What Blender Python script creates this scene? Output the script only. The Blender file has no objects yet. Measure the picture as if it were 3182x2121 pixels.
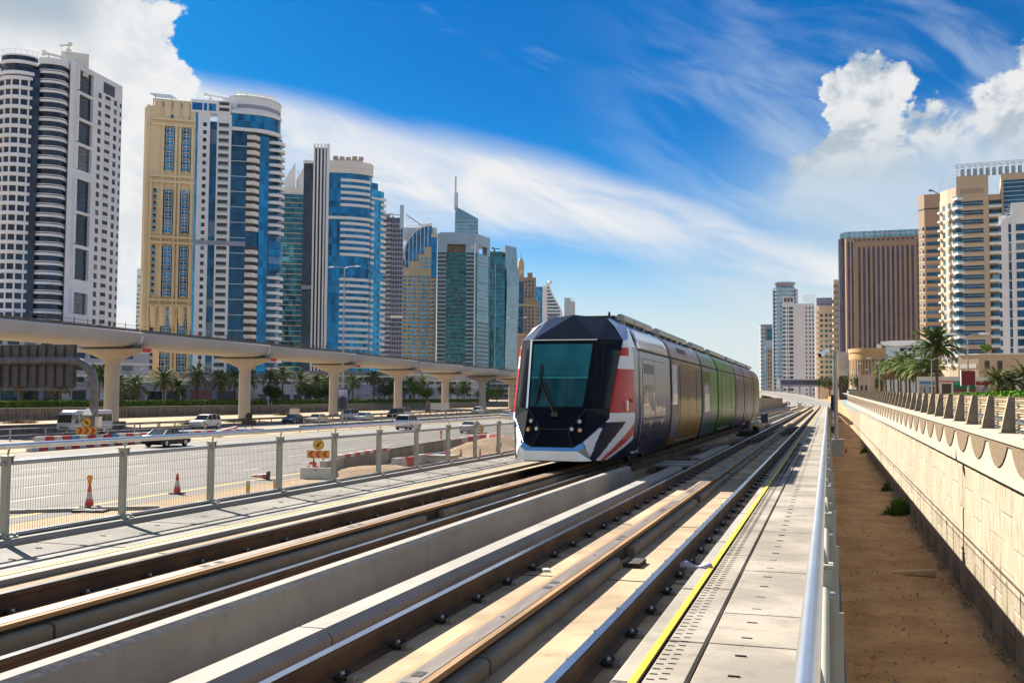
import bpy, bmesh, math, random
from mathutils import Vector, Matrix
R = math.radians
random.seed(7)
S = bpy.context.scene
COL = S.collection

# ---------------------------------------------------------------- camera
cam_d = bpy.data.cameras.new('camera')
cam = bpy.data.objects.new('camera', cam_d)
COL.objects.link(cam)
S.camera = cam
cam_d.sensor_width = 36
cam_d.lens = 36 * 3230 / 3182
cam_d.clip_start = 0.05
cam_d.clip_end = 9000
YAW, PITCH, ROLL = R(16.908), R(3.006), R(0.4)
fw = Vector((-math.sin(YAW) * math.cos(PITCH), math.cos(YAW) * math.cos(PITCH), math.sin(PITCH)))
rt = Vector((math.cos(YAW), math.sin(YAW), 0))
up = rt.cross(fw)
r2 = rt * math.cos(ROLL) + up * math.sin(ROLL)
u2 = up * math.cos(ROLL) - rt * math.sin(ROLL)
m3 = Matrix((r2, u2, -fw)).transposed()
cam.matrix_world = Matrix.Translation((0, 0, 1.49)) @ m3.to_4x4()

# ---------------------------------------------------------------- sun, sky, exposure
SUN_EL = R(36.4)
sun_dir = Vector((-0.805 * math.cos(SUN_EL), 0.593 * math.cos(SUN_EL), math.sin(SUN_EL)))
sl = bpy.data.lights.new('sun', 'SUN')
sl.energy = 5.0
sl.angle = R(0.5)
sl.color = (1.0, 0.92, 0.79)
so = bpy.data.objects.new('sun', sl)
COL.objects.link(so)
so.rotation_euler = sun_dir.to_track_quat('Z', 'Y').to_euler()

S.render.engine = 'CYCLES'
S.cycles.use_denoising = True
S.cycles.max_bounces = 6
S.cycles.diffuse_bounces = 4
S.cycles.glossy_bounces = 4
S.cycles.transmission_bounces = 4
S.cycles.transparent_max_bounces = 8
S.cycles.caustics_reflective = False
S.cycles.caustics_refractive = False
S.cycles.sample_clamp_indirect = 6
S.view_settings.view_transform = 'Standard'
S.view_settings.look = 'None'
S.view_settings.exposure = 1.48
S.view_settings.gamma = 1.0


class NT:
    """small helper for writing node trees"""
    def __init__(s, tree):
        s.t = tree
        s.n = tree.nodes
        s.l = tree.links

    def node(s, typ, **kw):
        n = s.n.new(typ)
        for k, v in kw.items():
            setattr(n, k, v)
        return n

    def put(s, sock, v):
        if hasattr(v, 'is_linked'):
            s.l.new(v, sock)
        else:
            if isinstance(v, (tuple, list)) and len(v) == 3 and sock.type == 'RGBA':
                v = (*v, 1)
            sock.default_value = v

    def m(s, op, a, b=0.0, c=0.0, clamp=False):
        n = s.node('ShaderNodeMath', operation=op, use_clamp=clamp)
        s.put(n.inputs[0], a); s.put(n.inputs[1], b); s.put(n.inputs[2], c)
        return n.outputs[0]

    def mr(s, v, a, b, c=0.0, d=1.0, smooth=True):
        n = s.node('ShaderNodeMapRange', interpolation_type='SMOOTHSTEP' if smooth else 'LINEAR')
        for i, x in enumerate((v, a, b, c, d)):
            s.put(n.inputs[i], x)
        return n.outputs[0]

    def mix(s, fac, a, b, mode='MIX'):
        n = s.node('ShaderNodeMix', data_type='RGBA', blend_type=mode)
        s.put(n.inputs[0], fac); s.put(n.inputs[6], a); s.put(n.inputs[7], b)
        return n.outputs[2]

    def noise(s, vec, scale, detail=4, rough=0.5, dist=0.0):
        n = s.node('ShaderNodeTexNoise')
        if vec is not None:
            s.l.new(vec, n.inputs['Vector'])
        s.put(n.inputs['Scale'], scale); s.put(n.inputs['Detail'], detail)
        s.put(n.inputs['Roughness'], rough); s.put(n.inputs['Distortion'], dist)
        return n.outputs[0]

    def comb(s, x, y, z=0.0):
        n = s.node('ShaderNodeCombineXYZ')
        s.put(n.inputs[0], x); s.put(n.inputs[1], y); s.put(n.inputs[2], z)
        return n.outputs[0]

    def curve(s, v, x0, x1, y0, y1, pts):
        """piecewise smooth curve y(v) through pts, as a float curve node"""
        n = s.node('ShaderNodeFloatCurve')
        c = n.mapping.curves[0]
        q = [((a - x0) / (x1 - x0), (b - y0) / (y1 - y0)) for a, b in pts]
        while len(c.points) < len(q):
            c.points.new(0.5, 0.5)
        for p, (a, b) in zip(c.points, q):
            p.location = (a, b)
        n.mapping.update()
        s.put(n.inputs[1], s.mr(v, x0, x1, 0.0, 1.0, smooth=False))
        return s.mr(n.outputs[0], 0.0, 1.0, y0, y1, smooth=False)


world = bpy.data.worlds.new('World')
S.world = world
world.use_nodes = True
w = NT(world.node_tree)
w.n.clear()
sky = w.node('ShaderNodeTexSky', sky_type='NISHITA')
sky.sun_disc = False
sky.sun_elevation = SUN_EL
sky.sun_rotation = math.atan2(sun_dir.x, sun_dir.y)
sky.air_density = 1.0
sky.dust_density = 0.4
sky.ozone_density = 3.0
tc = w.node('ShaderNodeTexCoord')
sx = w.node('ShaderNodeSeparateXYZ')
w.l.new(tc.outputs['Generated'], sx.inputs[0])
AZ = w.m('MULTIPLY', w.m('ARCTAN2', sx.outputs[0], sx.outputs[1]), 57.2958)      # degrees, right of the track
EL = w.m('MULTIPLY', w.m('ARCSINE', sx.outputs[2]), 57.2958)
# ---------------------------------------------------------------- sky colour with cirrus bands and cumulus
hs = w.node('ShaderNodeHueSaturation')
w.put(hs.inputs['Hue'], 0.500)
w.put(hs.inputs['Saturation'], 1.7)
w.put(hs.inputs['Value'], 1.0)
w.l.new(sky.outputs[0], hs.inputs['Color'])
gam = w.node('ShaderNodeGamma')
w.put(gam.inputs[1], 1.0)
w.l.new(hs.outputs[0], gam.inputs[0])
skycol = w.mix(1.0, gam.outputs[0], w.mix(w.mr(EL, 3, 18), (0.46, 0.72, 0.86), (0.025, 0.56, 0.68)), 'MULTIPLY')
# streak coordinates: warped, run down to the right along the cirrus
wv = w.comb(w.m('MULTIPLY', AZ, 0.06), w.m('MULTIPLY', EL, 0.14), 3.1)
warp = w.m('SUBTRACT', w.noise(wv, 1.0, 3, 0.5), 0.5)
E2 = w.m('ADD', EL, w.m('MULTIPLY', warp, 4.0))
tilt = w.m('ADD', E2, w.m('MULTIPLY', AZ, 0.22))
stv = w.comb(w.m('MULTIPLY', AZ, 0.075), w.m('MULTIPLY', tilt, 0.42), 0.0)
streak = w.noise(stv, 1.0, 5, 0.58, 0.5)
fine = w.noise(w.comb(w.m('MULTIPLY', AZ, 0.13), w.m('MULTIPLY', w.m('ADD', E2, w.m('MULTIPLY', AZ, 0.45)), 0.42), 5.0), 1.0, 5, 0.52, 0.5)
# the broad band of cirrus
ue = w.curve(AZ, -60, 30, -5, 30, [(-60, 21), (-46, 20), (-36, 17.0), (-29.5, 16.4), (-22, 15.0), (-15, 13.6), (-8, 11.4), (-3, 9.3), (0.5, 8.2), (10, 6.5), (30, 5)])
le = w.curve(AZ, -60, 30, -5, 30, [(-60, -3), (-46, -3), (-34, -2), (-27, 3), (-22.5, 8.2), (-17, 8.6), (-9.7, 8.0), (-3, 6.6), (1, 5.2), (10, 2), (30, 0)])
En = w.m('ADD', EL, w.m('MULTIPLY', w.m('SUBTRACT', streak, 0.5), 1.8))
up_m = w.mr(w.m('SUBTRACT', ue, En), -0.2, 1.5)
lo_m = w.mr(w.m('SUBTRACT', En, le), -1.2, 1.6)
band = w.m('MULTIPLY', w.m('MULTIPLY', up_m, lo_m), w.m('ADD', w.mr(streak, 0.25, 0.55, 0.62, 0.95), w.mr(fine, 0.45, 0.7, -0.12, 0.05)))
# thin veil on the right and wisps above
veil_a = w.mr(AZ, -16, 1, 0.0, 1.0)
veil = w.m('MULTIPLY', veil_a, w.mr(fine, 0.38, 0.72, 0.0, 0.85))
veil = w.m('MULTIPLY', veil, w.mr(EL, 21, 14, 0.55, 1.0))
pale = w.m('MULTIPLY', w.mr(AZ, -9, 3), w.m('MULTIPLY', w.mr(EL, 16, 11), 0.72))
high = w.m('MULTIPLY', w.mr(EL, 22, 34), w.mr(streak, 0.36, 0.62, 0.0, 0.8))  # unseen cloud added above and behind the view, making ambient light less blue
behind = w.m('MULTIPLY', w.mr(w.m('ABSOLUTE', w.m('ADD', AZ, 17)), 32, 60), w.mr(streak, 0.36, 0.62, 0.0, 0.8))
wisp = w.m('MULTIPLY', w.mr(streak, 0.56, 0.85, 0.0, 0.75), w.mr(fine, 0.36, 0.6))
# haze towards the horizon, brightest on the sun's side
hz_top = w.mr(AZ, -40, -18, 13.0, 10.0)
haze_m = w.m('MULTIPLY', w.mr(w.m('DIVIDE', EL, hz_top), 1.0, 0.15), w.mr(AZ, -36, 0, 0.95, 0.92))
def cumulus(pts_top, base, seed, sharp, x0, x1):
    v = w.comb(w.m('MULTIPLY', AZ, 0.34), w.m('MULTIPLY', EL, 0.40), seed)
    n = w.noise(v, 1.0, 7, 0.62, 0.35)
    n3 = w.noise(w.comb(w.m('MULTIPLY', AZ, 0.22), w.m('MULTIPLY', EL, 0.30), seed + 7.0), 1.0, 5, 0.6)
    azp = w.m('ADD', AZ, w.m('MULTIPLY', w.m('SUBTRACT', n3, 0.5), 9.0))
    tp = w.curve(azp, x0, x1, -10, 40, pts_top)
    v2 = w.comb(w.m('MULTIPLY', w.m('ADD', AZ, 0.5), 0.34), w.m('MULTIPLY', w.m('SUBTRACT', EL, 0.7), 0.40), seed)
    n2 = w.noise(v2, 1.0, 4, 0.55, 0.35)
    d = w.m('ADD', w.m('SUBTRACT', tp, EL), w.m('MULTIPLY', w.m('SUBTRACT', n, 0.5), 8.0))
    msk = w.mr(d, 0.0, w.mr(EL, 14.5, 10, sharp, 6.0))
    msk = w.m('MULTIPLY', msk, w.mr(EL, base - 3.5, base + 2.5))
    shade = w.mr(w.m('SUBTRACT', n, n2), -0.13, 0.10, 0.0, 1.0)
    return msk, shade, d
cl, sh_l, dl = cumulus([(-60, 24), (-48, 23), (-40, 22), (-36.6, 20.5), (-35.2, 17.5), (-33.8, 15.0), (-31, 9), (-26, 2), (0, -8)], 6.0, 11.7, 1.3, -60, 0)
cr, sh_r, dr = cumulus([(-20, -8), (-6, 4), (-2.5, 10.5), (-0.6, 14.5), (0.6, 17.6), (2.2, 18.6), (3.6, 17.0), (4.8, 14.6), (6.6, 14.3), (8.6, 16.0), (12, 20), (20, 21), (40, 16)], 10.5, 4.2, 1.1, -20, 40)
CLOUD = 6.3
white = (CLOUD, CLOUD * 1.0, CLOUD * 1.0)
cirr = (CLOUD * 0.66, CLOUD * 0.79, CLOUD * 0.94)
grey = (CLOUD * 0.50, CLOUD * 0.60, CLOUD * 0.68)
col = w.mix(w.m('MULTIPLY', w.m('MAXIMUM', w.m('MAXIMUM', wisp, veil), w.m('MAXIMUM', high, behind)), 0.8), skycol, cirr)
col = w.mix(pale, col, (CLOUD * 0.66, CLOUD * 0.80, CLOUD * 0.90))
col = w.mix(haze_m, col, (CLOUD * 0.83, CLOUD * 0.90, CLOUD * 0.92))
col = w.mix(band, col, w.mix(w.mr(w.m('ADD', w.m('MULTIPLY', streak, 0.6), w.m('MULTIPLY', fine, 0.4)), 0.36, 0.58), cirr, white))
cumcol_r = w.mix(w.m('MULTIPLY', sh_r, w.mr(EL, 9, 17, 0.35, 1.0)), grey, white)
cumcol_r = w.mix(w.mr(EL, 14.0, 10.0), cumcol_r, w.mix(w.mr(streak, .3, .7), (CLOUD * .60, CLOUD * .74, CLOUD * .82), cirr))
col = w.mix(w.m('MULTIPLY', cr, 0.97), col, cumcol_r)
cumcol_l = w.mix(sh_l, w.mix(0.72, grey, white), white)
cumcol_l = w.mix(w.m('MULTIPLY', w.mr(AZ, -38, -41), w.mr(EL, 16.5, 19)), cumcol_l, grey)
col = w.mix(w.m('MULTIPLY', cl, 0.97), col, cumcol_l)
bg = w.node('ShaderNodeBackground')
w.put(bg.inputs['Strength'], 0.05)
w.l.new(col, bg.inputs['Color'])
world.cycles.sampling_method = 'MANUAL'
world.cycles.sample_map_resolution = 512
wo = w.node('ShaderNodeOutputWorld')
w.l.new(bg.outputs[0], wo.inputs[0])
# ---------------------------------------------------------------- materials
MATS = {}


def mat(name, col, rough=0.7, metal=0.0, var=0.0, vs=1.0, col2=None, bump=0.0, bs=20.0, stretch=(1, 1, 1), spec=0.5,
        coat=0.0, emis=None, es=0.0, detail=5, dirt=0.0, alpha=1.0, trans=0.0, wave=None, th=(0.35, 0.65)):
    """procedural material: a base colour varied by world-space noise, optional fine relief"""
    m = bpy.data.materials.new(name)
    m.use_nodes = True
    n = NT(m.node_tree)
    b = n.n['Principled BSDF']
    n.put(b.inputs['Roughness'], rough)
    n.put(b.inputs['Metallic'], metal)
    n.put(b.inputs['Specular IOR Level'], spec)
    n.put(b.inputs['Coat Weight'], coat)
    if alpha < 1:
        n.put(b.inputs['Alpha'], alpha)
    if trans:
        n.put(b.inputs['Transmission Weight'], trans)
    c = col
    if var or col2 or bump or dirt:
        g = n.node('ShaderNodeNewGeometry')
        mp = n.node('ShaderNodeMapping')
        mp.inputs['Scale'].default_value = stretch
        n.l.new(g.outputs['Position'], mp.inputs[0])
        P = mp.outputs[0]
        if var or col2:
            f = n.mr(n.noise(P, vs, detail, 0.6), th[0], th[1])
            if col2 is None:
                c = n.mix(f, tuple(x * (1 - var) for x in col), tuple(min(1, x * (1 + var)) for x in col))
            else:
                c = n.mix(f, col, col2)
        if dirt:
            f2 = n.mr(n.noise(P, vs * 6.3, 6, 0.7), 0.5, 0.75)
            c = n.mix(n.m('MULTIPLY', f2, dirt), c, tuple(x * 0.35 for x in col))
        if bump:
            bn = n.node('ShaderNodeBump')
            n.put(bn.inputs['Strength'], bump)
            n.put(bn.inputs['Distance'], 0.02)
            n.l.new(n.noise(P, bs, 4, 0.6), bn.inputs['Height'])
            n.l.new(bn.outputs[0], b.inputs['Normal'])
    n.put(b.inputs['Base Color'], c)
    if emis:
        n.put(b.inputs['Emission Color'], emis)
        n.put(b.inputs['Emission Strength'], es)
    MATS[name] = m
    return m


def glass(name, col, rough=0.06, metal=0.75, var=0.25, vs=0.15, wob=0.0):
    """curtain-wall glass: every pane a little different in tint and tilt, some with blinds"""
    m = bpy.data.materials.new(name)
    m.use_nodes = True
    n = NT(m.node_tree)
    b = n.n['Principled BSDF']
    n.put(b.inputs['Roughness'], rough)
    n.put(b.inputs['Metallic'], metal)
    g = n.node('ShaderNodeNewGeometry')
    P = g.outputs['Position']
    dv = n.node('ShaderNodeVectorMath', operation='DIVIDE')
    n.l.new(P, dv.inputs[0])
    dv.inputs[1].default_value = (2.2, 2.2, 3.4)
    fl = n.node('ShaderNodeVectorMath', operation='FLOOR')
    n.l.new(dv.outputs[0], fl.inputs[0])
    wn = n.node('ShaderNodeTexWhiteNoise')
    n.l.new(fl.outputs[0], wn.inputs['Vector'])
    oi = n.node('ShaderNodeObjectInfo')
    big = n.noise(P, vs * 0.35, 3, 0.6)
    f = n.m('ADD', n.m('MULTIPLY', wn.outputs['Value'], 0.55), n.m('MULTIPLY', big, 0.75))
    f = n.m('ADD', f, n.m('MULTIPLY', oi.outputs['Random'], 0.35))
    f = n.mr(f, 0.35, 1.25, 1 - var * 1.3, 1 + var * 1.2, smooth=False)
    c = n.mix(1.0, col, n.comb(f, f, f), 'MULTIPLY')
    bl = n.mr(oi.outputs['Random'], 0.90, 0.91, 0.0, 0.30)
    c = n.mix(bl, c, (0.30, 0.29, 0.27))
    n.put(b.inputs['Base Color'], c)
    sb = n.node('ShaderNodeVectorMath', operation='SUBTRACT')
    n.l.new(wn.outputs['Color'], sb.inputs[0])
    sb.inputs[1].default_value = (0.5, 0.5, 0.5)
    sc_ = n.node('ShaderNodeVectorMath', operation='SCALE')
    n.l.new(sb.outputs[0], sc_.inputs[0])
    sc_.inputs['Scale'].default_value = 0.05
    ad = n.node('ShaderNodeVectorMath', operation='ADD')
    n.l.new(g.outputs['Normal'], ad.inputs[0])
    n.l.new(sc_.outputs[0], ad.inputs[1])
    nm = n.node('ShaderNodeVectorMath', operation='NORMALIZE')
    n.l.new(ad.outputs[0], nm.inputs[0])
    n.l.new(nm.outputs[0], b.inputs['Normal'])
    MATS[name] = m
    return m


# ---------------------------------------------------------------- mesh building
class MB:
    def __init__(s):
        s.v = []
        s.f = []
        s.mi = []
        s.sm = []

    def add(s, vs, fs, mi=0, smooth=False):
        o = len(s.v)
        s.v += [tuple(p) for p in vs]
        for f in fs:
            s.f.append(tuple(o + i for i in f))
            s.mi.append(mi)
            s.sm.append(smooth)
        return s

    def bx(s, x0, x1, y0, y1, z0, z1, mi=0):
        return s.add([(x0, y0, z0), (x1, y0, z0), (x1, y1, z0), (x0, y1, z0), (x0, y0, z1), (x1, y0, z1), (x1, y1, z1), (x0, y1, z1)],
                     [(3, 2, 1, 0), (4, 5, 6, 7), (0, 1, 5, 4), (1, 2, 6, 5), (2, 3, 7, 6), (3, 0, 4, 7)], mi)

    def cb(s, x, y, z, a, b, c, mi=0):
        return s.bx(x - a / 2, x + a / 2, y - b / 2, y + b / 2, z - c / 2, z + c / 2, mi)

    def obox(s, p0, p1, wd, ht, mi=0, upv=(0, 0, 1)):
        """bar from p0 to p1 with a rectangular section"""
        a, b = Vector(p0), Vector(p1)
        d = (b - a).normalized()
        u = Vector(upv)
        if abs(d.dot(u)) > 0.99:
            u = Vector((0, 1, 0))
        x = d.cross(u).normalized() * wd / 2
        z = x.cross(d).normalized() * ht / 2
        vs = [a - x - z, a + x - z, a + x + z, a - x + z, b - x - z, b + x - z, b + x + z, b - x + z]
        return s.add(vs, [(0, 1, 2, 3), (7, 6, 5, 4), (4, 5, 1, 0), (5, 6, 2, 1), (6, 7, 3, 2), (7, 4, 0, 3)], mi)

    def prism(s, poly, z0, z1, mi=0, mtop=None):
        n = len(poly)
        vs = [(x, y, z0) for x, y in poly] + [(x, y, z1) for x, y in poly]
        s.add(vs, [(i, (i + 1) % n, (i + 1) % n + n, i + n) for i in range(n)], mi)
        s.add([(x, y, z1) for x, y in poly], [tuple(range(n))], mi if mtop is None else mtop)
        return s.add([(x, y, z0) for x, y in poly], [tuple(range(n - 1, -1, -1))], mi)

    def extr(s, prof, y0, y1, mi=0, axis='y'):
        """closed profile of (x, z), extruded along y"""
        n = len(prof)
        if axis == 'y':
            vs = [(x, y0, z) for x, z in prof] + [(x, y1, z) for x, z in prof]
        else:
            vs = [(y0, x, z) for x, z in prof] + [(y1, x, z) for x, z in prof]
        return s.add(vs, [(i, (i + 1) % n, (i + 1) % n + n, i + n) for i in range(n)] + [tuple(range(n - 1, -1, -1)), tuple(range(n, 2 * n))], mi)

    def tube(s, pts, r, n=8, mi=0, cap=True, r1=None):
        pts = [Vector(p) for p in pts]
        rings = []
        for i, p in enumerate(pts):
            d = (pts[min(i + 1, len(pts) - 1)] - pts[max(i - 1, 0)]).normalized()
            u = Vector((0, 0, 1)) if abs(d.z) < 0.9 else Vector((1, 0, 0))
            x = d.cross(u).normalized()
            y = x.cross(d)
            rr = r if r1 is None else r + (r1 - r) * i / (len(pts) - 1)
            rings.append([p + (x * math.cos(2 * math.pi * k / n) + y * math.sin(2 * math.pi * k / n)) * rr for k in range(n)])
        vs = [q for g in rings for q in g]
        fs = [(i * n + k, i * n + (k + 1) % n, (i + 1) * n + (k + 1) % n, (i + 1) * n + k) for i in range(len(pts) - 1) for k in range(n)]
        s.add(vs, fs, mi, True)
        if cap:
            s.add(rings[0], [tuple(range(n - 1, -1, -1))], mi)
            s.add(rings[-1], [tuple(range(n))], mi)
        return s

    def lathe(s, prof, n=12, c=(0, 0), mi=0, smooth=True):
        vs = [(c[0] + r * math.cos(2 * math.pi * k / n), c[1] + r * math.sin(2 * math.pi * k / n), z) for r, z in prof for k in range(n)]
        m = len(prof)
        s.add(vs, [(i * n + k, i * n + (k + 1) % n, (i + 1) * n + (k + 1) % n, (i + 1) * n + k) for i in range(m - 1) for k in range(n)], mi, smooth)
        s.add(vs[-n:], [tuple(range(n))], mi)
        return s.add(vs[:n], [tuple(range(n - 1, -1, -1))], mi)

    def mesh(s, name, mats):
        me = bpy.data.meshes.new(name)
        me.from_pydata(s.v, [], s.f)
        for m in (mats if isinstance(mats, (list, tuple)) else [mats]):
            me.materials.append(m)
        me.polygons.foreach_set('material_index', s.mi)
        me.polygons.foreach_set('use_smooth', s.sm)
        me.update()
        return me

    def obj(s, name, mats, parent=None, loc=(0, 0, 0), rot=(0, 0, 0)):
        return put(name, s.mesh(name, mats), parent, loc, rot)


def put(name, me, parent=None, loc=(0, 0, 0), rot=(0, 0, 0), sc=None):
    o = bpy.data.objects.new(name, me)
    COL.objects.link(o)
    o.location = loc
    o.rotation_euler = rot
    if sc:
        o.scale = sc
    if parent is not None:
        o.parent = parent
    return o


def tag(o, label, cat, group=None):
    o['label'] = label
    o['category'] = cat
    if group:
        o['group'] = group
    return o


def thing(name, label, cat, loc=(0, 0, 0), rz=0.0, group=None):
    return tag(put(name, None, None, loc, (0, 0, rz)), label, cat, group)


def struct(o):
    o['kind'] = 'structure'
    return o


def stuff(o, label=None, cat=None):
    o['kind'] = 'stuff'
    if label:
        o['label'] = label
        o['category'] = cat
    return o


def copy_tree(o, parent=None):
    c = o.copy()
    COL.objects.link(c)
    if parent is not None:
        c.parent = parent
    for ch in KIDS.get(o.name, []):
        k = ch.copy()
        COL.objects.link(k)
        k.parent = c
        for g in KIDS.get(ch.name, []):
            q = g.copy()
            COL.objects.link(q)
            q.parent = k
    return c


KIDS = {}


def index_kids(root):
    """remember the children of a prototype once, so that copies are cheap"""
    def walk(o):
        ch = list(o.children)
        KIDS[o.name] = ch
        for c in ch:
            walk(c)
    walk(root)
    return root


# common materials
M_conc = mat('concrete_pale', (0.36, 0.34, 0.305), 0.85, 0, 0.10, 0.5, bump=0.15, bs=14, dirt=0.22)
M_conc_w = mat('concrete_trackwall', (0.27, 0.25, 0.225), 0.85, 0, 0.10, 0.5, bump=0.2, bs=14, dirt=0.25)
M_conc_d = mat('concrete_grey', (0.19, 0.18, 0.165), 0.9, 0, 0.18, 1.1, bump=0.15, bs=12, dirt=0.3)
M_conc_bed = mat('concrete_trackbed', (0.36, 0.265, 0.165), 0.95, 0, 0.28, 0.55, bump=0.15, bs=18, dirt=0.6)
M_slab = mat('concrete_slab', (0.30, 0.275, 0.235), 0.85, 0, 0.2, 1.4, bump=0.12, bs=30, dirt=0.3)
M_rust = mat('rail_rust', (0.030, 0.015, 0.008), 0.8, 0.0, 0, 1.5, (0.085, 0.042, 0.018), bump=0.2, bs=25)
M_head = mat('rail_head', (0.48, 0.50, 0.53), 0.22, 0.95, 0.08, 4)
M_iron = mat('black_iron', (0.030, 0.024, 0.019), 0.75, 0.1, 0.3, 8)
M_alu = mat('brushed_steel', (0.62, 0.63, 0.65), 0.27, 0.95, 0.05, 3)
M_post = mat('painted_post', (0.34, 0.345, 0.29), 0.55, 0.1, 0.06, 3)
M_yel = mat('yellow_paint', (0.62, 0.42, 0.01), 0.7, 0, 0.08, 6, dirt=0.15)
M_dark = mat('dark_gap', (0.02, 0.018, 0.016), 0.9)
M_black = mat('black_plastic', (0.012, 0.012, 0.013), 0.4)
M_white = mat('white_paint', (0.62, 0.62, 0.60), 0.6, 0, 0.05, 2)
M_red = mat('red_paint', (0.50, 0.03, 0.02), 0.5, 0, 0.1, 3)
M_galv = mat('galvanised_steel', (0.33, 0.34, 0.35), 0.5, 0.6, 0.12, 2)
# ---------------------------------------------------------------- trackway
# rail heads at z = 0, track runs along +y.  left rails x = -5.91, -4.47; right rails x = -2.81, -1.40
YF, YB = 205.0, -6.0
ZW = -0.12       # walkway level
bed = struct(MB().bx(-8.7, 0.072, YB, YF, -1.0, -0.30).bx(-6.80, -4.08, YB, YF, -0.299, -0.172).bx(-3.16, -1.22, YB, YF, -0.299, -0.172).obj('trackbed', M_conc_bed))
mb = MB()
for y in [k * 4.1 + 1.2 for k in range(48)]:
    mb.bx(-3.15, -1.23, y, y + 0.025, -0.1715, -0.1675).bx(-6.7, -4.1, y, y + 0.025, -0.1715, -0.1675)
stuff(mb.obj('floor_joints', M_dark, bed))
base_l = struct(MB().bx(-8.62, -6.80, YB, YF, -0.298, -0.17).obj('walkway_base', M_conc_d))
base_r = struct(MB().bx(-1.21, 0.07, YB, YF, -0.298, -0.17).obj('walkway_base', M_conc_d))
# outer skirt of the viaduct deck on both sides
struct(MB().bx(-9.0, -8.62, YB, YF, -6, -0.21).bx(0.075, 0.095, YB, YF, -6, -0.23).obj('deck_skirt', M_conc_d))


def slab_mesh(x0, x1, ln, top, bev=0.012):
    mb = MB()
    z0 = -0.169
    mb.add([(x0, 0, z0), (x1, 0, z0), (x1, ln, z0), (x0, ln, z0), (x0, 0, top - bev), (x1, 0, top - bev), (x1, ln, top - bev), (x0, ln, top - bev),
            (x0 + bev, bev, top), (x1 - bev, bev, top), (x1 - bev, ln - bev, top), (x0 + bev, ln - bev, top)],
           [(0, 1, 5, 4), (1, 2, 6, 5), (2, 3, 7, 6), (3, 0, 4, 7), (4, 5, 9, 8), (5, 6, 10, 9), (6, 7, 11, 10), (7, 4, 8, 11), (8, 9, 10, 11)])
    return mb


walk_r = struct(MB().bx(-1.20, 0.06, YB, YF, -0.1698, -0.155).obj('walkway', M_dark))
tones = [mat('slab_tone_%s' % n, c, 0.88, 0, 0.26, 0.9, bump=0.12, bs=35, dirt=0.5) for n, c in
         zip('abc', [(0.255, 0.225, 0.185), (0.22, 0.195, 0.16), (0.275, 0.245, 0.205)])]
sm = [slab_mesh(-0.765, -0.02, 0.994, ZW, 0.006).mesh('walk_slab', t) for t in tones]
for k in range(92):
    y = -3.0 + k * 1.0 + 0.02
    put('paving_slab', random.choice(sm), walk_r, (0, y, random.uniform(-0.004, 0.003)))
far = MB()
for k in range(92, 204):
    y = -3.0 + k * 1.0
    far.bx(-0.765, -0.02, y + 0.012, y + 0.988, -0.169, ZW)
stuff(far.obj('far_slabs', M_slab, walk_r))
sm2 = [slab_mesh(-1.03, -0.785, 1.985, ZW).mesh('strip_slab', t) for t in (tones[0], tones[2])]
for k in range(100):
    put('strip_slab', random.choice(sm2), walk_r, (0, -3.0 + k * 2.0, random.uniform(-0.002, 0.002)))
sm3 = [slab_mesh(-1.20, -1.05, 2.985, ZW + 0.004, 0.02).mesh('edge_stone', t) for t in (M_conc_w, tones[2])]
for k in range(68):
    put('edge_stone', random.choice(sm3), walk_r, (random.uniform(-0.006, 0.006), -3.1 + k * 3.0, 0))
put('cable_cover', MB().bx(-0.02, 0.055, YB, YF, -0.169, ZW - 0.01).mesh('cable_cover', M_conc_d), walk_r)
struct(MB().bx(-1.092, -1.046, YB, YF, -0.119, -0.1085).obj('yellow_line', M_yel))
mb = MB()
for k in range(60):
    y = 3.5 + k * 1.0
    for dy in (0.22, 0.72):
        mb.bx(-0.57, -0.50, y + dy, y + dy + 0.014, ZW - 0.01, ZW + 0.0055).bx(-0.20, -0.13, y + dy + 0.03, y + dy + 0.044, ZW - 0.01, ZW + 0.0055)
for k in range(300):
    y = 3.0 + k * 0.12
    mb.bx(-1.01, -0.965, y, y + 0.01, ZW - 0.01, ZW + 0.0052).bx(-0.94, -0.895, y + 0.03, y + 0.04, ZW - 0.01, ZW + 0.0052)
stuff(mb.obj('drain_slots', M_dark, walk_r))

walk_l = struct(MB().bx(-8.24, -6.81, YB, YF, -0.1698, -0.155).obj('walkway', M_dark))
lt_ = [mat('slab_left_%s' % n, c, 0.9, 0, 0.25, 0.9, bump=0.12, bs=35, dirt=0.5) for n, c in zip('ab', [(0.20, 0.187, 0.165), (0.175, 0.165, 0.147)])]
sl = [slab_mesh(-8.22, -7.05, 1.93, ZW).mesh('walk_slab_left', t) for t in lt_]
for k in range(58):
    put('paving_slab', random.choice(sl), walk_l, (0, 1.6 + k * 1.94, random.uniform(-0.003, 0.003)))
put('edge_stone', MB().bx(-7.03, -6.80, YB, YF, -0.169, ZW + 0.004).mesh('edge_stone_left', M_conc_w), walk_l)
stuff(put('far_slabs', MB().bx(-8.22, -7.05, 114.2, YF, -0.169, ZW).mesh('far_slabs', M_slab), walk_l))
struct(MB().bx(-6.985, -6.945, YB, YF, -0.119, -0.110).obj('yellow_line', M_yel))
mb = MB()
for k in range(60):
    for j in range(3):
        y = 2 + k * 1.0 + 0.3 * j
        mb.bx(-7.9 + 0.3 * j, -7.83 + 0.3 * j, y, y + 0.02, ZW - 0.01, ZW + 0.0055)
stuff(mb.obj('drain_slots', M_dark, walk_l))
kerb = struct(MB().extr([(-8.62, -0.2), (-8.26, -0.2), (-8.26, -0.09), (-8.29, -0.06), (-8.60, -0.06), (-8.62, -0.08)], YB, YF).obj('fence_kerb', M_conc_w))

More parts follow.
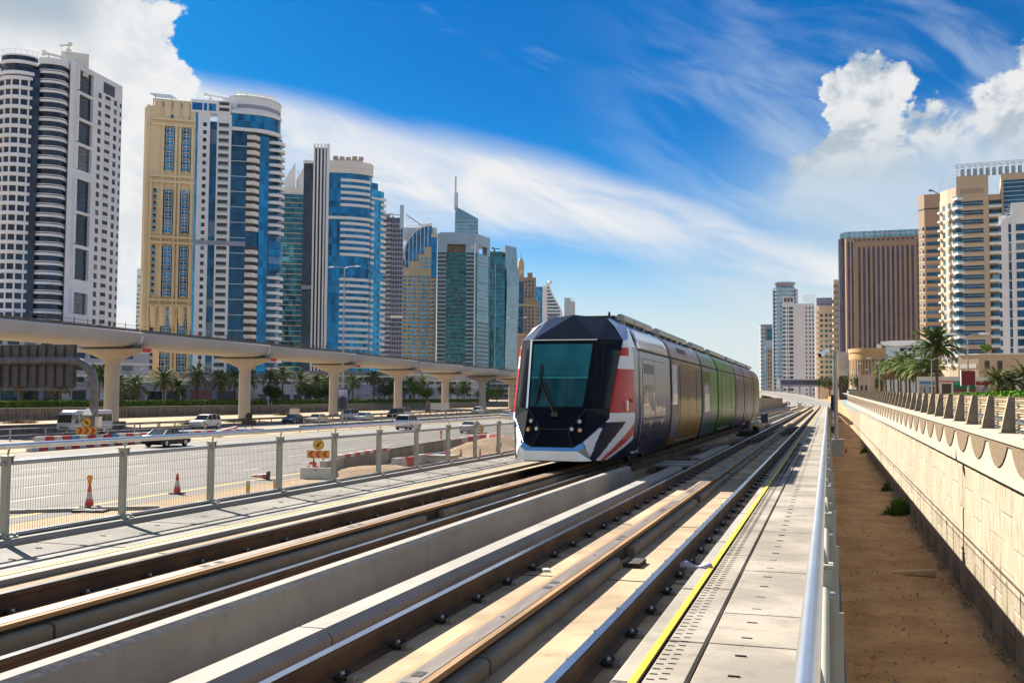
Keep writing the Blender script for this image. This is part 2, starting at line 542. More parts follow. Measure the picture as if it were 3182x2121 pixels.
# rails: head, web and foot, with clips along the foot
PROF_R = [(-0.072, -0.170), (0.072, -0.170), (0.072, -0.160), (0.014, -0.140), (0.010, -0.050), (0.036, -0.036), (0.036, -0.012), (0.030, -0.0015), (-0.030, -0.0015), (-0.036, -0.012), (-0.036, -0.036), (-0.010, -0.050), (-0.014, -0.140), (-0.072, -0.160)]


def clip_mesh():
    mb = MB()
    mb.bx(-0.03, 0.03, -0.055, 0.055, -0.172, -0.135)
    mb.lathe([(0.021, -0.138), (0.021, -0.105), (0.012, -0.100)], 6, mi=1)
    for sgn in (-1, 1):
        mb.tube([(-0.05, sgn * 0.03, -0.15), (-0.03, sgn * 0.075, -0.125), (0.03, sgn * 0.085, -0.122), (0.05, sgn * 0.05, -0.135), (0.02, sgn * 0.02, -0.125)], 0.009, 6)
    mb.bx(0.055, 0.105, -0.05, 0.05, -0.172, -0.125, 2)
    return mb.mesh('clip', [M_iron, M_galv, M_conc_d])


CLIP = clip_mesh()


def rail(x, sides, label, y0=YB, y1=YF, n=70, ys=5.6):
    o = MB().extr([(x + a, b) for a, b in PROF_R], y0, y1).obj('rail', M_rust)
    tag(o, label, 'rail')
    put('rail_head', MB().bx(x - 0.0285, x + 0.0285, y0, y1, -0.004, 0.0).mesh('rail_head', M_head), o)
    for sd in sides:
        for k in range(-3, n):
            put('rail_clip', CLIP, o, (x + 0.088 * sd, ys + 0.82 * k, -0.034), (0, 0, (0 if sd > 0 else math.pi) + random.uniform(-0.12, 0.12)), (0.8, 0.8, 0.8))
    return o


rail(-5.91, (1,), 'outer rusty rail of the tram track, beside the walkway with the wire fence')
rail(-4.47, (1,), 'rusty rail beside the taller concrete wall, on the track the tram runs on', n=30)
rail(-2.81, (1,), 'left rail of the empty nearer track, beside the low concrete kerb')
rail(-1.405, (1, -1), 'rightmost rusty rail, beside the walkway with the yellow line')


M_plank = mat('plank_dark', (0.15, 0.12, 0.105), 0.55, 0.1, 0.2, 2.0, stretch=(8, 0.6, 8), dirt=0.2)
M_flange = mat('plank_flange', (0.30, 0.165, 0.065), 0.8, 0, 0.25, 1.2, stretch=(6, 0.7, 6), dirt=0.25)
M_plinth = mat('plinth_concrete', (0.20, 0.175, 0.13), 0.9, 0, 0.15, 1.0, bump=0.1, bs=14, dirt=0.3)


def power_rail(xc, label, plinths):
    r = thing('power_rail', label, 'power rail', (xc, 0, 0))
    k = 0
    y = YB
    while y < 150:
        ln = 5.98 if k % 3 else 4.6
        if k % 3 == 1:
            mb = MB().bx(-0.055, 0.055, y + 0.006, y + 1.3, -0.034, 0.0015)
            put('insulating_block', mb.mesh('insulating_block', M_plinth), r)
            y0 = y + 1.31
        else:
            y0 = y
        put('contact_plank', MB().bx(-0.058, 0.058, y0 + 0.006, y + ln, -0.034, 0.0).mesh('contact_plank', M_plank), r)
        y += ln
        k += 1
    for sd in (-1, 1):
        put('flange', MB().extr([(sd * 0.060, -0.035), (sd * 0.108, -0.035), (sd * 0.108, -0.014), (sd * 0.100, -0.006), (sd * 0.060, -0.003)][::sd], YB, 150).mesh('flange', M_flange), r)
    put('web', MB().bx(-0.085, 0.085, YB, 150, -0.172, -0.0355).mesh('web', M_iron), r)
    for a, b in plinths:
        put('plinth', MB().extr([(-0.14, -0.173), (0.175, -0.173), (0.175, -0.085), (0.155, -0.068), (-0.12, -0.068), (-0.14, -0.08)], a, b).mesh('plinth', M_plinth), r)
    mb = MB()
    for k in range(30):
        y = 3.9 + k * 2.9
        mb.lathe([(0.016, 0.0), (0.016, 0.0028)], 10, (-0.01, y))
        mb.bx(-0.03, 0.03, y + 1.1, y + 1.2, 0, 0.0028).bx(-0.03, 0.03, y + 1.32, y + 1.42, 0, 0.0028)
    stuff(mb.obj('bolt_holes', M_dark, r))
    return r


power_rail(-5.19, 'plank-topped power rail along the middle of the track the tram runs on', [(-6, 5.9), (5.93, 12.73), (13.38, 34), (34.6, 60), (60.7, 150)])
power_rail(-2.11, 'plank-topped power rail along the middle of the empty nearer track', [(-6, 5.95), (5.99, 10.04), (10.8, 16.2), (16.7, 21.8), (22.2, 33.0), (33.6, 39), (39.6, 60), (60.6, 92), (93, 150)])

# walls between the tracks
wl = thing('dividing_wall', 'taller bevelled concrete wall between the tracks, ending beside the tram', 'concrete wall')
W1 = [(-4.09, -0.301), (-3.93, -0.301), (-3.93, 0.02), (-3.97, 0.055), (-4.07, 0.055), (-4.09, 0.035)]
for a, b in [(-6, -1.5), (-1.49, 4.25), (4.26, 10.02), (10.03, 15.8), (15.81, 21.5), (57, 70), (70.02, 84), (84.02, 98), (98.02, 112), (112.02, 126)]:
    put('wall_block', MB().extr(W1, a, b).mesh('wall_block', M_conc_w), wl)
wk = thing('low_kerb', 'low bevelled concrete kerb wall beside the rail of the nearer track', 'kerb wall')
W2 = [(-3.40, -0.301), (-3.13, -0.301), (-3.13, -0.10), (-3.19, -0.045), (-3.37, -0.045), (-3.40, -0.075)]
for a, b in [(-6, 0.5), (0.51, 6.27), (6.29, 12.17), (12.19, 18.1), (18.12, 23.6), (27.0, 31.2), (31.25, 35.2), (60, 74), (74.02, 88), (88.02, 102), (102.02, 116), (116.02, 130)]:
    put('kerb_block', MB().extr(W2, a, b).mesh('kerb_block', M_conc_w), wk)
# debris and sand in the gully between the walls
mb = MB()
for k in range(700):
    x, y = random.uniform(-3.9, -3.43), random.uniform(2, 24)
    if random.random() < 0.6:
        x = -3.9 + abs(random.gauss(0, 0.08))
    a = random.uniform(0.006, 0.03)
    t = random.random() * 3
    dx, dy = a * math.cos(t), a * math.sin(t)
    mb.add([(x - dx, y - dy, -0.299), (x + dy, y - dx, -0.299), (x + dx, y + dy, -0.297), (x - dy, y + dx, -0.299), (x, y, -0.299 + a * random.uniform(0.4, 1.0))],
           [(0, 1, 4), (1, 2, 4), (2, 3, 4), (3, 0, 4)], random.choice((0, 0, 1)))
stuff(mb.obj('gully_debris', [M_conc_bed, M_conc_d]), 'loose stones and grit lying in the gully between the walls', 'debris')

# crossover: switch rails, guide beams and cover plates under and beyond the tram
def bar_rail(p0, p1, label):
    (x0, y0), (x1, y1) = p0, p1
    ln = math.hypot(x1 - x0, y1 - y0)
    o = thing('crossing_rail', label, 'rail', (x0, y0, 0), math.atan2(x1 - x0, y1 - y0) * -1)
    put('web', MB().extr([(a, b * 0.98) for a, b in PROF_R], 0, ln).mesh('web', M_rust), o)
    put('rail_head', MB().bx(-0.028, 0.028, 0, ln, -0.0049, -0.0015).mesh('rail_head', M_head), o)
    return o


bar_rail((-4.30, 23.5), (-2.95, 41.5), 'rusty crossing rail leaving the tram track towards the nearer track')
bar_rail((-3.55, 30.0), (-1.55, 57.5), 'second rusty crossing rail, curving in towards the rightmost rail')
bar_rail((-2.70, 38.0), (-1.50, 52.0), 'short crossing rail between the two rails of the nearer track')
bar_rail((-4.42, 22.5), (-3.60, 33.0), 'rusty switch blade beside the lower edge of the tram')
gb = thing('crossing_beam', 'grey concrete guide beam lying slantwise between the crossing rails', 'beam', (-3.62, 31.5, 0), R(-4.6))
put('beam', MB().extr([(-0.11, -0.30), (0.11, -0.30), (0.11, -0.06), (0.07, -0.03), (-0.07, -0.03), (-0.11, -0.06)], 0, 11).mesh('beam', M_conc_d), gb)
sp = thing('switch_box', 'dark metal switch machine cover between the walls, near the tram nose', 'switch box', (-3.52, 24.2, -0.3))
put('box', MB().bx(-0.33, 0.36, 0, 1.9, 0, 0.17).mesh('box', M_iron), sp)
for k in range(4):
    put('cover_plate', MB().bx(-0.42, 0.44, k * 0.55, k * 0.55 + 0.52, 0.172, 0.2).mesh('cover_plate', M_galv if k % 2 else M_conc_d), sp)
sp = thing('switch_box', 'small yellow-lidded point machine on a dark plate, far along beside the tram', 'switch box', (-3.45, 49.0, -0.3))
put('box', MB().bx(-0.5, 0.55, 0, 3.2, 0, 0.26).mesh('box', M_iron), sp)
put('motor', MB().lathe([(0.13, 0.26), (0.16, 0.44), (0.16, 0.47)], 10).mesh('motor', M_black), sp, (0.25, 0.4, 0))
put('lid', MB().lathe([(0.17, 0.471), (0.17, 0.51), (0.1, 0.54)], 10).mesh('lid', M_yel), sp, (0.25, 0.4, 0))
# small things lying on the trackway
lt = MB()
for i in range(14):
    a = i / 13
    lt.add([(0.30 * a, 0.05 + 0.03 * math.sin(a * 7), 0.01), (0.30 * a, -0.04 + 0.02 * math.sin(a * 5), 0.01), (0.30 * a, 0.01, 0.05 + 0.02 * math.sin(a * 9))], [(0, 1, 2)])
    if i:
        o = 3 * i
        for q in ((0, 1), (1, 2), (2, 0)):
            lt.f.append((o - 3 + q[0], o - 3 + q[1], o + q[1], o + q[0])); lt.mi.append(0); lt.sm.append(True)
tag(lt.obj('cloth_scrap', mat('cloth_lilac', (0.42, 0.40, 0.50), 0.9), None, (-1.36, 10.05, -0.13), (0, 0, R(-8))), 'crumpled white cloth scrap lying on the rightmost rail', 'cloth')
tag(MB().bx(0, 0.07, 0, 0.1, 0, 0.022).obj('paper_box', M_white, None, (-2.60, 9.62, -0.172), (0, 0, 0.5)), 'small white paper carton lying on the trackbed beside a rail clip', 'litter')
tag(MB().prism([(0, 0), (0.16, 0.01), (0.17, 0.36), (0.02, 0.37)], 0, 0.045).obj('junction_plate', M_iron, None, (-1.93, 10.12, -0.172)), 'rusty metal junction plate on the trackbed beside the end of a plinth', 'metal plate')

# CCTV pole and small track signs
cc = thing('camera_pole', 'grey steel pole carrying a security camera, behind the right handrail', 'pole', (0.27, 42.0, -0.12))
put('footing', MB().bx(-0.15, 0.3, -0.3, 0.3, -0.6, 0.05).mesh('footing', M_conc), cc)
put('pole', MB().lathe([(0.10, 0.05), (0.085, 2.9), (0.085, 3.42)], 14).mesh('pole', M_galv), cc)
put('bracket', MB().tube([(0, 0, 3.2), (-0.15, -0.05, 3.17), (-0.34, -0.1, 3.2), (-0.40, -0.12, 3.32)], 0.025, 6).mesh('bracket', M_galv), cc)
cm = put('camera_housing', MB().obox((-0.56, -0.28, 3.26), (-0.27, 0.06, 3.46), 0.16, 0.15).mesh('camera_housing', M_alu), cc)
put('lens', MB().obox((-0.575, -0.298, 3.25), (-0.558, -0.278, 3.262), 0.11, 0.11).mesh('lens', M_black), cm)
put('junction_box', MB().bx(-0.17, -0.09, -0.08, 0.08, 1.15, 1.75).mesh('junction_box', M_iron), cc)
put('junction_box', MB().bx(-0.17, -0.09, -0.08, 0.08, 0.3, 0.55).mesh('junction_box', M_iron), cc)


def text_obj(name, txt, size, m, parent, loc, rot, ex=0.004):
    c = bpy.data.curves.new(name, 'FONT')
    c.body = txt
    c.size = size
    c.align_x = 'CENTER'
    c.align_y = 'CENTER'
    c.extrude = ex
    c.materials.append(m)
    me = None
    o = bpy.data.objects.new(name, c)
    COL.objects.link(o)
    dg = bpy.context.evaluated_depsgraph_get()
    me = bpy.data.meshes.new_from_object(o.evaluated_get(dg))
    bpy.data.objects.remove(o)
    return put(name, me, parent, loc, rot)


sg = thing('track_sign', 'small white track sign reading SL on the dividing kerb', 'sign', (-3.3, 84, -0.05))
put('post', MB().bx(-0.03, 0.03, -0.02, 0.02, 0, 0.2).mesh('post', M_iron), sg)
put('plate', MB().bx(-0.19, 0.19, -0.022, -0.004, 0.16, 0.64).mesh('plate', M_black), sg)
put('face', MB().bx(-0.165, 0.165, -0.03, -0.0225, 0.19, 0.61).mesh('face', M_white), sg)
put('bar', MB().bx(-0.11, 0.11, -0.036, -0.0305, 0.50, 0.55).mesh('bar', M_black), sg)
text_obj('lettering', 'SL', 0.30, M_black, sg, (0, -0.034, 0.335), (R(90), 0, 0))
sg = thing('track_sign', 'tiny farther track sign standing behind the one reading SL', 'sign', (-3.5, 140, -0.05))
put('post', MB().bx(-0.03, 0.03, -0.02, 0.02, 0, 0.25).mesh('post', M_iron), sg)
put('plate', MB().bx(-0.24, 0.24, -0.022, -0.004, 0.2, 0.9).mesh('plate', M_black), sg)
put('face', MB().bx(-0.2, 0.2, -0.03, -0.0225, 0.24, 0.86).mesh('face', M_white), sg)
sg = thing('signal_box', 'dark blue trackside box on the dividing wall before the track sign', 'box', (-3.75, 66, 0.05))
put('box', MB().bx(-0.22, 0.2, -0.15, 0.15, -0.1, 0.42).mesh('box', mat('navy_box', (0.03, 0.045, 0.08), 0.5)), sg)
put('lid', MB().bx(-0.24, 0.22, -0.17, 0.17, 0.422, 0.45).mesh('lid', M_iron), sg)

# ---------------------------------------------------------------- wire fences along both walkways
M_wire = mat('wire', (0.13, 0.125, 0.10), 0.6, 0.2)


def wire_panel(x, y0, y1, z0, z1, r=0.0019, dv=0.038, dh=0.115):
    mb = MB()
    n = int((y1 - y0) / dv)
    for i in range(1, n):
        y = y0 + (y1 - y0) * i / n
        mb.add([(x, y - r, z0), (x + 2 * r, y, z0), (x, y + r, z0), (x, y - r, z1), (x + 2 * r, y, z1), (x, y + r, z1)], [(0, 1, 4, 3), (1, 2, 5, 4), (2, 0, 3, 5)])
    n = int((z1 - z0) / dh)
    for i in range(1, n):
        z = z0 + (z1 - z0) * i / n
        mb.add([(x, y0, z - r), (x + 2 * r, y0, z), (x, y0, z + r), (x, y1, z - r), (x + 2 * r, y1, z), (x, y1, z + r)], [(0, 3, 4, 1), (1, 4, 5, 2), (2, 5, 3, 0)])
    return mb


fl = thing('wire_fence', 'pale steel wire-mesh fence with handrail beyond the tram track, by the road', 'fence', (-8.40, 0, 0))
POST = MB()
POST.bx(-0.095, -0.045, -0.012, 0.012, -0.055, 0.78).bx(-0.05, 0.0, -0.025, 0.025, -0.055, 0.80)
POSTM = POST.mesh('post', M_post)
FOOT = MB().bx(-0.24, 0.06, -0.10, 0.10, -0.058, -0.042).lathe([(0.018, -0.042), (0.018, -0.015)], 6, (0.03, 0.07)).lathe([(0.018, -0.042), (0.018, -0.015)], 6, (0.03, -0.07)).mesh('foot_plate', M_post)
CAPM = MB().bx(-0.09, 0.02, -0.055, 0.055, 0.80, 0.815).bx(-0.08, 0.01, -0.05, -0.042, 0.72, 0.80).bx(-0.08, 0.01, 0.042, 0.05, 0.72, 0.80).tube([(-0.03, 0, 0.815), (-0.02, 0.015, 0.90)], 0.012, 6).mesh('handrail_bracket', M_post)
WIREM = wire_panel(-0.03, 0.05, 1.89, -0.045, 0.725).mesh('wire_mesh', M_wire)
for k in range(-5, 50):
    y = 9.15 + 1.94 * k
    p = put('post', POSTM, fl, (0, y, 0))
    put('foot_plate', FOOT, p)
    put('handrail_bracket', CAPM, p)
    if k < 30:
        stuff(put('wire_mesh', WIREM, fl, (0, y, 0)))
put('top_rail', MB().tube([(-0.03, -0.5, 0.735), (-0.03, 106, 0.735)], 0.026, 8).mesh('top_rail', M_galv), fl)
put('bottom_rail', MB().tube([(-0.03, -0.5, -0.035), (-0.03, 106, -0.035)], 0.024, 8).mesh('bottom_rail', M_galv), fl)
put('handrail', MB().tube([(-0.02, -0.5, 0.915), (-0.02, 106, 0.915)], 0.034, 12).mesh('handrail', M_alu), fl)

fr = thing('wire_fence', 'steel handrail fence running away from the camera beside the near walkway', 'fence', (-0.045, 0, 0))
POSTR = MB().bx(0.0, 0.045, -0.03, 0.03, -0.23, 0.78).bx(0.045, 0.10, -0.008, 0.008, -0.23, 0.60).mesh('post', M_post)
CAPR = MB().bx(0.0, 0.06, -0.05, 0.05, 0.785, 0.80).bx(0.004, 0.055, -0.055, -0.047, 0.71, 0.784).bx(0.004, 0.055, 0.047, 0.055, 0.71, 0.784).tube([(0.03, 0, 0.80), (0.0, 0.04, 0.915)], 0.012, 6).mesh('handrail_bracket', M_post)
BOLT = MB().tube([(0.03, 0.25, 0.62), (0.075, 0.25, 0.62)], 0.022, 8).mesh('clamp_bolt', M_galv)
WIRER = wire_panel(0.03, 0.05, 1.99, -0.19, 0.70).mesh('wire_mesh', M_wire)
for k in range(-2, 54):
    y = 4.59 + 2.045 * k
    p = put('post', POSTR, fr, (0, y, 0))
    put('handrail_bracket', CAPR, p)
    if k < 24:
        put('clamp_bolt', BOLT, p)
        stuff(put('wire_mesh', WIRER, fr, (0, y, 0)))
put('top_rail', MB().tube([(0.025, -0.5, 0.70), (0.025, 114, 0.70)], 0.016, 8).mesh('top_rail', M_post), fr)
put('bottom_rail', MB().tube([(0.03, -0.5, -0.2), (0.03, 114, -0.2)], 0.020, 8).mesh('bottom_rail', M_post), fr)
put('handrail', MB().tube([(0, -0.5, 0.935), (0, 200, 0.935)], 0.026, 16).mesh('handrail', M_alu), fr)
# ---------------------------------------------------------------- tram
def wrap(name, stops, rough=0.3, metal=0.12, ns=1.2, amp=0.35, stretch=(1, 0.8, 0.35), coat=0.15, tint=None, grain=0.0):
    """printed vinyl wrap: colour by height with cloudy borders"""
    m = bpy.data.materials.new(name)
    m.use_nodes = True
    n = NT(m.node_tree)
    b = n.n['Principled BSDF']
    g = n.node('ShaderNodeNewGeometry')
    mp = n.node('ShaderNodeMapping')
    mp.inputs['Scale'].default_value = stretch
    n.l.new(g.outputs['Position'], mp.inputs[0])
    sp = n.node('ShaderNodeSeparateXYZ')
    n.l.new(g.outputs['Position'], sp.inputs[0])
    nz = n.noise(mp.outputs[0], ns, 5, 0.6, 0.6)
    z = n.m('ADD', sp.outputs[2], n.m('MULTIPLY', n.m('SUBTRACT', nz, 0.5), amp * 2))
    rp = n.node('ShaderNodeValToRGB')
    el = rp.color_ramp.elements
    z0, z1 = stops[0][0], stops[-1][0]
    while len(el) < len(stops):
        el.new(0.5)
    for e, (zz, c) in zip(el, stops):
        e.position = (zz - z0) / (z1 - z0)
        e.color = (*c, 1)
    n.l.new(n.mr(z, z0, z1, 0, 1, smooth=False), rp.inputs[0])
    c = rp.outputs[0]
    if tint:
        f = n.mr(n.noise(mp.outputs[0], ns * 2.3, 4, 0.55), 0.52, 0.62)
        c = n.mix(n.m('MULTIPLY', f, 0.75), c, tint)
    if grain:
        c = n.mix(n.m('MULTIPLY', n.mr(n.noise(g.outputs['Position'], 28, 3, 0.7), 0.4, 0.7), grain), c, (0.02, 0.015, 0.01))
    c = n.mix(1.0, c, (0.70, 0.70, 0.70), 'MULTIPLY')
    n.put(b.inputs['Base Color'], c)
    n.put(b.inputs['Roughness'], rough)
    n.put(b.inputs['Metallic'], 0.0)
    n.put(b.inputs['Specular IOR Level'], 0.05)
    n.put(b.inputs['Coat Weight'], 0.0)
    n.put(b.inputs['Coat Roughness'], 0.08)
    bn = n.node('ShaderNodeBump')
    n.put(bn.inputs['Strength'], 0.12)
    n.put(bn.inputs['Distance'], 0.05)
    n.l.new(n.noise(g.outputs['Position'], 1.6, 2, 0.5), bn.inputs['Height'])
    n.l.new(bn.outputs[0], b.inputs['Normal'])
    return m


T_navy = mat('tram_navy', (0.0025, 0.004, 0.012), 0.22, 0.0, spec=0.12)
T_black = mat('tram_gloss_black', (0.003, 0.003, 0.004), 0.08, 0.0, spec=0.2)
T_ws = mat('tram_windscreen', (0.006, 0.060, 0.072), 0.08, 0.1, 0.3, 1.6, spec=0.4)
T_blind = mat('tram_blind', (0.010, 0.13, 0.15), 0.15, 0.1, 0.2, 1.3, spec=0.4)
T_silver = mat('tram_silver', (0.62, 0.66, 0.70), 0.25, 0.75, 0.05, 1)
T_lip = mat('tram_lip', (0.16, 0.42, 0.72), 0.25, 0.6, coat=0.5)
T_white = mat('tram_white', (0.66, 0.66, 0.72), 0.3, 0.0, spec=0.3)
T_red = mat('tram_red', (0.44, 0.018, 0.014), 0.3, 0.0, 0.12, 1.5, spec=0.25)
T_blue = mat('tram_blue', (0.006, 0.008, 0.03), 0.35, 0.0, spec=0.08)
T_pale = wrap('tram_pale_wrap', [(0.2, (0.012, 0.010, 0.04)), (0.75, (0.03, 0.026, 0.09)), (1.0, (0.16, 0.13, 0.24)), (1.3, (0.24, 0.21, 0.30)), (1.65, (0.62, 0.56, 0.44)), (2.1, (0.56, 0.55, 0.54)), (2.6, (0.60, 0.62, 0.68))], amp=0.10, tint=None)
T_gold = wrap('tram_gold_wrap', [(0.2, (0.20, 0.10, 0.02)), (0.8, (0.44, 0.24, 0.05)), (1.35, (0.66, 0.42, 0.13)), (1.5, (0.12, 0.07, 0.04)), (2.3, (0.22, 0.12, 0.045)), (2.6, (0.60, 0.38, 0.16))], amp=0.16, grain=0.35, metal=0.3)
T_teal = wrap('tram_teal_wrap', [(0.2, (0.04, 0.06, 0.07)), (0.9, (0.10, 0.16, 0.18)), (1.6, (0.12, 0.14, 0.15)), (2.2, (0.10, 0.16, 0.12)), (2.6, (0.28, 0.34, 0.33))], amp=0.3)
T_green = wrap('tram_green_wrap', [(0.2, (0.02, 0.075, 0.014)), (0.7, (0.04, 0.17, 0.03)), (1.05, (0.22, 0.36, 0.12)), (1.3, (0.09, 0.24, 0.03)), (2.3, (0.14, 0.30, 0.05)), (2.6, (0.10, 0.26, 0.06))], amp=0.12, metal=0.35)
T_purple = wrap('tram_purple_wrap', [(0.2, (0.03, 0.03, 0.12)), (0.8, (0.30, 0.24, 0.28)), (1.15, (0.12, 0.085, 0.12)), (2.2, (0.15, 0.10, 0.11)), (2.6, (0.42, 0.34, 0.36))], amp=0.25)
T_brown = wrap('tram_brown_wrap', [(0.2, (0.04, 0.04, 0.10)), (0.8, (0.35, 0.30, 0.27)), (1.2, (0.15, 0.10, 0.09)), (2.2, (0.16, 0.115, 0.10)), (2.6, (0.40, 0.25, 0.08))], amp=0.2)
T_ochre = wrap('tram_ochre_wrap', [(0.2, (0.40, 0.34, 0.28)), (0.8, (0.42, 0.35, 0.27)), (1.2, (0.24, 0.17, 0.03)), (2.2, (0.26, 0.16, 0.03)), (2.6, (0.40, 0.25, 0.07))], amp=0.2)
T_roof1 = mat('tram_roof_silver', (0.56, 0.60, 0.70), 0.2, 0.8, 0.12, 1.0, coat=0.4)
T_print = mat('tram_print_grey', (0.13, 0.10, 0.115), 0.3, 0.3, 0.1, 2, coat=0.5)
T_fair = mat('tram_fairing', (0.22, 0.23, 0.25), 0.35, 0.6, 0.1, 1)
T_seam = mat('tram_seam', (0.012, 0.012, 0.014), 0.7)

tram = thing('tram', 'articulated seven-section tram with black faceted nose and printed colourful wrap', 'tram', (-5.26, 20.0, 0))
A = (0, 1.9, 3.26)
pB, pC, pD, pE, pF, pG, pH = (0.66, 2.25, 3.2), (1.11, 1.75, 2.70), (0.70, 1.1, 2.68), (0.62, 0.5, 1.25), (1.09, 1.6, 2.46), (1.0, 0.9, 1.28), (1.0, 0.85, 1.05)
pI, pJ, pT, pU, pK = (0.60, 0.10, 0.58), (0.57, 0.0, 0.22), (0.28, 0.24, 0.84), (0.42, 0.08, 0.48), (0.54, 0.005, 0.41)
mr_ = lambda p: (-p[0], p[1], p[2])
lerp3 = lambda a, b, t: tuple(a[i] + (b[i] - a[i]) * t for i in range(3))
pD2 = lerp3(pD, pE, 0.13)
mb = MB()
pBk = (0.72, 2.52, 3.16)
for s_, f in ((1, lambda p: p), (-1, mr_)):
    o = (0, 1, 2) if s_ == 1 else (2, 1, 0)
    mb.add([A, f(pD), f(pB)], [o])
    mb.add([f(pB), f(pD), f(pC)], [o])
    q = (0, 1, 2, 3) if s_ == 1 else (3, 2, 1, 0)
    mb.add([f(pC), f(pD), f(pD2), f(pF)], [q])
    mb.add([A, f(pB), f(pBk), (0, 2.52, 3.17)], [q])
mb.add([A, mr_(pD), pD], [(0, 1, 2)])
cap = mb.obj('roof_cap', T_navy, tram)
put('seam', MB().obox((-0.70, 1.092, 2.672), (0.70, 1.092, 2.672), 0.012, 0.018).mesh('seam', T_silver), cap)



def on_ws(u, t, off=0.006):
    """point on the windscreen plane: u in -1..1, t from top 0 to bottom 1"""
    a, b = lerp3(pD, pE, t), lerp3(mr_(pD), mr_(pE), t)
    p = lerp3(b, a, (u + 1) / 2)
    return (p[0], p[1] - off - 0.10 * (1 - u * u) * min(1, t / 0.25), p[2] + off * 0.4)


def ws_patch(u0, u1, t0, t1, off, du=0.0, n=10):
    """curved piece of the windscreen"""
    mb = MB()
    for j in range(3):
        for i in range(n + 1):
            f = i / n
            t = t0 + (t1 - t0) * j / 2
            mb.v.append(on_ws(u0 + (u1 - u0 - du * j / 2) * f, t, off))
    for j in range(2):
        for i in range(n):
            a = j * (n + 1) + i
            mb.f.append((a, a + n + 1, a + n + 2, a + 1)); mb.mi.append(0); mb.sm.append(True)
    return mb


ws = put('windscreen_frame', ws_patch(-1, 1, 0, 1, 0.0).mesh('windscreen_frame', T_black), tram)
put('blind', ws_patch(-0.94, 0.88, 0.07, 0.545, 0.006).mesh('blind', T_blind), ws)
put('glass', ws_patch(-0.94, 0.88, 0.575, 0.975, 0.006, 0.03).mesh('glass', T_ws), ws)
put('blind_edge', ws_patch(-0.94, 0.88, 0.552, 0.575, 0.008).mesh('blind_edge', mat('blind_edge', (0.03, 0.26, 0.26), 0.3)), ws)
# wiper
wp = MB()
a0, a1, a2 = on_ws(0.0, 1.10, 0.05), on_ws(-0.62, 0.63, 0.05), on_ws(-0.72, 0.95, 0.04)
wp.obox(a0, a1, 0.03, 0.03).obox(on_ws(0.06, 1.08, 0.06), on_ws(-0.5, 0.62, 0.06), 0.018, 0.018)
wp.obox(a1, on_ws(-0.60, 0.38, 0.035), 0.05, 0.03).obox(a1, a2, 0.05, 0.03).cb(*a0, 0.14, 0.08, 0.09)
put('wiper', wp.mesh('wiper', M_black), tram)
mb = MB()
for i in range(11):
    u = -1 + 0.2 * i
    mb.v += [on_ws(u, 1.0, 0.0), lerp3(mr_(pT), pT, i / 10)]
for i in range(10):
    mb.f.append((2 * i, 2 * i + 1, 2 * i + 3, 2 * i + 2)); mb.mi.append(0); mb.sm.append(True)
put('hood', mb.mesh('hood', T_navy), tram)
put('grille', MB().add([pT, mr_(pT), mr_(pU), pU], [(0, 1, 2, 3)]).mesh('grille', T_black), tram)
LENS2 = MB().tube([(0, -0.010, 0), (0, -0.022, 0)], 0.04, 14).mesh('lens', mat('lamp_lens_amber', (0.55, 0.33, 0.12), 0.15, 0.6))
LAMP = MB().tube([(0, 0.03, 0), (0, -0.012, 0)], 0.062, 16).mesh('lamp_ring', T_seam)
LENS = MB().tube([(0, -0.010, 0), (0, -0.018, 0)], 0.038, 14).mesh('lens', mat('lamp_lens', (0.35, 0.37, 0.38), 0.1, 0.9))
for s_, f in ((1, lambda p: p), (-1, mr_)):
    q3 = lambda *t: t if s_ == 1 else t[::-1]
    pod = MB().add([f(pE), f(pT), f(pI), f(pH), f(pG), f(pU)], [q3(0, 1, 2), q3(0, 2, 3), q3(0, 3, 4), q3(1, 5, 2)]).obj('headlight_pod', T_black, tram)
    e1, e2 = Vector(pT) - Vector(pE), Vector(pI) - Vector(pE)
    nn_ = e1.cross(e2)
    for k_, (lu, lz) in enumerate(((0.50, 0.99), (0.36, 0.84), (0.53, 0.82))):
        lv = pE[1] - (nn_.x * (lu - pE[0]) + nn_.z * (lz - pE[2])) / nn_.y
        L = put('headlight', LAMP, tram, (s_ * lu, lv - 0.005, lz), (R(-8), 0, R(22) * s_))
        put('lens', LENS2 if k_ == 2 else LENS, L)
    mbw = MB()
    for j in range(7):
        for i in range(7):
            a_, b_ = lerp3(f(pD2), f(pE), j / 6), lerp3(f(pF), f(pG), j / 6)
            p_ = lerp3(a_, b_, i / 6)
            bu = 0.07 * math.sin(math.pi * i / 6)
            mbw.v.append((p_[0] + s_ * bu * 0.6, p_[1] - bu * 0.8, p_[2]))
    for j in range(6):
        for i in range(6):
            a_ = j * 7 + i
            mbw.f.append(q3(a_, a_ + 7, a_ + 8, a_ + 1)); mbw.mi.append(0); mbw.sm.append(True)
    sg_ = put('side_window', mbw.mesh('side_window', T_black), tram)
    put('lip', MB().add([f(pU), f(pI), f(pK), f((0.66, 0.06, 0.50)), f((1.02, 0.85, 0.98)), f(pH)], [q3(0, 1, 3, 2), q3(1, 5, 4, 3)]).mesh('lip', T_lip), tram)
    d_, e_ = f(pD), f(pE)
    put('pillar', MB().add([(d_[0], d_[1] - 0.012, d_[2]), (e_[0], e_[1] - 0.012, e_[2]), (e_[0] + 0.05 * s_, e_[1] + 0.02, e_[2]), (d_[0] + 0.05 * s_, d_[1] + 0.03, d_[2])], [q3(0, 1, 2, 3)]).mesh('pillar', T_silver if s_ < 0 else T_black), tram)
mb = MB().add([pU, mr_(pU), mr_(pK), pK], [(0, 1, 2, 3)])
put('lip', mb.mesh('lip', T_lip), tram)
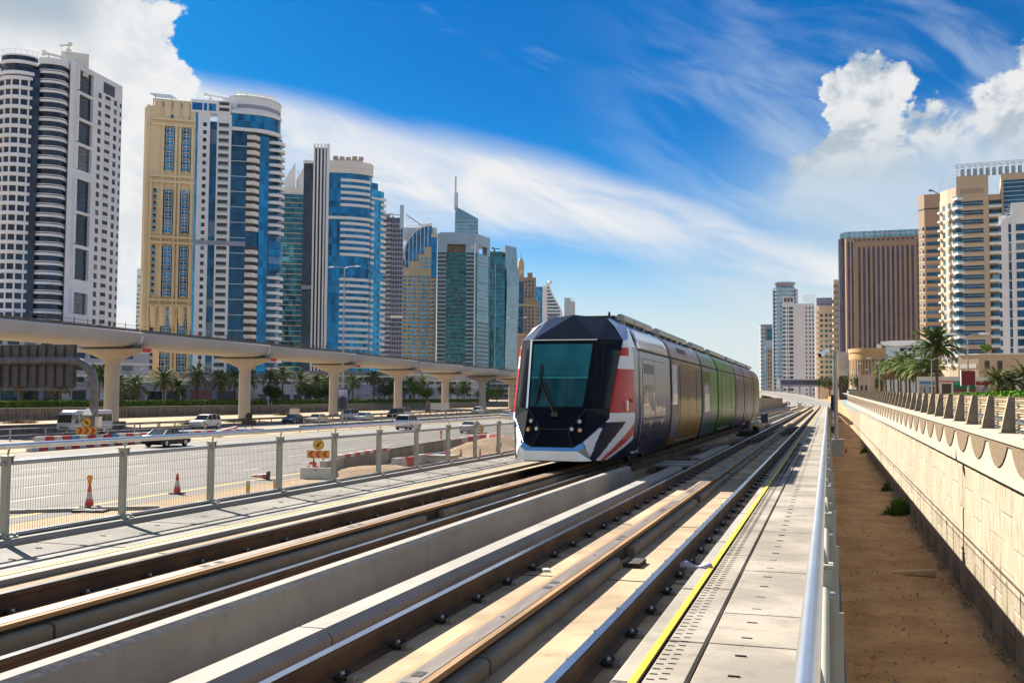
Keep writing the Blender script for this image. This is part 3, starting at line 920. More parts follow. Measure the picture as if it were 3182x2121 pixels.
bp = [(0.57, 0.0, 0.22), (0.54, 0.005, 0.41), (0.66, 0.06, 0.50), (0.78, 0.22, 0.22)]
mb = MB().add([bp[1], mr_(bp[1]), mr_(bp[0]), bp[0]], [(0, 1, 2, 3)])
mb.add([bp[1], bp[0], bp[3], bp[2]], [(0, 1, 2, 3)]).add([mr_(p) for p in (bp[1], bp[0], bp[3], bp[2])], [(3, 2, 1, 0)])
mb.add([bp[0], mr_(bp[0]), mr_(bp[3]), bp[3]], [(0, 1, 2, 3)])
put('bumper', mb.mesh('bumper', T_silver), tram)

for a_, c_ in ((pE, pT), (pT, pU), (pE, pG), (pT, mr_(pT)), (pU, pI)):
    for f in (lambda p: p, mr_):
        if c_[0] < 0 and f is mr_:
            continue
        p_, q_ = f(a_), f(c_)
        put('nose_seam', MB().obox((p_[0], p_[1] - 0.004, p_[2]), (q_[0], q_[1] - 0.004, q_[2]), 0.010, 0.010).mesh('nose_seam', mat('nose_seam_grey', (0.03, 0.03, 0.035), 0.4) if 'nose_seam_grey' not in MATS else MATS['nose_seam_grey']), tram)
# nose flanks, with the striped flag livery laid out on a fine grid
ZS = [0.22, 0.42, 0.60, 0.8, 1.05, 1.28, 2.46, 2.70, 3.0, 3.2]
XF = [0.78, 0.70, 0.64, 0.81, 1.005, 1.005, 1.095, 1.11, 0.87, 0.66]
VF = [0.22, 0.10, 0.10, 0.44, 0.85, 0.90, 1.6, 1.75, 2.05, 2.25]
XB = [1.17, 1.235, 1.28, 1.30, 1.325, 1.325, 1.30, 1.215, 1.08, 0.70]


def tab(xs, ys, x):
    for i in range(len(xs) - 1):
        if x <= xs[i + 1]:
            t = (x - xs[i]) / (xs[i + 1] - xs[i])
            return ys[i] + (ys[i + 1] - ys[i]) * t
    return ys[-1]


def livery(v, z):
    d = z - 0.22
    if z > 2.56:
        return 4
    if v > 2.1:
        return 3
    if z > 2.36:
        return 1 if v < 1.85 + 0.3 * (z - 2.36) and z < 2.53 else 0
    if z > 2.08:
        return 0
    if z > 1.16:
        return 1
    if z > 0.97:
        return 0
    if z > 0.86 and v < 1.4:
        return 2
    if v < 0.10 + 0.8 * d:
        return 0
    if v < 0.33 + 1.6 * d:
        return 2
    if v < 0.50 + 2.2 * d:
        return 0
    if v < 0.66 + 3.0 * d:
        return 1
    if v < 0.78 + 3.6 * d:
        return 0
    return 2


VN = 2.5
zz = [0.22 + (3.2 - 0.22) * i / 130 for i in range(131)]
tt = [i / 80 for i in range(81)]
for s_ in (1, -1):
    mb = MB()
    for z in zz:
        xf, vf, xb = tab(ZS, XF, z), tab(ZS, VF, z), tab(ZS, XB, z)
        for t in tt:
            mb.v.append((s_ * (xf + (xb - xf) * math.sin(t * math.pi / 2) ** 0.75), vf + (VN - vf) * t, z))
    W_ = len(tt)
    for i in range(len(zz) - 1):
        for j in range(W_ - 1):
            a = i * W_ + j
            f = (a, a + 1, a + W_ + 1, a + W_)
            mb.f.append(f if s_ == 1 else f[::-1])
            v = sum(mb.v[k][1] for k in f) / 4
            mb.mi.append(livery(v, (zz[i] + zz[i + 1]) / 2))
            mb.sm.append(True)
    fl_ = put('nose_flank', mb.mesh('nose_flank', [T_white, T_red, T_blue, T_pale, T_roof1]), tram)
    if s_ == 1:
        put('indicator', MB().tube([(1.27, 1.85, 1.42), (1.33, 1.85, 1.42)], 0.04, 10).mesh('indicator', mat('amber', (0.8, 0.16, 0.01), 0.3)), fl_)
        put('handle', MB().bx(1.24, 1.275, 1.5, 1.52, 1.2, 1.42).mesh('handle', T_silver), fl_)
put('nose_core', MB().bx(-0.95, 0.95, 1.7, 2.5, 0.3, 2.4).bx(-0.8, 0.8, 1.0, 2.5, 0.3, 1.2).mesh('nose_core', T_seam), tram)
put('underframe', MB().bx(-0.8, 0.8, 0.9, 44.5, 0.14, 0.30).mesh('underframe', T_seam), tram)

PROF_T = [(1.17, 0.22), (1.235, 0.42), (1.28, 0.62), (1.315, 0.9), (1.325, 1.10), (1.325, 1.6), (1.315, 2.0), (1.30, 2.42), (1.288, 2.50), (1.268, 2.515), (1.268, 2.545), (1.278, 2.56), (1.225, 2.75), (1.12, 2.93), (0.96, 3.07), (0.78, 3.13), (0, 3.15)]


def module(v0, v1, side, roofm, rear=False):
    mb = MB()
    nv = 12
    pr = PROF_T + [(-x, z) for x, z in PROF_T[-2::-1]]
    for i in range(nv + 1):
        v = v0 + (v1 - v0) * i / nv
        e = 0.0
        if rear and i > nv - 2:
            e = 0.12 * (i - nv + 2)
        for x, z in pr:
            mb.v.append((x * (1 - e), v, z - e * 0.6 * max(0, z - 2.2)))
    n = len(pr)
    for i in range(nv):
        for j in range(n - 1):
            a = i * n + j
            f = (a, a + n, a + n + 1, a + 1)
            mb.f.append(f)
            z = (pr[j][1] + pr[j + 1][1]) / 2
            mb.mi.append(2 if 2.50 < z < 2.556 else (1 if z > 2.55 else 0))
            mb.sm.append(not (2.49 < z < 2.57))
    for i, rv in ((0, 1), (nv, 0)):
        ring = list(range(i * n, i * n + n))
        mb.f.append(tuple(ring if rv else ring[::-1]))
        mb.mi.append(3)
        mb.sm.append(False)
    return put('car_section', mb.mesh('car_section', [side, roofm, T_seam, T_seam]), tram)


GV = [2.5, 7.3, 14.3, 19.4, 27.2, 32.2, 38.9, 45.2]
SIDE = [T_pale, T_gold, T_teal, T_green, T_purple, T_brown, T_ochre]
RF = [T_roof1, wrap('roof_violet_gold', [(2.5, (0.50, 0.40, 0.30)), (2.75, (0.40, 0.36, 0.46)), (3.2, (0.55, 0.58, 0.66))], amp=0.3, stretch=(1, 0.4, 1)),
      wrap('roof_teal', [(2.5, (0.16, 0.30, 0.14)), (3.2, (0.30, 0.42, 0.45))], amp=0.3), wrap('roof_green', [(2.5, (0.10, 0.26, 0.05)), (3.2, (0.22, 0.42, 0.16))], amp=0.2),
      wrap('roof_violet', [(2.5, (0.20, 0.16, 0.30)), (3.2, (0.38, 0.34, 0.44))], amp=0.3), wrap('roof_brown', [(2.5, (0.30, 0.22, 0.2)), (3.2, (0.36, 0.32, 0.32))], amp=0.3),
      wrap('roof_ochre', [(2.5, (0.38, 0.25, 0.08)), (3.2, (0.36, 0.28, 0.4))], amp=0.3)]
SECT = []
for i in range(7):
    a = GV[i] + (0.0 if i == 0 else 0.09)
    b = GV[i + 1] - 0.09
    SECT.append(module(a, b, SIDE[i], RF[i], rear=(i == 6)))
    if i < 6:
        gm = MB()
        for k in range(4):
            v = GV[i + 1] - 0.085 + k * 0.0425
            gm.extr([(1.20 - 0.03 * (k % 2), 0.3), (1.24 - 0.03 * (k % 2), 2.3), (1.12 - 0.03 * (k % 2), 2.8), (0.7, 3.02), (-0.7, 3.02), (-1.12, 2.8), (-1.24, 2.3), (-1.2, 0.3)], v, v + 0.0425)
        put('gangway_bellows', gm.mesh('gangway_bellows', T_seam), tram)


def side_panel(sec, name, v0, v1, z0, z1, m, off=0.008, poly=None, thick=0.02):
    """thin plate lying on the right-hand and left-hand wall of a section"""
    v0, v1 = v0 - 0.65, v1 - 0.65
    if poly:
        poly = [(v - 0.65, z) for v, z in poly]
    for s_ in (1, -1):
        x = lambda z: tab([p[1] for p in PROF_T[:9]], [p[0] for p in PROF_T[:9]], z)
        if poly is None:
            n_ = 8
            mb = MB()
            for k in range(n_ + 1):
                z = z0 + (z1 - z0) * k / n_
                mb.v += [(s_ * (x(z) + off), v0, z), (s_ * (x(z) + off), v1, z)]
            for k in range(n_):
                f = (2 * k, 2 * k + 1, 2 * k + 3, 2 * k + 2)
                mb.f.append(f if s_ == 1 else f[::-1]); mb.mi.append(0); mb.sm.append(True)
            for y, fl2 in ((v0, 1), (v1, -1)):
                vs = [(s_ * (x(z0 + (z1 - z0) * k / n_) + off), y, z0 + (z1 - z0) * k / n_) for k in range(n_ + 1)] + [(s_ * (x(z0 + (z1 - z0) * k / n_) - thick), y, z0 + (z1 - z0) * k / n_) for k in range(n_, -1, -1)]
                mb.add(vs, [tuple(range(len(vs)))])
        else:
            mb = MB().add([(s_ * (x(z) + off), v, z) for v, z in poly], [tuple(range(len(poly)))[::s_]])
        put(name, mb.mesh(name, m), sec)


def seam(sec, v0, v1, z0, z1, w_=0.014):
    """dark joint line as a slim raised gasket"""
    side_panel(sec, 'seam', v0 - w_, v1 + w_, z0 - w_, z1 + w_, T_seam, 0.004)


def opening(sec, name, v0, v1, z0, z1, m):
    seam(sec, v0, v1, z0, z1)
    side_panel(sec, name, v0, v1, z0, z1, m, 0.010)


T_skirt = mat('tram_skirt_violet', (0.015, 0.012, 0.04), 0.2, 0.0, 0.3, 1.5, spec=0.12)
# first section: blanked windows, skirt flaps, louvre
s1 = SECT[0]
for a, b in ((3.62, 5.28), (5.32, 6.98)):
    opening(s1, 'window', a, b, 1.02, 2.34, T_pale)
    opening(s1, 'skirt_flap', a, b, 0.36, 0.72, T_skirt)
    side_panel(s1, 'flap', a, b, 0.78, 0.97, T_skirt, 0.010)
    side_panel(s1, 'latch', (a + b) / 2 + 0.2, (a + b) / 2 + 0.32, 0.83, 0.94, T_silver, 0.016)
side_panel(s1, 'print', 0, 0, 0, 0, T_print, 0.013, poly=[(3.64, 1.03), (5.26, 1.03), (5.26, 1.62), (4.9, 1.76), (4.5, 1.79), (3.70, 1.73), (3.64, 1.6)])
side_panel(s1, 'print', 0, 0, 0, 0, T_print, 0.013, poly=[(5.34, 1.03), (6.9, 1.03), (6.9, 1.22), (6.78, 1.22), (6.72, 1.5), (6.66, 1.22), (6.0, 1.3), (5.6, 1.26), (5.34, 1.38)])
side_panel(s1, 'louvre', 3.75, 5.15, 2.02, 2.24, M_black, 0.014)
side_panel(s1, 'door_edge', 3.18, 3.20, 0.5, 2.4, T_seam, 0.006)
side_panel(s1, 'door_edge', 3.45, 3.48, 0.32, 2.4, T_silver, 0.006)
side_panel(s1, 'step', 2.85, 3.5, 0.28, 0.33, T_silver, 0.05)
# second section: golden double doors
s2_ = SECT[1]
side_panel(s2_, 'front_panel', 8.15, 9.5, 0.4, 2.4, T_purple, 0.006)
side_panel(s2_, 'sky_print', 8.2, 9.1, 1.3, 2.36, mat('print_sky', (0.34, 0.38, 0.62), 0.25, 0.3, 0, 1.6, (0.75, 0.70, 0.66), coat=0.5), 0.012)
opening(s2_, 'door', 9.75, 11.5, 0.36, 2.4, T_gold)
opening(s2_, 'door', 11.53, 13.2, 0.36, 2.4, T_gold)
opening(s2_, 'window', 13.5, 14.6, 1.05, 2.34, T_gold)
side_panel(s2_, 'step', 9.7, 13.3, 0.28, 0.33, T_silver, 0.05)
vt = MB()
for i in range(6):
    for j in range(3):
        vt.bx(1.20 - 0.028 * j, 1.245 - 0.028 * j, 9.35 + 0.3 * i, 9.55 + 0.3 * i, 2.74 + 0.05 * j, 2.775 + 0.05 * j)
stuff(put('vent_slots', vt.mesh('vent_slots', M_black), s2_))
s3_ = SECT[2]
opening(s3_, 'window', 15.6, 17.2, 1.0, 2.34, mat('tram_dark_window', (0.045, 0.04, 0.05), 0.12, 0.3, coat=0.5))
side_panel(s3_, 'poster', 15.7, 17.1, 1.02, 1.62, mat('tram_poster_grey', (0.50, 0.48, 0.50), 0.3, 0.2), 0.014)
side_panel(s3_, 'green_panel', 17.4, 19.9, 1.0, 2.4, T_green, 0.008)
side_panel(s3_, 'green_panel', 17.4, 19.9, 0.34, 0.72, T_green, 0.008)
s4_ = SECT[3]
opening(s4_, 'door', 21.6, 23.4, 0.36, 2.4, T_green)
opening(s4_, 'door', 23.43, 25.2, 0.36, 2.4, T_green)
opening(s4_, 'window', 25.6, 27.4, 1.05, 2.34, T_green)
side_panel(s4_, 'step', 21.5, 25.3, 0.28, 0.33, T_silver, 0.05)
for sec, a, b, mm in ((SECT[4], 28.8, 32.4, T_purple), (SECT[6], 41.0, 44.6, T_ochre)):
    md = (a + b) / 2
    for p_, q_ in ((a, md - 0.02), (md + 0.02, b)):
        opening(sec, 'window', p_, q_, 1.04, 2.34, mm)
        opening(sec, 'skirt_flap', p_, q_, 0.5, 0.94, mm)
opening(SECT[5], 'door', 34.6, 36.2, 0.36, 2.4, T_brown)
opening(SECT[5], 'door', 36.23, 37.8, 0.36, 2.4, T_brown)
opening(SECT[5], 'window', 38.2, 39.4, 1.05, 2.34, T_brown)
# roof fairings and equipment
fair = MB().extr([(-0.09, 3.10), (0.10, 3.06), (0.13, 3.18), (0.10, 3.30), (0.03, 3.36), (-0.06, 3.36), (-0.09, 3.3)], 0, 1)
for i, (a, b) in enumerate([(3.0, 6.9), (8.0, 13.8), (15.2, 18.8), (20.5, 26.6), (27.9, 31.8), (33.2, 38.5), (39.8, 43.6)]):
    sec = SECT[i]
    for s_ in (1, -1):
        mb = MB()
        n_ = 5 if i % 2 else 3
        for k in range(n_):
            y0 = a + (b - a) * k / n_ + 0.03
            y1 = a + (b - a) * (k + 1) / n_ - 0.03
            mb.extr([(s_ * (0.80 + x), z) for x, z in [(-0.08, 3.22), (0.08, 3.19), (0.11, 3.25), (0.08, 3.32), (0.03, 3.35), (-0.05, 3.35), (-0.08, 3.31)]][::s_], y0, y1)
            mb.bx(s_ * 0.80 - 0.05, s_ * 0.80 + 0.05, y0 + 0.2, y0 + 0.3, 3.08, 3.2)
        put('roof_fairing', mb.mesh('roof_fairing', T_fair), sec)
    put('roof_unit', MB().bx(-0.62, 0.62, a + 0.3, b - 0.3, 3.14, 3.34).mesh('roof_unit', T_seam), sec)
put('antenna', MB().extr([(0, 3.20), (0.22, 3.20), (0.10, 3.36)], -0.02, 0.02, axis='x').mesh('antenna', M_black), tram, (0.66, 2.4, 0))
WH = MB().tube([(0, 0, 0), (0.12, 0, 0)], 0.30, 20).mesh('wheel', M_iron)
for v in (4.3, 6.1, 16.6, 18.4, 29.6, 31.4, 42, 43.8):
    for x in (-0.78, 0.66):
        put('wheel', WH, tram, (x, v, 0.29))
# ---------------------------------------------------------------- ground, sand trench, retaining wall and road on the right
def sand_mat(name, c1, c2, sc=0.25, b=0.5, streak=(1, 1, 1)):
    m = mat(name, c1, 0.95, 0, 0, sc, c2, bump=b, bs=7.0, stretch=streak, dirt=0.5, th=(0.3, 0.7), detail=8)
    return m


M_sand = sand_mat('sand_brown', (0.36, 0.20, 0.085), (0.54, 0.34, 0.165), 0.45, 1.0)
M_sand_l = sand_mat('sand_pale', (0.27, 0.185, 0.10), (0.36, 0.26, 0.155), 0.2, 0.6)
M_asph = mat('asphalt', (0.11, 0.104, 0.098), 0.9, 0, 0.10, 0.12, bump=0.1, bs=40, stretch=(1, 0.12, 1))
M_asph_d = mat('asphalt_dark', (0.085, 0.085, 0.09), 0.9, 0, 0.15, 0.2, bump=0.1, bs=40)
M_wallp = mat('wall_panel', (0.20, 0.15, 0.095), 0.9, 0, 0, 2.0, (0.36, 0.30, 0.22), bump=0.8, bs=3.0, stretch=(1, 6, 0.55), dirt=0.35, th=(0.3, 0.7))
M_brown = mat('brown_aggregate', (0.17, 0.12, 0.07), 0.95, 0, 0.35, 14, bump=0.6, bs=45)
M_cornice = mat('cornice_white', (0.38, 0.34, 0.275), 0.85, 0, 0.10, 0.8, bump=0.05, bs=14, dirt=0.08)
M_beam = mat('guard_beam', (0.36, 0.28, 0.18), 0.6, 0.2, 0.12, 1.5)
M_fin = mat('guard_post', (0.22, 0.195, 0.16), 0.75, 0.1, 0.15, 3)


def gz_r(y):
    return 0.40 + 0.0088 * (min(y, 240) - 27)


def sheet(rows, m, name):
    """rows: list of (y, [(x, z), ...]) all with the same number of points"""
    mb = MB()
    n = len(rows[0][1])
    for y, ps in rows:
        mb.v += [(x, y, z) for x, z in ps]
    for i in range(len(rows) - 1):
        for j in range(n - 1):
            a = i * n + j
            mb.f.append((a, a + 1, a + n + 1, a + n)); mb.mi.append(0); mb.sm.append(True)
    return struct(mb.obj(name, m))


rows = []
random.seed(3)
for i in range(150):
    y = -12 + i * 1.6 if i < 110 else 164 + (i - 109) * 8
    base = -5.15 + max(0, (y - 120)) * 0.0215
    rows.append((y, [(0.08 + 4.35 * k / 14, base + random.uniform(-0.05, 0.05) + (0.10 if k in (0, 14) else 0) + (0.06 if k == 13 else 0)) for k in range(15)]))
sheet(rows, M_sand, 'sand_trench')
# upper ground right of the wall, and the land out to the horizon
sheet([(y, [(4.9, gz_r(y) - 0.05), (9, gz_r(y) - 0.06), (60, gz_r(y) - 0.06), (3500, gz_r(y) - 0.06)]) for y in (-15, 27, 90, 160, 240, 700, 4200)], M_sand_l, 'ground_right')
sheet([(y, [(5.6, gz_r(y) - 0.045), (9.6, gz_r(y) - 0.045)]) for y in (-15, 27, 90, 160, 240, 420)], M_asph_d, 'road_right')
sheet([(y, [(-3500, -3.06), (-60, -3.06), (-8.95, -3.06 if y > 70 or y < 60 else -3.06)]) for y in (-60, 60, 70, 206, 4200)], M_sand_l, 'ground_left')
sheet([(y, [(0.2, z), (4.9, z)]) for y, z in ((330, -0.85), (460, 0.2), (4200, 0.2))], M_sand, 'ground_ahead')
sheet([(y, [(-8.97, z), (0.2, z)]) for y, z in ((204.9, -0.9), (320, -0.9), (460, 0.2), (4200, 0.2))], M_sand, 'ground_ahead')
# earth bank beneath the left-hand fence, falling to the road
rows = []
for i in range(70):
    y = -14 + i * 3.4
    rows.append((y, [(-8.6, -0.26), (-9.6, -0.24 + random.uniform(-.03, .03)), (-10.6, -0.45 + random.uniform(-.05, .05)), (-13, -1.6 + random.uniform(-.1, .1)), (-17, -2.75 + random.uniform(-.08, .08)), (-21, -3.0), (-22.5, -3.10)][::-1]))
sheet(rows, M_sand_l, 'sand_bank')

WX = 4.40
wall = thing('retaining_wall', 'tall cream retaining wall of textured panels along the sand trench', 'retaining wall')
put('backing', MB().bx(WX + 0.03, WX + 0.5, -12, 330, -6, -0.75).mesh('backing', mat('joint_brown', (0.26, 0.19, 0.12), 0.95)), wall)
PW, PH = 1.9, 1.5
wt = [mat('wall_panel_%s' % q, c, 0.9, 0, 0, 2.6, c2, bump=1.0, bs=2.6, stretch=(1, 9, 0.55), dirt=0.45, th=(0.28, 0.56)) for q, c, c2 in
      (('a', (0.16, 0.115, 0.066), (0.43, 0.37, 0.275)), ('b', (0.15, 0.108, 0.06), (0.405, 0.345, 0.255)), ('c', (0.17, 0.125, 0.075), (0.44, 0.385, 0.29)))]
panel = []
for t in wt:
    g = 0.012
    mb = MB()
    x1 = WX + 0.05
    # face with a bevelled edge and vertical ribs of uneven depth
    n = 14
    ys = [g + (PW - 2 * g) * k / n for k in range(n + 1)]
    ds = [random.uniform(0, 0.022) for k in range(n + 1)]
    ds[0] = ds[-1] = 0.03
    for y, d in zip(ys, ds):
        mb.v += [(WX + d + 0.02, y, g), (WX + d, y, g + 0.03), (WX + d, y, PH - g - 0.03), (WX + d + 0.02, y, PH - g)]
    for k in range(n):
        for q in range(3):
            a = k * 4 + q
            mb.f.append((a, a + 1, a + 5, a + 4)); mb.mi.append(0); mb.sm.append(False)
    panel.append(mb.mesh('wall_panel', t))
cnt = 0
for k in range(80):
    for r_ in range(3):
        y = 8 + k * PW
        zo = -5.25 + r_ * PH + (0.75 if k % 2 else 0.0)
        if r_ == 2 and k % 2:
            zo -= 0.0
        if cnt < 296:
            put('wall_panel', random.choice(panel), wall, (0, y, zo if r_ < 3 else zo))
            cnt += 1
mb = MB().bx(WX + 0.012, WX + 0.03, -12, 8, -6, -0.7).bx(WX + 0.012, WX + 0.03, 8 + 80 * PW, 330, -6, -0.6)
for k in range(80):   # short make-up pieces below the cornice and at the foot of the staggered columns
    y = 8 + k * PW
    if k % 2 == 0:
        mb.bx(WX + 0.008, WX + 0.03, y + 0.012, y + PW - 0.012, -0.735, -0.5)
    else:
        mb.bx(WX + 0.008, WX + 0.03, y + 0.012, y + PW - 0.012, -5.4, -4.515)
stuff(put('wall_fill', mb.mesh('wall_fill', M_wallp), wall))

cor = thing('wall_cornice', 'pale cornice with brown scalloped waves along the top of the retaining wall', 'cornice')
MODL = 3.75
Y0C = 39.14 - 8 * MODL
ztop = lambda y: 0.41 + 0.0086 * (y - 27)
zbot = lambda y: -0.63 + 0.0040 * (y - 27)
for k in range(64):
    ya, yb = Y0C + k * MODL, Y0C + (k + 1) * MODL
    za, zb, ta, tb = zbot(ya), zbot(yb), ztop(ya), ztop(yb)
    ya += 0.008
    yb -= 0.008
    mb = MB().add([(4.22, ya, za), (4.6, ya, za), (4.6, ya, ta), (4.25, ya, ta), (4.22, yb, zb), (4.6, yb, zb), (4.6, yb, tb), (4.25, yb, tb)],
                  [(0, 3, 7, 4), (0, 4, 5, 1), (3, 2, 6, 7), (0, 1, 2, 3), (5, 4, 7, 6)])
    p = put('cornice_block', mb.mesh('cornice_block', M_cornice), cor)
    top, bot = [], []
    n = 24 if k < 30 else 10
    for i in range(n + 1):
        t = i / n
        y = ya + (yb - ya) * t
        tz = ta + (tb - ta) * t
        h = tz - (za + (zb - za) * t)
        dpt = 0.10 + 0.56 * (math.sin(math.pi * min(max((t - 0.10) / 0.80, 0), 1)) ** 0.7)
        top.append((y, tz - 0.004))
        bot.append((y, tz - h * dpt))
    mb = MB()
    xs = lambda y, z: 4.22 + 0.03 * (z - zbot(y)) / (ztop(y) - zbot(y)) - 0.035
    for (y, z) in top + bot:
        mb.v.append((xs(y, z), y, z))
    for (y, z) in bot:
        mb.v.append((xs(y, z) + 0.06, y, z))
    m_ = n + 1
    for i in range(n):
        mb.f += [(i, i + 1, m_ + i + 1, m_ + i), (m_ + i, m_ + i + 1, 2 * m_ + i + 1, 2 * m_ + i)]
        mb.mi += [0, 1]
        mb.sm += [False, True]
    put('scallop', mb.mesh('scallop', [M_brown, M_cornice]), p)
mb = MB()
for ya, yb in ((-12, 30), (30, 90), (90, 240), (240, 330)):
    mb.add([(4.16, ya, ztop(ya)), (5.5, ya, ztop(ya)), (5.5, ya, ztop(ya) + 0.07), (4.16, ya, ztop(ya) + 0.07), (4.16, yb, ztop(yb)), (5.5, yb, ztop(yb)), (5.5, yb, ztop(yb) + 0.07), (4.16, yb, ztop(yb) + 0.07)],
           [(0, 3, 7, 4), (3, 2, 6, 7), (0, 4, 5, 1), (0, 1, 2, 3), (1, 5, 6, 2), (4, 7, 6, 5)])
put('coping', mb.mesh('coping', M_cornice), cor)

gr = thing('guard_railing', 'bridge railing of tapered grey posts and pale beams above the cornice', 'railing')
FIN = MB().add([(4.74, -0.06, 0), (5.12, -0.06, 0), (5.12, -0.06, 1.04), (4.96, -0.06, 1.04), (4.74, 0.06, 0), (5.12, 0.06, 0), (5.12, 0.06, 1.04), (4.96, 0.06, 1.04)],
               [(0, 1, 2, 3), (7, 6, 5, 4), (0, 3, 7, 4), (1, 5, 6, 2), (3, 2, 6, 7), (0, 4, 5, 1)], 0)
FIN.add([(4.72, -0.1, 0), (4.735, -0.1, 0), (4.955, -0.1, 1.04), (4.94, -0.1, 1.04), (4.72, 0.1, 0), (4.735, 0.1, 0), (4.955, 0.1, 1.04), (4.94, 0.1, 1.04)],
        [(0, 1, 2, 3), (7, 6, 5, 4), (0, 3, 7, 4), (1, 5, 6, 2), (3, 2, 6, 7)], 1)  # sunlit look of the post's left edge put into a paler plate colour
FIN.bx(4.66, 5.2, -0.14, 0.14, 0, 0.02, 1)
FINM = FIN.mesh('post', [M_fin, M_beam])
CLAMP = MB().bx(5.125, 5.14, -0.05, 0.05, 0.0, 0.07).mesh('splice_plate', M_galv)
for k in range(-4, 60):
    y = 32.72 + 3.87 * k
    z = ztop(y) + 0.07
    p = put('post', FINM, gr, (0, y, z))
    if k < 16:
        for h in (0.20, 0.50, 0.80, 0.98):
            for dy in (-0.3, 0.3):
                put('splice_plate', CLAMP, p, (-0.02, dy, h - 0.035))
for h, hh in ((0.20, 0.15), (0.50, 0.15), (0.80, 0.15), (1.0, 0.08)):
    mb = MB()
    for ya, yb in ((-12, 40), (40, 120), (120, 260)):
        za, zb = ztop(ya) + 0.07 + h, ztop(yb) + 0.07 + h
        mb.add([(5.16, ya, za - hh / 2), (5.22, ya, za - hh / 4), (5.16, ya, za), (5.22, ya, za + hh / 4), (5.16, ya, za + hh / 2), (5.26, ya, za), (5.16, yb, zb - hh / 2), (5.22, yb, zb - hh / 4), (5.16, yb, zb), (5.22, yb, zb + hh / 4), (5.16, yb, zb + hh / 2), (5.26, yb, zb)],
               [(0, 1, 7, 6), (1, 2, 8, 7), (2, 3, 9, 8), (3, 4, 10, 9), (4, 5, 11, 10), (5, 0, 6, 11)])
    put('beam', mb.mesh('beam', M_beam), gr)
# light slats filling the gaps between the beams
for h in (0.31, 0.36, 0.41, 0.62, 0.67, 0.72, 0.90):
    mb = MB()
    for ya, yb in ((-12, 40), (40, 120), (120, 260)):
        mb.obox((5.30, ya, ztop(ya) + 0.07 + h), (5.30, yb, ztop(yb) + 0.07 + h), 0.02, 0.022)
    put('slat', mb.mesh('slat', M_fin), gr)


# things in the trench
def cone_mesh(h=1.0):
    mb = MB().bx(-0.2, 0.2, -0.2, 0.2, 0, 0.04, 2)
    mb.lathe([(0.15, 0.04), (0.11, 0.30 * h)], 14, mi=0).lathe([(0.11, 0.301 * h), (0.075, 0.55 * h)], 14, mi=1).lathe([(0.075, 0.551 * h), (0.035, 0.93 * h), (0.02, 0.97 * h)], 14, mi=0)
    return mb


M_cred = mat('cone_red', (0.55, 0.035, 0.02), 0.55, 0, 0.1, 3)
M_cbase = mat('cone_base', (0.03, 0.03, 0.03), 0.8)
cn = MB().bx(-0.2, 0.2, -0.2, 0.2, 0, 0.04, 1)
cn.lathe([(0.16, 0.04), (0.03, 1.12), (0.015, 1.14)], 14)
tag(cn.obj('traffic_cone', [M_cred, M_cbase], None, (1.5, 124, -5.12)), 'plain red traffic cone standing in the sand trench', 'cone')
cn = MB().lathe([(0.12, 0.0), (0.03, 0.85)], 12)
tag(cn.obj('traffic_cone', M_cred, None, (1.95, 130, -5.0), (0.3, 0.2, 0)), 'smaller leaning red cone just behind the one in the trench', 'cone')
bd = MB().add([(0, 0, 0), (1.5, 0.25, 0), (1.55, 0.02, 0), (0.05, -0.22, 0), (0, 0, 0.05), (1.5, 0.25, 0.28), (1.55, 0.02, 0.26), (0.05, -0.22, 0.05)],
              [(3, 2, 1, 0), (4, 5, 6, 7), (0, 1, 5, 4), (1, 2, 6, 5), (2, 3, 7, 6), (3, 0, 4, 7)])
tag(bd.obj('timber_board', mat('old_board', (0.48, 0.37, 0.24), 0.9, 0, 0.15, 2), None, (2.3, 42.5, -5.12), (0, 0, -0.35)), 'loose pale board lying on the brown sand', 'board')
# rubble along the foot of the wall and over the sand
mb = MB()
for k in range(4200):
    y = random.uniform(14, 60) if random.random() < 0.7 else random.uniform(60, 150)
    x = 4.36 - abs(random.gauss(0, 0.16)) if random.random() < 0.6 else random.uniform(0.3, 4.3)
    a = random.uniform(0.02, 0.09) if x > 3.9 else random.uniform(0.015, 0.055)
    t = random.random() * 3
    dx, dy = a * math.cos(t), a * math.sin(t)
    z = -5.15 + max(0, y - 120) * 0.0215 + (0.06 if x > 4.1 else 0.0)
    mb.add([(x - dx, y - dy, z), (x + dy, y - dx, z), (x + dx, y + dy, z), (x - dy, y + dx, z), (x, y + a * 0.2, z + a * random.uniform(0.5, 1.2)), (x + a * .3, y, z + a * random.uniform(0.5, 1.0))],
           [(0, 1, 5), (1, 2, 5), (2, 3, 4), (3, 0, 4), (0, 5, 4), (2, 4, 5)], random.choice((0, 0, 1)))
stuff(mb.obj('rubble', [M_sand, M_conc_d]), 'loose stones and rubble strewn along the foot of the wall', 'rubble')


# ---------------------------------------------------------------- vegetation builders
def leafm(name, c1, c2, trans=0.25):
    m = mat(name, c1, 0.8, 0, 0, 0.9, c2, th=(0.35, 0.65), detail=3, spec=0.08)
    return m


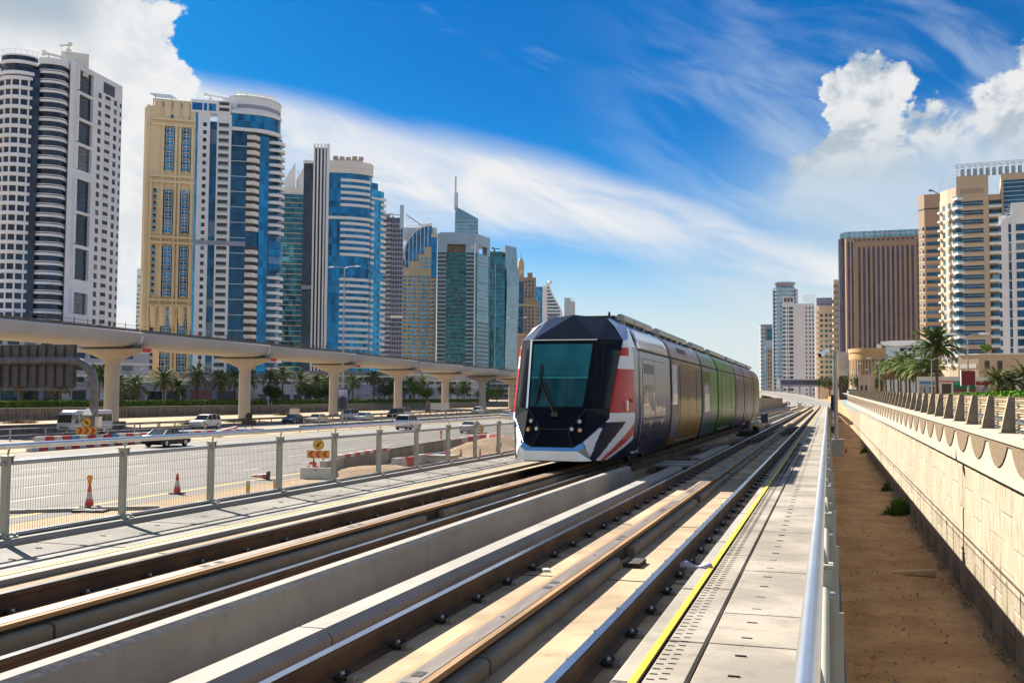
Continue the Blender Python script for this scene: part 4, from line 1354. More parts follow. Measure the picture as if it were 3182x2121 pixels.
M_grass = leafm('weed_green', (0.06, 0.13, 0.02), (0.14, 0.22, 0.04))
M_palm = leafm('palm_green', (0.045, 0.085, 0.028), (0.11, 0.15, 0.05))
M_palm_l = leafm('palm_light', (0.09, 0.15, 0.03), (0.20, 0.23, 0.075))
M_palm_b = leafm('palm_dead', (0.20, 0.14, 0.06), (0.12, 0.09, 0.04))
M_trunk = mat('palm_trunk', (0.10, 0.065, 0.038), 0.95, 0, 0.35, 4, bump=0.8, bs=9)
M_leaf_d = leafm('leaf_dark', (0.014, 0.036, 0.010), (0.045, 0.075, 0.018))
M_leaf_l = leafm('leaf_light', (0.05, 0.12, 0.015), (0.13, 0.22, 0.035))
M_hedge = leafm('hedge_green', (0.028, 0.065, 0.012), (0.075, 0.125, 0.02))
M_hedge_l = leafm('hedge_bright', (0.07, 0.19, 0.012), (0.15, 0.30, 0.03))


def tuft(mb, x, y, z, n, h, sp, mi=0):
    for k in range(n):
        a = random.uniform(0, 6.28)
        r0, r1 = random.uniform(0, sp * 0.5), random.uniform(sp * 0.3, sp)
        hh = h * random.uniform(0.5, 1.1)
        w_ = 0.02 + 0.015 * random.random()
        c, s_ = math.cos(a), math.sin(a)
        bx_, by_ = x + r0 * c, y + r0 * s_
        mb.add([(bx_ - w_ * s_, by_ + w_ * c, z), (bx_ + w_ * s_, by_ - w_ * c, z), (x + r1 * c, y + r1 * s_, z + hh)], [(0, 1, 2)], mi)


def weed(name, loc, n, h, sp, label):
    mb = MB()
    for k in range(n):
        gx_, gy_ = random.gauss(0, sp * 0.45), random.gauss(0, sp * 0.8)
        tuft(mb, gx_, gy_, 0, 34, h * random.uniform(0.6, 1.1) * math.exp(-(gx_ ** 2 + gy_ ** 2 * 0.4) / (sp * sp)), sp * 0.7, 0)
    return tag(mb.obj(name, M_grass, None, loc), label, 'weeds')


weed('weed_clump', (4.0, 64.5, -5.12), 60, 0.95, 0.75, 'larger green weed clump at the foot of the retaining wall')
weed('weed_clump', (4.1, 69.5, -5.12), 18, 0.55, 0.4, 'darker weed clump just behind the larger one by the wall')
weed('weed_clump', (4.0, 79.5, -5.12), 18, 0.75, 0.35, 'small upright weed clump farther along the wall foot')
weed('weed_clump', (4.1, 130.0, -5.0), 22, 0.9, 0.45, 'distant weed clump at the wall beyond the red cone')
weed('weed_clump', (2.0, 215, -4.0), 30, 1.6, 0.8, 'farthest green bush at the end of the sand trench')


def frond(mb, ln, droop, wd, mi=0, n=16, base=Vector((0, 0, 0)), az=0.0, el=0.6):
    """feather palm leaf: curved rib with leaflets on both sides"""
    pts = []
    d = el
    p = Vector((0, 0, 0))
    st = ln / n
    for i in range(n + 1):
        pts.append(p.copy())
        p = p + Vector((math.cos(d) * st, 0, math.sin(d) * st))
        d -= droop / n * (0.5 + 1.2 * i / n)
    ca, sa = math.cos(az), math.sin(az)
    tr = lambda q: (base.x + q.x * ca - q.y * sa, base.y + q.x * sa + q.y * ca, base.z + q.z)
    for i in range(n):
        w_ = 0.035 * (1 - i / n) + 0.008
        a, b = pts[i], pts[i + 1]
        mb.add([tr(a + Vector((0, -w_, 0))), tr(a + Vector((0, w_, 0))), tr(b + Vector((0, w_, 0))), tr(b + Vector((0, -w_, 0)))], [(0, 1, 2, 3)], mi)
        if i < 2:
            continue
        t = i / n
        l = wd * (math.sin(math.pi * (0.12 + 0.82 * t)) ** 0.7) * random.uniform(0.85, 1.1)
        fw_ = (b - a).normalized()
        for s_ in (-1, 1):
            for h_ in (0.1, 0.42, 0.74):
                q = a + (b - a) * h_
                tip = q + fw_ * l * 0.75 + Vector((0, s_ * l * 0.75, -l * random.uniform(0.15, 0.5)))
                e = fw_ * 0.085
                mb.add([tr(q - e * 0.7), tr(q + e), tr(tip)], [(0, 1, 2)], mi)


def palm_trunk(h, r, lean=0.0, n=22):
    prof = []
    for i in range(n + 1):
        t = i / n
        rr = r * (1.25 - 0.35 * min(1, t * 4) - 0.08 * t)
        prof += [(rr * 1.06, h * t), (rr * 0.90, h * (t + 0.5 / n))]
    return MB().lathe(prof[:-1], 10, smooth=False)


def palm_crown(n, ln, wd, seed, dead=6):
    random.seed(seed)
    mb = MB()
    for k in range(n):
        a = k * 2.399 + random.uniform(-0.2, 0.2)
        t = k / n
        el = 1.35 - 1.75 * t + random.uniform(-0.12, 0.12)
        frond(mb, ln * random.uniform(0.85, 1.08), random.uniform(1.0, 1.6), wd, random.choice((0, 0, 1)) if t < 0.8 else random.choice((0, 2)), 14, Vector((0, 0, 0)), a, el)
    for k in range(dead):
        frond(mb, ln * 0.6, 0.6, wd * 0.5, 2, 8, Vector((0, 0, -0.2)), k * 1.1, -0.9 + random.uniform(-0.3, 0.2))
    mb.lathe([(0.30, -0.9), (0.42, -0.3), (0.30, 0.15), (0.05, 0.4)], 8, mi=3)
    return mb.mesh('crown', [M_palm, M_palm_l, M_palm_b, M_trunk])


CROWNS = [palm_crown(46, 3.6, 0.62, 21), palm_crown(40, 3.4, 0.55, 22), palm_crown(36, 3.9, 0.6, 23)]
TRUNK = palm_trunk(1.0, 0.24).mesh('trunk', M_trunk)


def palm(x, y, z, h, sc, label, group=None, v=0, rz=0.0):
    t = thing('palm_tree', label, 'palm', (x, y, z), rz, group)
    o = put('trunk', palm_trunk(h, 0.23 * sc).mesh('trunk', M_trunk), t)
    put('crown', CROWNS[v % 3], t, (0, 0, h), (random.uniform(-.06, .06), random.uniform(-.06, .06), rz * 3), (sc, sc, sc))
    return t


ORD = ('first second third fourth fifth sixth seventh eighth ninth tenth eleventh twelfth thirteenth fourteenth fifteenth sixteenth seventeenth eighteenth nineteenth twentieth').split()
# the big palm has leaves big enough to be told apart
random.seed(12)
bp_ = thing('palm_tree', 'tallest date palm on the right, with a full drooping crown', 'palm', (15.3, 164.3, 1.6))
put('trunk', palm_trunk(7.2, 0.30, n=34).mesh('trunk', M_trunk), bp_)
FR = []
for k in range(5):
    mb = MB()
    frond(mb, 4.6, 1.0 + 0.18 * k, 0.62, 0, 26)
    FR.append([mb.mesh('frond', m_) for m_ in (M_palm, M_palm_l)])
for k in range(74):
    t = k / 74
    el = 1.0 - 1.75 * t + random.uniform(-0.14, 0.14)
    s_ = random.uniform(0.85, 1.08) * (0.95 if t < 0.8 else 0.85)
    put('frond', FR[k % 5][1 if random.random() < 0.35 else 0], bp_, (0, 0, 7.3), (0, -el + 0.0, k * 2.399 + random.uniform(-0.2, 0.2)), (s_, s_, s_))
put('crown_shaft', MB().lathe([(0.34, -1.2), (0.55, -0.3), (0.35, 0.2), (0.05, 0.5)], 9).mesh('crown_shaft', M_trunk), bp_, (0, 0, 7.3))
ROWP = [(15.6, 181, 4.6, 1.0), (15.3, 190, 5.2, 1.0), (15.3, 201, 5.4, 1.05), (15.2, 216, 6.0, 1.0), (15.4, 229, 6.2, 1.05), (15.3, 243, 6.6, 1.05), (15.4, 253, 6.4, 1.0), (15.3, 269, 6.9, 1.05), (15.5, 285, 7.0, 1.0), (15.4, 306, 7.3, 1.05), (15.4, 332, 7.8, 1.0)]
for i, (x, y, h, s_) in enumerate(ROWP):
    palm(x, y, gz_r(y) - 0.1, h, s_ * 1.08, '%s date palm back in the receding row behind the tallest palm' % ORD[i] if i else 'date palm directly left of and behind the tallest palm', 'palms in the receding row' if i else None, i, i * 1.3)
palm(21.2, 148.5, 1.45, 2.4, 0.72, 'short young palm by the road, leftmost of three on the right', None, 0, 0.4)
palm(22.9, 148.2, 1.45, 2.3, 0.72, 'short young palm by the road, middle of three on the right', None, 1, 1.4)
palm(24.4, 148.0, 1.45, 2.7, 0.80, 'short young palm cut by the right edge of the picture', None, 2, 2.4)


def leaf_box(mb, x0, x1, y0, y1, z0, z1, n, s=0.12, mi=(0, 0, 1)):
    """leafy shell: small leaf faces spread over the sides and top of a box"""
    for k in range(n):
        f = random.random()
        x, y, z = random.uniform(x0, x1), random.uniform(y0, y1), random.uniform(z0, z1)
        if f < 0.4:
            z = z1 + random.uniform(-0.08, 0.07)
        elif f < 0.75:
            x = random.choice((x0, x1)) + random.uniform(-0.06, 0.06)
        else:
            y = random.choice((y0, y1)) + random.uniform(-0.06, 0.06)
        a = Vector((random.gauss(0, 1), random.gauss(0, 1), random.gauss(0, 1))).normalized() * s
        b = a.cross(Vector((random.gauss(0, 1), random.gauss(0, 1), random.gauss(0, 1)))).normalized() * s * 0.6
        p = Vector((x, y, z))
        mb.add([p - a, p + b, p + a, p - b], [(0, 1, 2, 3)], random.choice(mi))


rb_ = thing('road_barrier', 'low tan concrete barrier along the right-hand road, behind the railing', 'barrier')
for k in range(30):
    y = 12 + k * 8
    put('barrier_unit', MB().obox((9.9, y, gz_r(y) + 0.4), (9.9, y + 7.95, gz_r(y + 8) + 0.4), 0.35, 0.9).mesh('barrier_unit', M_beam), rb_)
hb = thing('hedge', 'clipped bright green hedge beside the right-hand road', 'hedge')
mb = MB().bx(10.6, 12.4, 60, 106, 0.5, 1.86)
random.seed(4)
leaf_box(mb, 10.5, 12.5, 60, 106.2, 0.9, 1.92, 9000, 0.11)
put('foliage', mb.mesh('foliage', [M_hedge_l, M_leaf_l]), hb)
# ---------------------------------------------------------------- highway, median and service road on the left
RA = math.atan(0.034)          # the highway runs 2 degrees left of the track


def rd(s, t, z=-3.0):
    """point on the highway: s metres left of its near edge line, t metres along"""
    return (-27.4 - 0.034 * t - s, t, z)


def strip(s0, s1, t0, t1, z, m, name, n=1):
    mb = MB()
    for i in range(n + 1):
        t = t0 + (t1 - t0) * i / n
        mb.v += [rd(s1, t, z), rd(s0, t, z)]
    for i in range(n):
        mb.f.append((2 * i, 2 * i + 1, 2 * i + 3, 2 * i + 2)); mb.mi.append(0); mb.sm.append(False)
    return struct(mb.obj(name, m))


strip(-2.6, 29.0, -60, 900, -3.040, M_asph, 'highway', 40)
strip(43.0, 54.5, -60, 900, -3.036, M_asph_d, 'service_road', 20)
yl = mat('road_yellow', (0.62, 0.42, 0.08), 0.8, 0, 0.15, 1.5)
wl_ = mat('road_white', (0.48, 0.47, 0.45), 0.8, 0, 0.15, 1.5)
strip(-0.10, 0.10, -60, 900, -3.034, yl, 'edge_line')
strip(27.9, 28.1, -60, 900, -3.034, yl, 'edge_line')
strip(43.5, 43.65, -60, 900, -3.031, wl_, 'edge_line')
mb = MB()
for l in range(1, 7):
    for k in range(60):
        t = 14 + k * 9.0 + (l % 2) * 3.5
        if t > 420:
            continue
        a, b = l * 4.0 - 0.075, l * 4.0 + 0.075
        mb.add([rd(b, t, -3.035), rd(a, t, -3.035), rd(a, t + 3.2, -3.035), rd(b, t + 3.2, -3.035)], [(0, 1, 2, 3)])
struct(mb.obj('lane_markings', wl_))
# sand drifted over the near shoulder
strip(-8, -1.4, -60, 900, -3.033, M_sand_l, 'sand_shoulder', 20)
strip(29.2, 42.6, -60, 900, -3.030, M_sand_l, 'median', 10)


# vehicles -------------------------------------------------------------------
M_cglass = mat('car_glass', (0.015, 0.02, 0.025), 0.06, 0.3, spec=0.8)
M_tyre = mat('tyre', (0.015, 0.015, 0.016), 0.85)
M_rim = mat('rim', (0.45, 0.46, 0.48), 0.3, 0.8)
M_tail = mat('tail_light', (0.35, 0.01, 0.01), 0.2)
M_hl = mat('head_light', (0.7, 0.72, 0.75), 0.1, 0.4)
M_plate = mat('number_plate', (0.75, 0.75, 0.72), 0.5)
PAINT = {}


def paint(c, name):
    if name not in PAINT:
        dk = max(c) < 0.1
        PAINT[name] = mat('paint_' + name, c, 0.22 if dk else 0.28, 0.0, coat=0.0 if dk else 0.2, spec=0.2 if dk else 0.4)
    return PAINT[name]


TYRE = MB().tube([(0, -0.11, 0), (0, 0.11, 0)], 0.33, 18).mesh('tyre', M_tyre)
RIM = MB().tube([(0, -0.118, 0), (0, 0.118, 0)], 0.21, 12).mesh('rim', M_rim)
SHAPES = {
    # outline of the lower body (x forward, z), greenhouse outline, length, width, wheel x
    'sedan': ([(-2.42, 0.42), (-2.40, 0.95), (-2.25, 1.02), (-1.6, 1.04), (0.75, 0.98), (1.9, 0.86), (2.35, 0.72), (2.42, 0.45), (2.3, 0.25), (-2.3, 0.25)],
              [(-1.75, 1.03), (-1.0, 1.42), (-0.3, 1.46), (0.35, 1.42), (1.15, 0.97)], 1.84, (-1.42, 1.45), 1.0),
    'suv': ([(-2.42, 0.5), (-2.45, 1.1), (-2.3, 1.22), (1.0, 1.18), (2.1, 1.10), (2.42, 0.95), (2.48, 0.55), (2.3, 0.35), (-2.3, 0.35)],
            [(-2.3, 1.21), (-2.05, 1.82), (-1.0, 1.90), (0.1, 1.88), (0.5, 1.78), (1.15, 1.17)], 1.95, (-1.45, 1.5), 1.15),
    'van': ([(-2.45, 0.4), (-2.48, 1.15), (1.7, 1.12), (2.3, 0.98), (2.48, 0.6), (2.4, 0.3), (-2.3, 0.3)],
            [(-2.47, 1.14), (-2.35, 1.95), (0.4, 1.99), (0.95, 1.9), (1.75, 1.11)], 1.85, (-1.5, 1.6), 1.0),
}


def shell(outline, hw, inset, mi=0, top_scale=None):
    """body from a side outline, with slightly drawn-in flanks"""
    mb = MB()
    cx = sum(p[0] for p in outline) / len(outline)
    cz = sum(p[1] for p in outline) / len(outline)
    lay = []
    for y, k in ((-hw, 0.94), (-hw + inset, 1.0), (hw - inset, 1.0), (hw, 0.94)):
        lay.append([(cx + (x - cx) * k, y, cz + (z - cz) * k) for x, z in outline])
    n = len(outline)
    for L in lay:
        mb.v += L
    for j in range(3):
        for i in range(n):
            a, b = j * n + i, j * n + (i + 1) % n
            mb.f.append((a, a + n, b + n, b)); mb.mi.append(mi); mb.sm.append(False)
    mb.f += [tuple(range(n)), tuple(range(4 * n - 1, 3 * n - 1, -1))]
    mb.mi += [mi, mi]; mb.sm += [False, False]
    return mb


def car(kind, s, t, away, label, c, cname, dz=0.0, group=None, sc=1.0, taxi=False):
    out, gh, W, wx, ws_ = SHAPES[kind]
    x, y, z = rd(s, t, -3.03 + dz)
    root = thing('car' if kind != 'van' else 'van', label, 'car' if kind != 'van' else 'van', (x, y, z), (math.pi / 2 if away else -math.pi / 2) + RA, group)
    root.scale = (sc, sc, sc)
    P_ = paint(c, cname)
    put('body', shell(out, W / 2, 0.10).mesh('body', P_), root)
    # greenhouse: glass block with a painted roof
    hw0, hw1 = W / 2 - 0.09, W / 2 - 0.26
    zb, zt = min(p[1] for p in gh), max(p[1] for p in gh)
    wz = lambda zz: hw0 + (hw1 - hw0) * (zz - zb) / (zt - zb)
    n = len(gh)
    mb = MB()
    for sd in (-1, 1):
        mb.v += [(px, sd * wz(pz), pz - 0.01) for px, pz in gh]
    mb.f = [tuple(range(n)), tuple(range(2 * n - 1, n - 1, -1))] + [(i, n + i, n + i + 1, i + 1) for i in range(n - 1)]
    mb.mi = [0] * len(mb.f); mb.sm = [False] * len(mb.f)
    put('window_glass', mb.mesh('window_glass', M_cglass), root)
    rf = [p for p in gh if p[1] > zt - 0.14]
    mb = MB()
    for i in range(len(rf) - 1):
        (xa, za), (xb, zb_) = rf[i], rf[i + 1]
        mb.add([(xa - 0.03, -wz(za) - 0.012, za), (xa - 0.03, wz(za) + 0.012, za), (xb + 0.03, wz(zb_) + 0.012, zb_), (xb + 0.03, -wz(zb_) - 0.012, zb_)], [(3, 2, 1, 0)])
        mb.add([(xa - 0.03, -wz(za) - 0.012, za - 0.06), (xa - 0.03, wz(za) + 0.012, za - 0.06), (xb + 0.03, wz(zb_) + 0.012, zb_ - 0.06), (xb + 0.03, -wz(zb_) - 0.012, zb_ - 0.06), (xa - 0.03, -wz(za) - 0.012, za), (xa - 0.03, wz(za) + 0.012, za), (xb + 0.03, wz(zb_) + 0.012, zb_), (xb + 0.03, -wz(zb_) - 0.012, zb_)],
               [(0, 3, 7, 4), (1, 5, 6, 2), (0, 4, 5, 1), (3, 2, 6, 7)])
    put('roof', mb.mesh('roof', paint((0.62, 0.40, 0.03), 'taxi_yellow') if taxi else P_), root)
    # pillars
    for xa in ((gh[0], gh[1]), (gh[-1], gh[-2]), ((-0.25, zb), (-0.22, zt - 0.03))) + ((((-1.35, zb), (-1.3, zt - 0.05)),) if kind != 'sedan' else ()):
        for sd in (-1, 1):
            (x0_, z0_), (x1_, z1_) = xa
            put('pillar', MB().obox((x0_, sd * (wz(z0_) + 0.004), z0_ - 0.02), (x1_, sd * (wz(z1_) + 0.004), z1_), 0.09, 0.03, upv=(0, 1, 0)).mesh('pillar', P_), root)
    for px in wx:
        for sd in (-1, 1):
            w_ = put('wheel', TYRE, root, (px, sd * (W / 2 - 0.10), 0.33 * ws_), (0, 0, 0), (ws_, 1, ws_))
            put('rim', RIM, w_)
    zf = out[1][1]
    for sd in (-1, 1):
        put('tail_light', MB().cb(out[1][0] + 0.03, sd * (W / 2 - 0.22), zf - 0.14, 0.08, 0.34, 0.15).mesh('tail_light', M_tail), root)
        xf = max(p[0] for p in out)
        put('headlight', MB().cb(xf - 0.09, sd * (W / 2 - 0.26), zf - 0.26, 0.12, 0.38, 0.13).mesh('headlight', M_hl), root)
        put('mirror', MB().cb(gh[-1][0] - 0.25, sd * (W / 2 + 0.05), gh[-1][1] + 0.06, 0.12, 0.16, 0.12).mesh('mirror', P_), root)
    put('number_plate', MB().cb(out[1][0] + 0.015, 0, zf - 0.30, 0.03, 0.5, 0.12).mesh('number_plate', M_plate), root)
    put('underside', MB().bx(-2.0, 2.0, -W / 2 + 0.15, W / 2 - 0.15, 0.2, 0.4).mesh('underside', M_tyre), root)
    return root


WH_, BK_, SV_, GY_ = (0.60, 0.60, 0.59), (0.012, 0.013, 0.018), (0.48, 0.50, 0.53), (0.14, 0.15, 0.17)
car('sedan', 24.6, 77.5, True, 'black sedan driving on the highway beside the red and white median blocks', BK_, 'black')
car('suv', 21.6, 128.5, True, 'white off-road car driving away in the middle of the highway', WH_, 'white', sc=1.05)
car('sedan', 10.2, 120.5, True, 'white sedan driving away on the highway, nearest the work-site barriers', WH_, 'white')
car('sedan', 27.0, 199.0, True, 'white sedan far along the highway, just left of the tram nose', WH_, 'white')
car('suv', 46.3, 118.5, False, 'white off-road car approaching on the service road by the guard rail', WH_, 'white')
car('sedan', 47.6, 146.0, False, 'dark blue sedan on the service road, ahead of the yellow-roofed taxi', (0.02, 0.03, 0.07), 'navy')
car('sedan', 46.2, 151.5, False, 'cream taxi with a yellow roof on the service road', (0.55, 0.48, 0.36), 'cream', taxi=True)
car('van', 51.5, 176, False, 'pale grey van behind the lamp mast on the service road', SV_, 'silver')
car('van', 52.0, 205, False, 'second pale van with a red windscreen strip behind the blue-grey car', (0.55, 0.57, 0.60), 'palegrey')
car('sedan', 46.0, 170, False, 'light blue-grey car in front of the two vans', (0.42, 0.50, 0.60), 'blue_grey')
car('suv', 52.0, 201, False, 'silver off-road car between the vans and a dark one', (0.38, 0.39, 0.40), 'silver2')
car('suv', 49.0, 193, False, 'dark off-road car beside the fourth viaduct pier', (0.03, 0.033, 0.04), 'charcoal')
car('sedan', 50.5, 255, False, 'grey sedan beyond the blank white sign', GY_, 'grey')
car('sedan', 52.0, 264, False, 'olive sedan behind the grey one, far along the service road', (0.10, 0.12, 0.09), 'olive')
car('suv', 47.8, 246, False, 'white off-road car far along the service road by the fifth pier', WH_, 'white')
car('suv', 52, 300, False, 'small silver off-road car between the sixth and seventh viaduct piers', SV_, 'silver')
car('sedan', 52, 322, False, 'farthest grey car on the service road, beside the tram nose', GY_, 'grey')
car('van', 112, 252, True, 'white panel van parked behind the hedge under the viaduct', WH_, 'white', dz=1.9)


# minibus ---------------------------------------------------------------------
bx_, by_, bz_ = rd(48.2, 97, -3.03)
bus = thing('minibus', 'pale blue minibus with tinted windows approaching on the service road', 'minibus', (bx_, by_, bz_), -math.pi / 2 + RA)
BP = paint((0.46, 0.50, 0.56), 'bus_blue')
bo = [(-3.5, 0.45), (-3.55, 2.2), (-3.4, 2.55), (-3.0, 2.66), (2.6, 2.66), (3.1, 2.5), (3.35, 2.2), (3.55, 1.35), (3.6, 0.6), (3.4, 0.4)]
put('body', shell(bo, 1.03, 0.14).mesh('body', BP), bus)
for sd in (-1, 1):
    for k in range(6):
        put('window', MB().bx(-3.2 + k * 0.93, -2.35 + k * 0.93, sd * 1.035 - 0.012, sd * 1.035 + 0.012, 1.42, 2.2).mesh('window', M_cglass), bus)
    put('door_window', MB().bx(2.5, 3.1, sd * 1.035 - 0.012, sd * 1.035 + 0.012, 1.25, 2.15).mesh('door_window', M_cglass), bus)
    put('stripe', MB().bx(-3.4, 3.2, sd * 1.035 - 0.008, sd * 1.035 + 0.008, 0.82, 0.90).mesh('stripe', paint((0.2, 0.25, 0.35), 'stripe')), bus)
    for px in (-1.9, 2.0):
        w_ = put('wheel', TYRE, bus, (px, sd * 0.9, 0.4), (0, 0, 0), (1.2, 1.1, 1.2))
        put('rim', RIM, w_)
    put('headlight', MB().cb(3.58, sd * 0.75, 0.85, 0.1, 0.35, 0.2).mesh('headlight', M_hl), bus)
    put('mirror', MB().obox((3.3, sd * 1.05, 2.1), (3.6, sd * 1.25, 1.8), 0.08, 0.2).mesh('mirror', M_black), bus)
put('windscreen', MB().add([(3.36, -0.85, 2.18), (3.36, 0.85, 2.18), (3.575, 0.9, 1.32), (3.575, -0.9, 1.32)], [(3, 2, 1, 0)]).mesh('windscreen', M_cglass), bus)
put('grille', MB().bx(3.58, 3.615, -0.5, 0.5, 0.7, 0.95).mesh('grille', M_black), bus)


# barriers and blocks -----------------------------------------------------------
BLK = MB().extr([(-0.28, 0), (0.28, 0), (0.22, 0.25), (0.15, 0.62), (-0.15, 0.62), (-0.22, 0.25)], 0.02, 0.88)
M_bred, M_bwhite, M_bblue = mat('block_red', (0.42, 0.03, 0.035), 0.6, 0, 0.2, 2, dirt=0.2), mat('block_white', (0.52, 0.51, 0.49), 0.6, 0, 0.12, 2, dirt=0.25), mat('block_blue', (0.06, 0.22, 0.42), 0.6, 0, 0.15, 2)
BM = {k: BLK.mesh('road_block', m) for k, m in (('red', M_bred), ('white', M_bwhite), ('blue', M_bblue))}


def blocks(pts, label, group, pat, z=-3.03, sc=1.0):
    (s0, t0), (s1, t1) = pts
    ln = math.hypot(s1 - s0, t1 - t0)
    n = int(ln / (0.92 * sc))
    ang = math.atan2(-(s1 - s0) - 0.034 * (t1 - t0), t1 - t0)
    cnt_ = {}
    for k in range(n):
        f = k / n
        c = pat(k)
        o = put('road_block', BM[c], None, rd(s0 + (s1 - s0) * f, t0 + (t1 - t0) * f, z), (0, 0, -ang), (sc, sc, sc))
        cnt_[c] = cnt_.get(c, 0) + 1
        tag(o, ORD[min(cnt_[c], 20) - 1] + ' ' + label % c, 'barrier', group)


blocks(((29.2, 66.0), (29.6, 81.5)), '%s block in the nearer line of red and white median blocks', 'nearer line of median blocks', lambda k: 'red' if k % 2 else 'white')
blocks(((37.5, 76.5), (31.5, 107)), '%s block in the farther slanting line of median blocks', 'farther line of median blocks', lambda k: ('white', 'red', 'white', 'red', 'blue')[k % 5])
blocks(((31.0, 96), (38.0, 112)), '%s block in the short third line of median blocks', 'third line of median blocks', lambda k: ('red', 'white')[k % 2])
blocks(((0.8, 84), (1.8, 99)), '%s block in the line closing off the work site from the highway', 'far work-site blocks', lambda k: ('white', 'red', 'red', 'white')[k % 4], sc=1.25)
blocks(((1.8, 98), (-4.5, 88)), '%s block in the line across the work site near the tram nose', 'work-site cross blocks', lambda k: ('red', 'white', 'red')[k % 3], sc=1.3)
blocks(((-4.6, 57.5), (-5.0, 60.6)), '%s water-filled block standing on the work-site sand by the fence', 'near work-site blocks', lambda k: ('white', 'red', 'white')[k % 3], sc=1.25)
blocks(((-4.4, 62), (-5.0, 66.5)), '%s block in the second short row on the work-site sand', 'second work-site row', lambda k: ('white', 'red', 'blue', 'red')[k % 4], sc=1.2)

# concrete work-site wall with red and white kerb stones
cw = thing('site_wall', 'grey concrete barrier wall around the road works', 'barrier wall')
for k in range(11):
    t = 52.5 + k * 2.95
    a, b = rd(-2.3 + 0.24 * k, t), rd(-2.3 + 0.24 * (k + 1), t + 2.92)
    mb = MB().obox((a[0], a[1], -2.62), (b[0], b[1], -2.62), 0.35, 0.86)
    put('wall_unit', mb.mesh('wall_unit', M_conc_d if k % 3 else M_conc), cw)
for k in range(30):
    f = k / 30
    t = 55 + 27 * f
    a, b = rd(-2.05 + 2.2 * f, t), rd(-2.05 + 2.2 * (f + 1 / 30), t + 0.86)
    if k < 11:
        put('kerb_stone', MB().obox((a[0], a[1], -2.09), (b[0], b[1], -2.09), 0.3, 0.2).mesh('kerb_stone', M_bred if k % 2 else M_bwhite), cw)
    else:
        put('kerb_stone', MB().obox((a[0], a[1], -2.14), (b[0], b[1], -2.14), 0.3, 0.1).mesh('kerb_stone', M_conc_d), cw)
# heaps of sand inside the work site
mb = MB()
random.seed(9)
N = 40
for i in range(N + 1):
    for j in range(13):
        t = 52 + 40 * i / N
        s = -12 + 10.5 * j / 12 + 0.0
        hgt = 0.5 * math.exp(-((s + 4.5) / 2.4) ** 2) * (0.5 + 0.5 * math.sin(t * 0.6)) + 0.9 * math.exp(-((s + 3) / 2.2) ** 2 - ((t - 82) / 6) ** 2) + random.uniform(0, 0.12)
        if j in (0, 12) or i in (0, N):
            hgt = -0.2
        x, y, z = rd(s, t, -3.05 + hgt)
        mb.v.append((x, y, z))
for i in range(N):
    for j in range(12):
        a = i * 13 + j
        mb.f.append((a + 1, a, a + 13, a + 14)); mb.mi.append(0); mb.sm.append(True)
struct(mb.obj('sand_heaps', sand_mat('dug_sand', (0.22, 0.145, 0.08), (0.33, 0.22, 0.13), 0.6, 1.0)))
cb_ = thing('utility_box', 'low white utility box on the work-site sand', 'box', rd(-5.6, 63.5, -3.0))
put('box', MB().bx(-0.9, 0.9, -0.6, 0.6, 0, 0.55).mesh('box', M_white), cb_)
put('lid', MB().bx(-1.0, 1.0, -0.7, 0.7, 0.551, 0.66).mesh('lid', M_conc), cb_)


# warning signs ------------------------------------------------------------------
M_syel = mat('sign_yellow', (0.78, 0.42, 0.015), 0.5, 0, 0.05, 3)
M_sred = mat('sign_red', (0.55, 0.02, 0.02), 0.5)
M_sblk = mat('sign_black', (0.012, 0.012, 0.012), 0.5)


def chevron_sign(loc, rz, point, label, back=False, w_=1.9, zc=0.8):
    t = thing('warning_sign', label, 'sign', loc, rz)
    for sx in (-0.42, 0.42):
        put('leg', MB().bx(sx - 0.05, sx + 0.05, -0.05, 0.05, 0, zc + 0.2).mesh('leg', mat('sign_leg', (0.25, 0.16, 0.08), 0.8)), t)
    bd_ = put('board', MB().bx(-w_ / 2, w_ / 2, -0.08, -0.05, zc - 0.32, zc + 0.32).mesh('board', M_sblk if back else M_syel), t)
    if not back:
        for k in range(3):
            x = (-0.62 + 0.6 * k) * point
            y = -0.086
            p = [(x - 0.24 * point, zc + 0.28), (x + 0.04 * point, zc + 0.28), (x + 0.30 * point, zc), (x + 0.04 * point, zc - 0.28), (x - 0.24 * point, zc - 0.28), (x + 0.02 * point, zc)]
            mb = MB().add([(a, y, b) for a, b in p], [tuple(range(6))])
            put('chevron', mb.mesh('chevron', M_sred), bd_)
    dsk = put('disc', MB().tube([(0, -0.06, zc + 0.82), (0, -0.09, zc + 0.82)], 0.47, 24).mesh('disc', M_sblk), t)
    if not back:
        put('face', MB().tube([(0, -0.088, zc + 0.82), (0, -0.094, zc + 0.82)], 0.43, 24).mesh('face', M_syel), dsk)
        dr = 1 if point > 0 else -1
        c = (0, zc + 0.82)
        rot = lambda u, v: (c[0] + dr * (u * 0.7071 + v * 0.7071) * 1, -0.0975, c[1] + (-u * 0.7071 + v * 0.7071))
        p = [(-0.30, 0.06), (0.02, 0.06), (0.02, 0.17), (0.30, 0), (0.02, -0.17), (0.02, -0.06), (-0.30, -0.06)]
        put('arrow', MB().add([rot(a, b) for a, b in p], [tuple(range(7))[::dr]]).mesh('arrow', M_sblk), dsk)
    return t


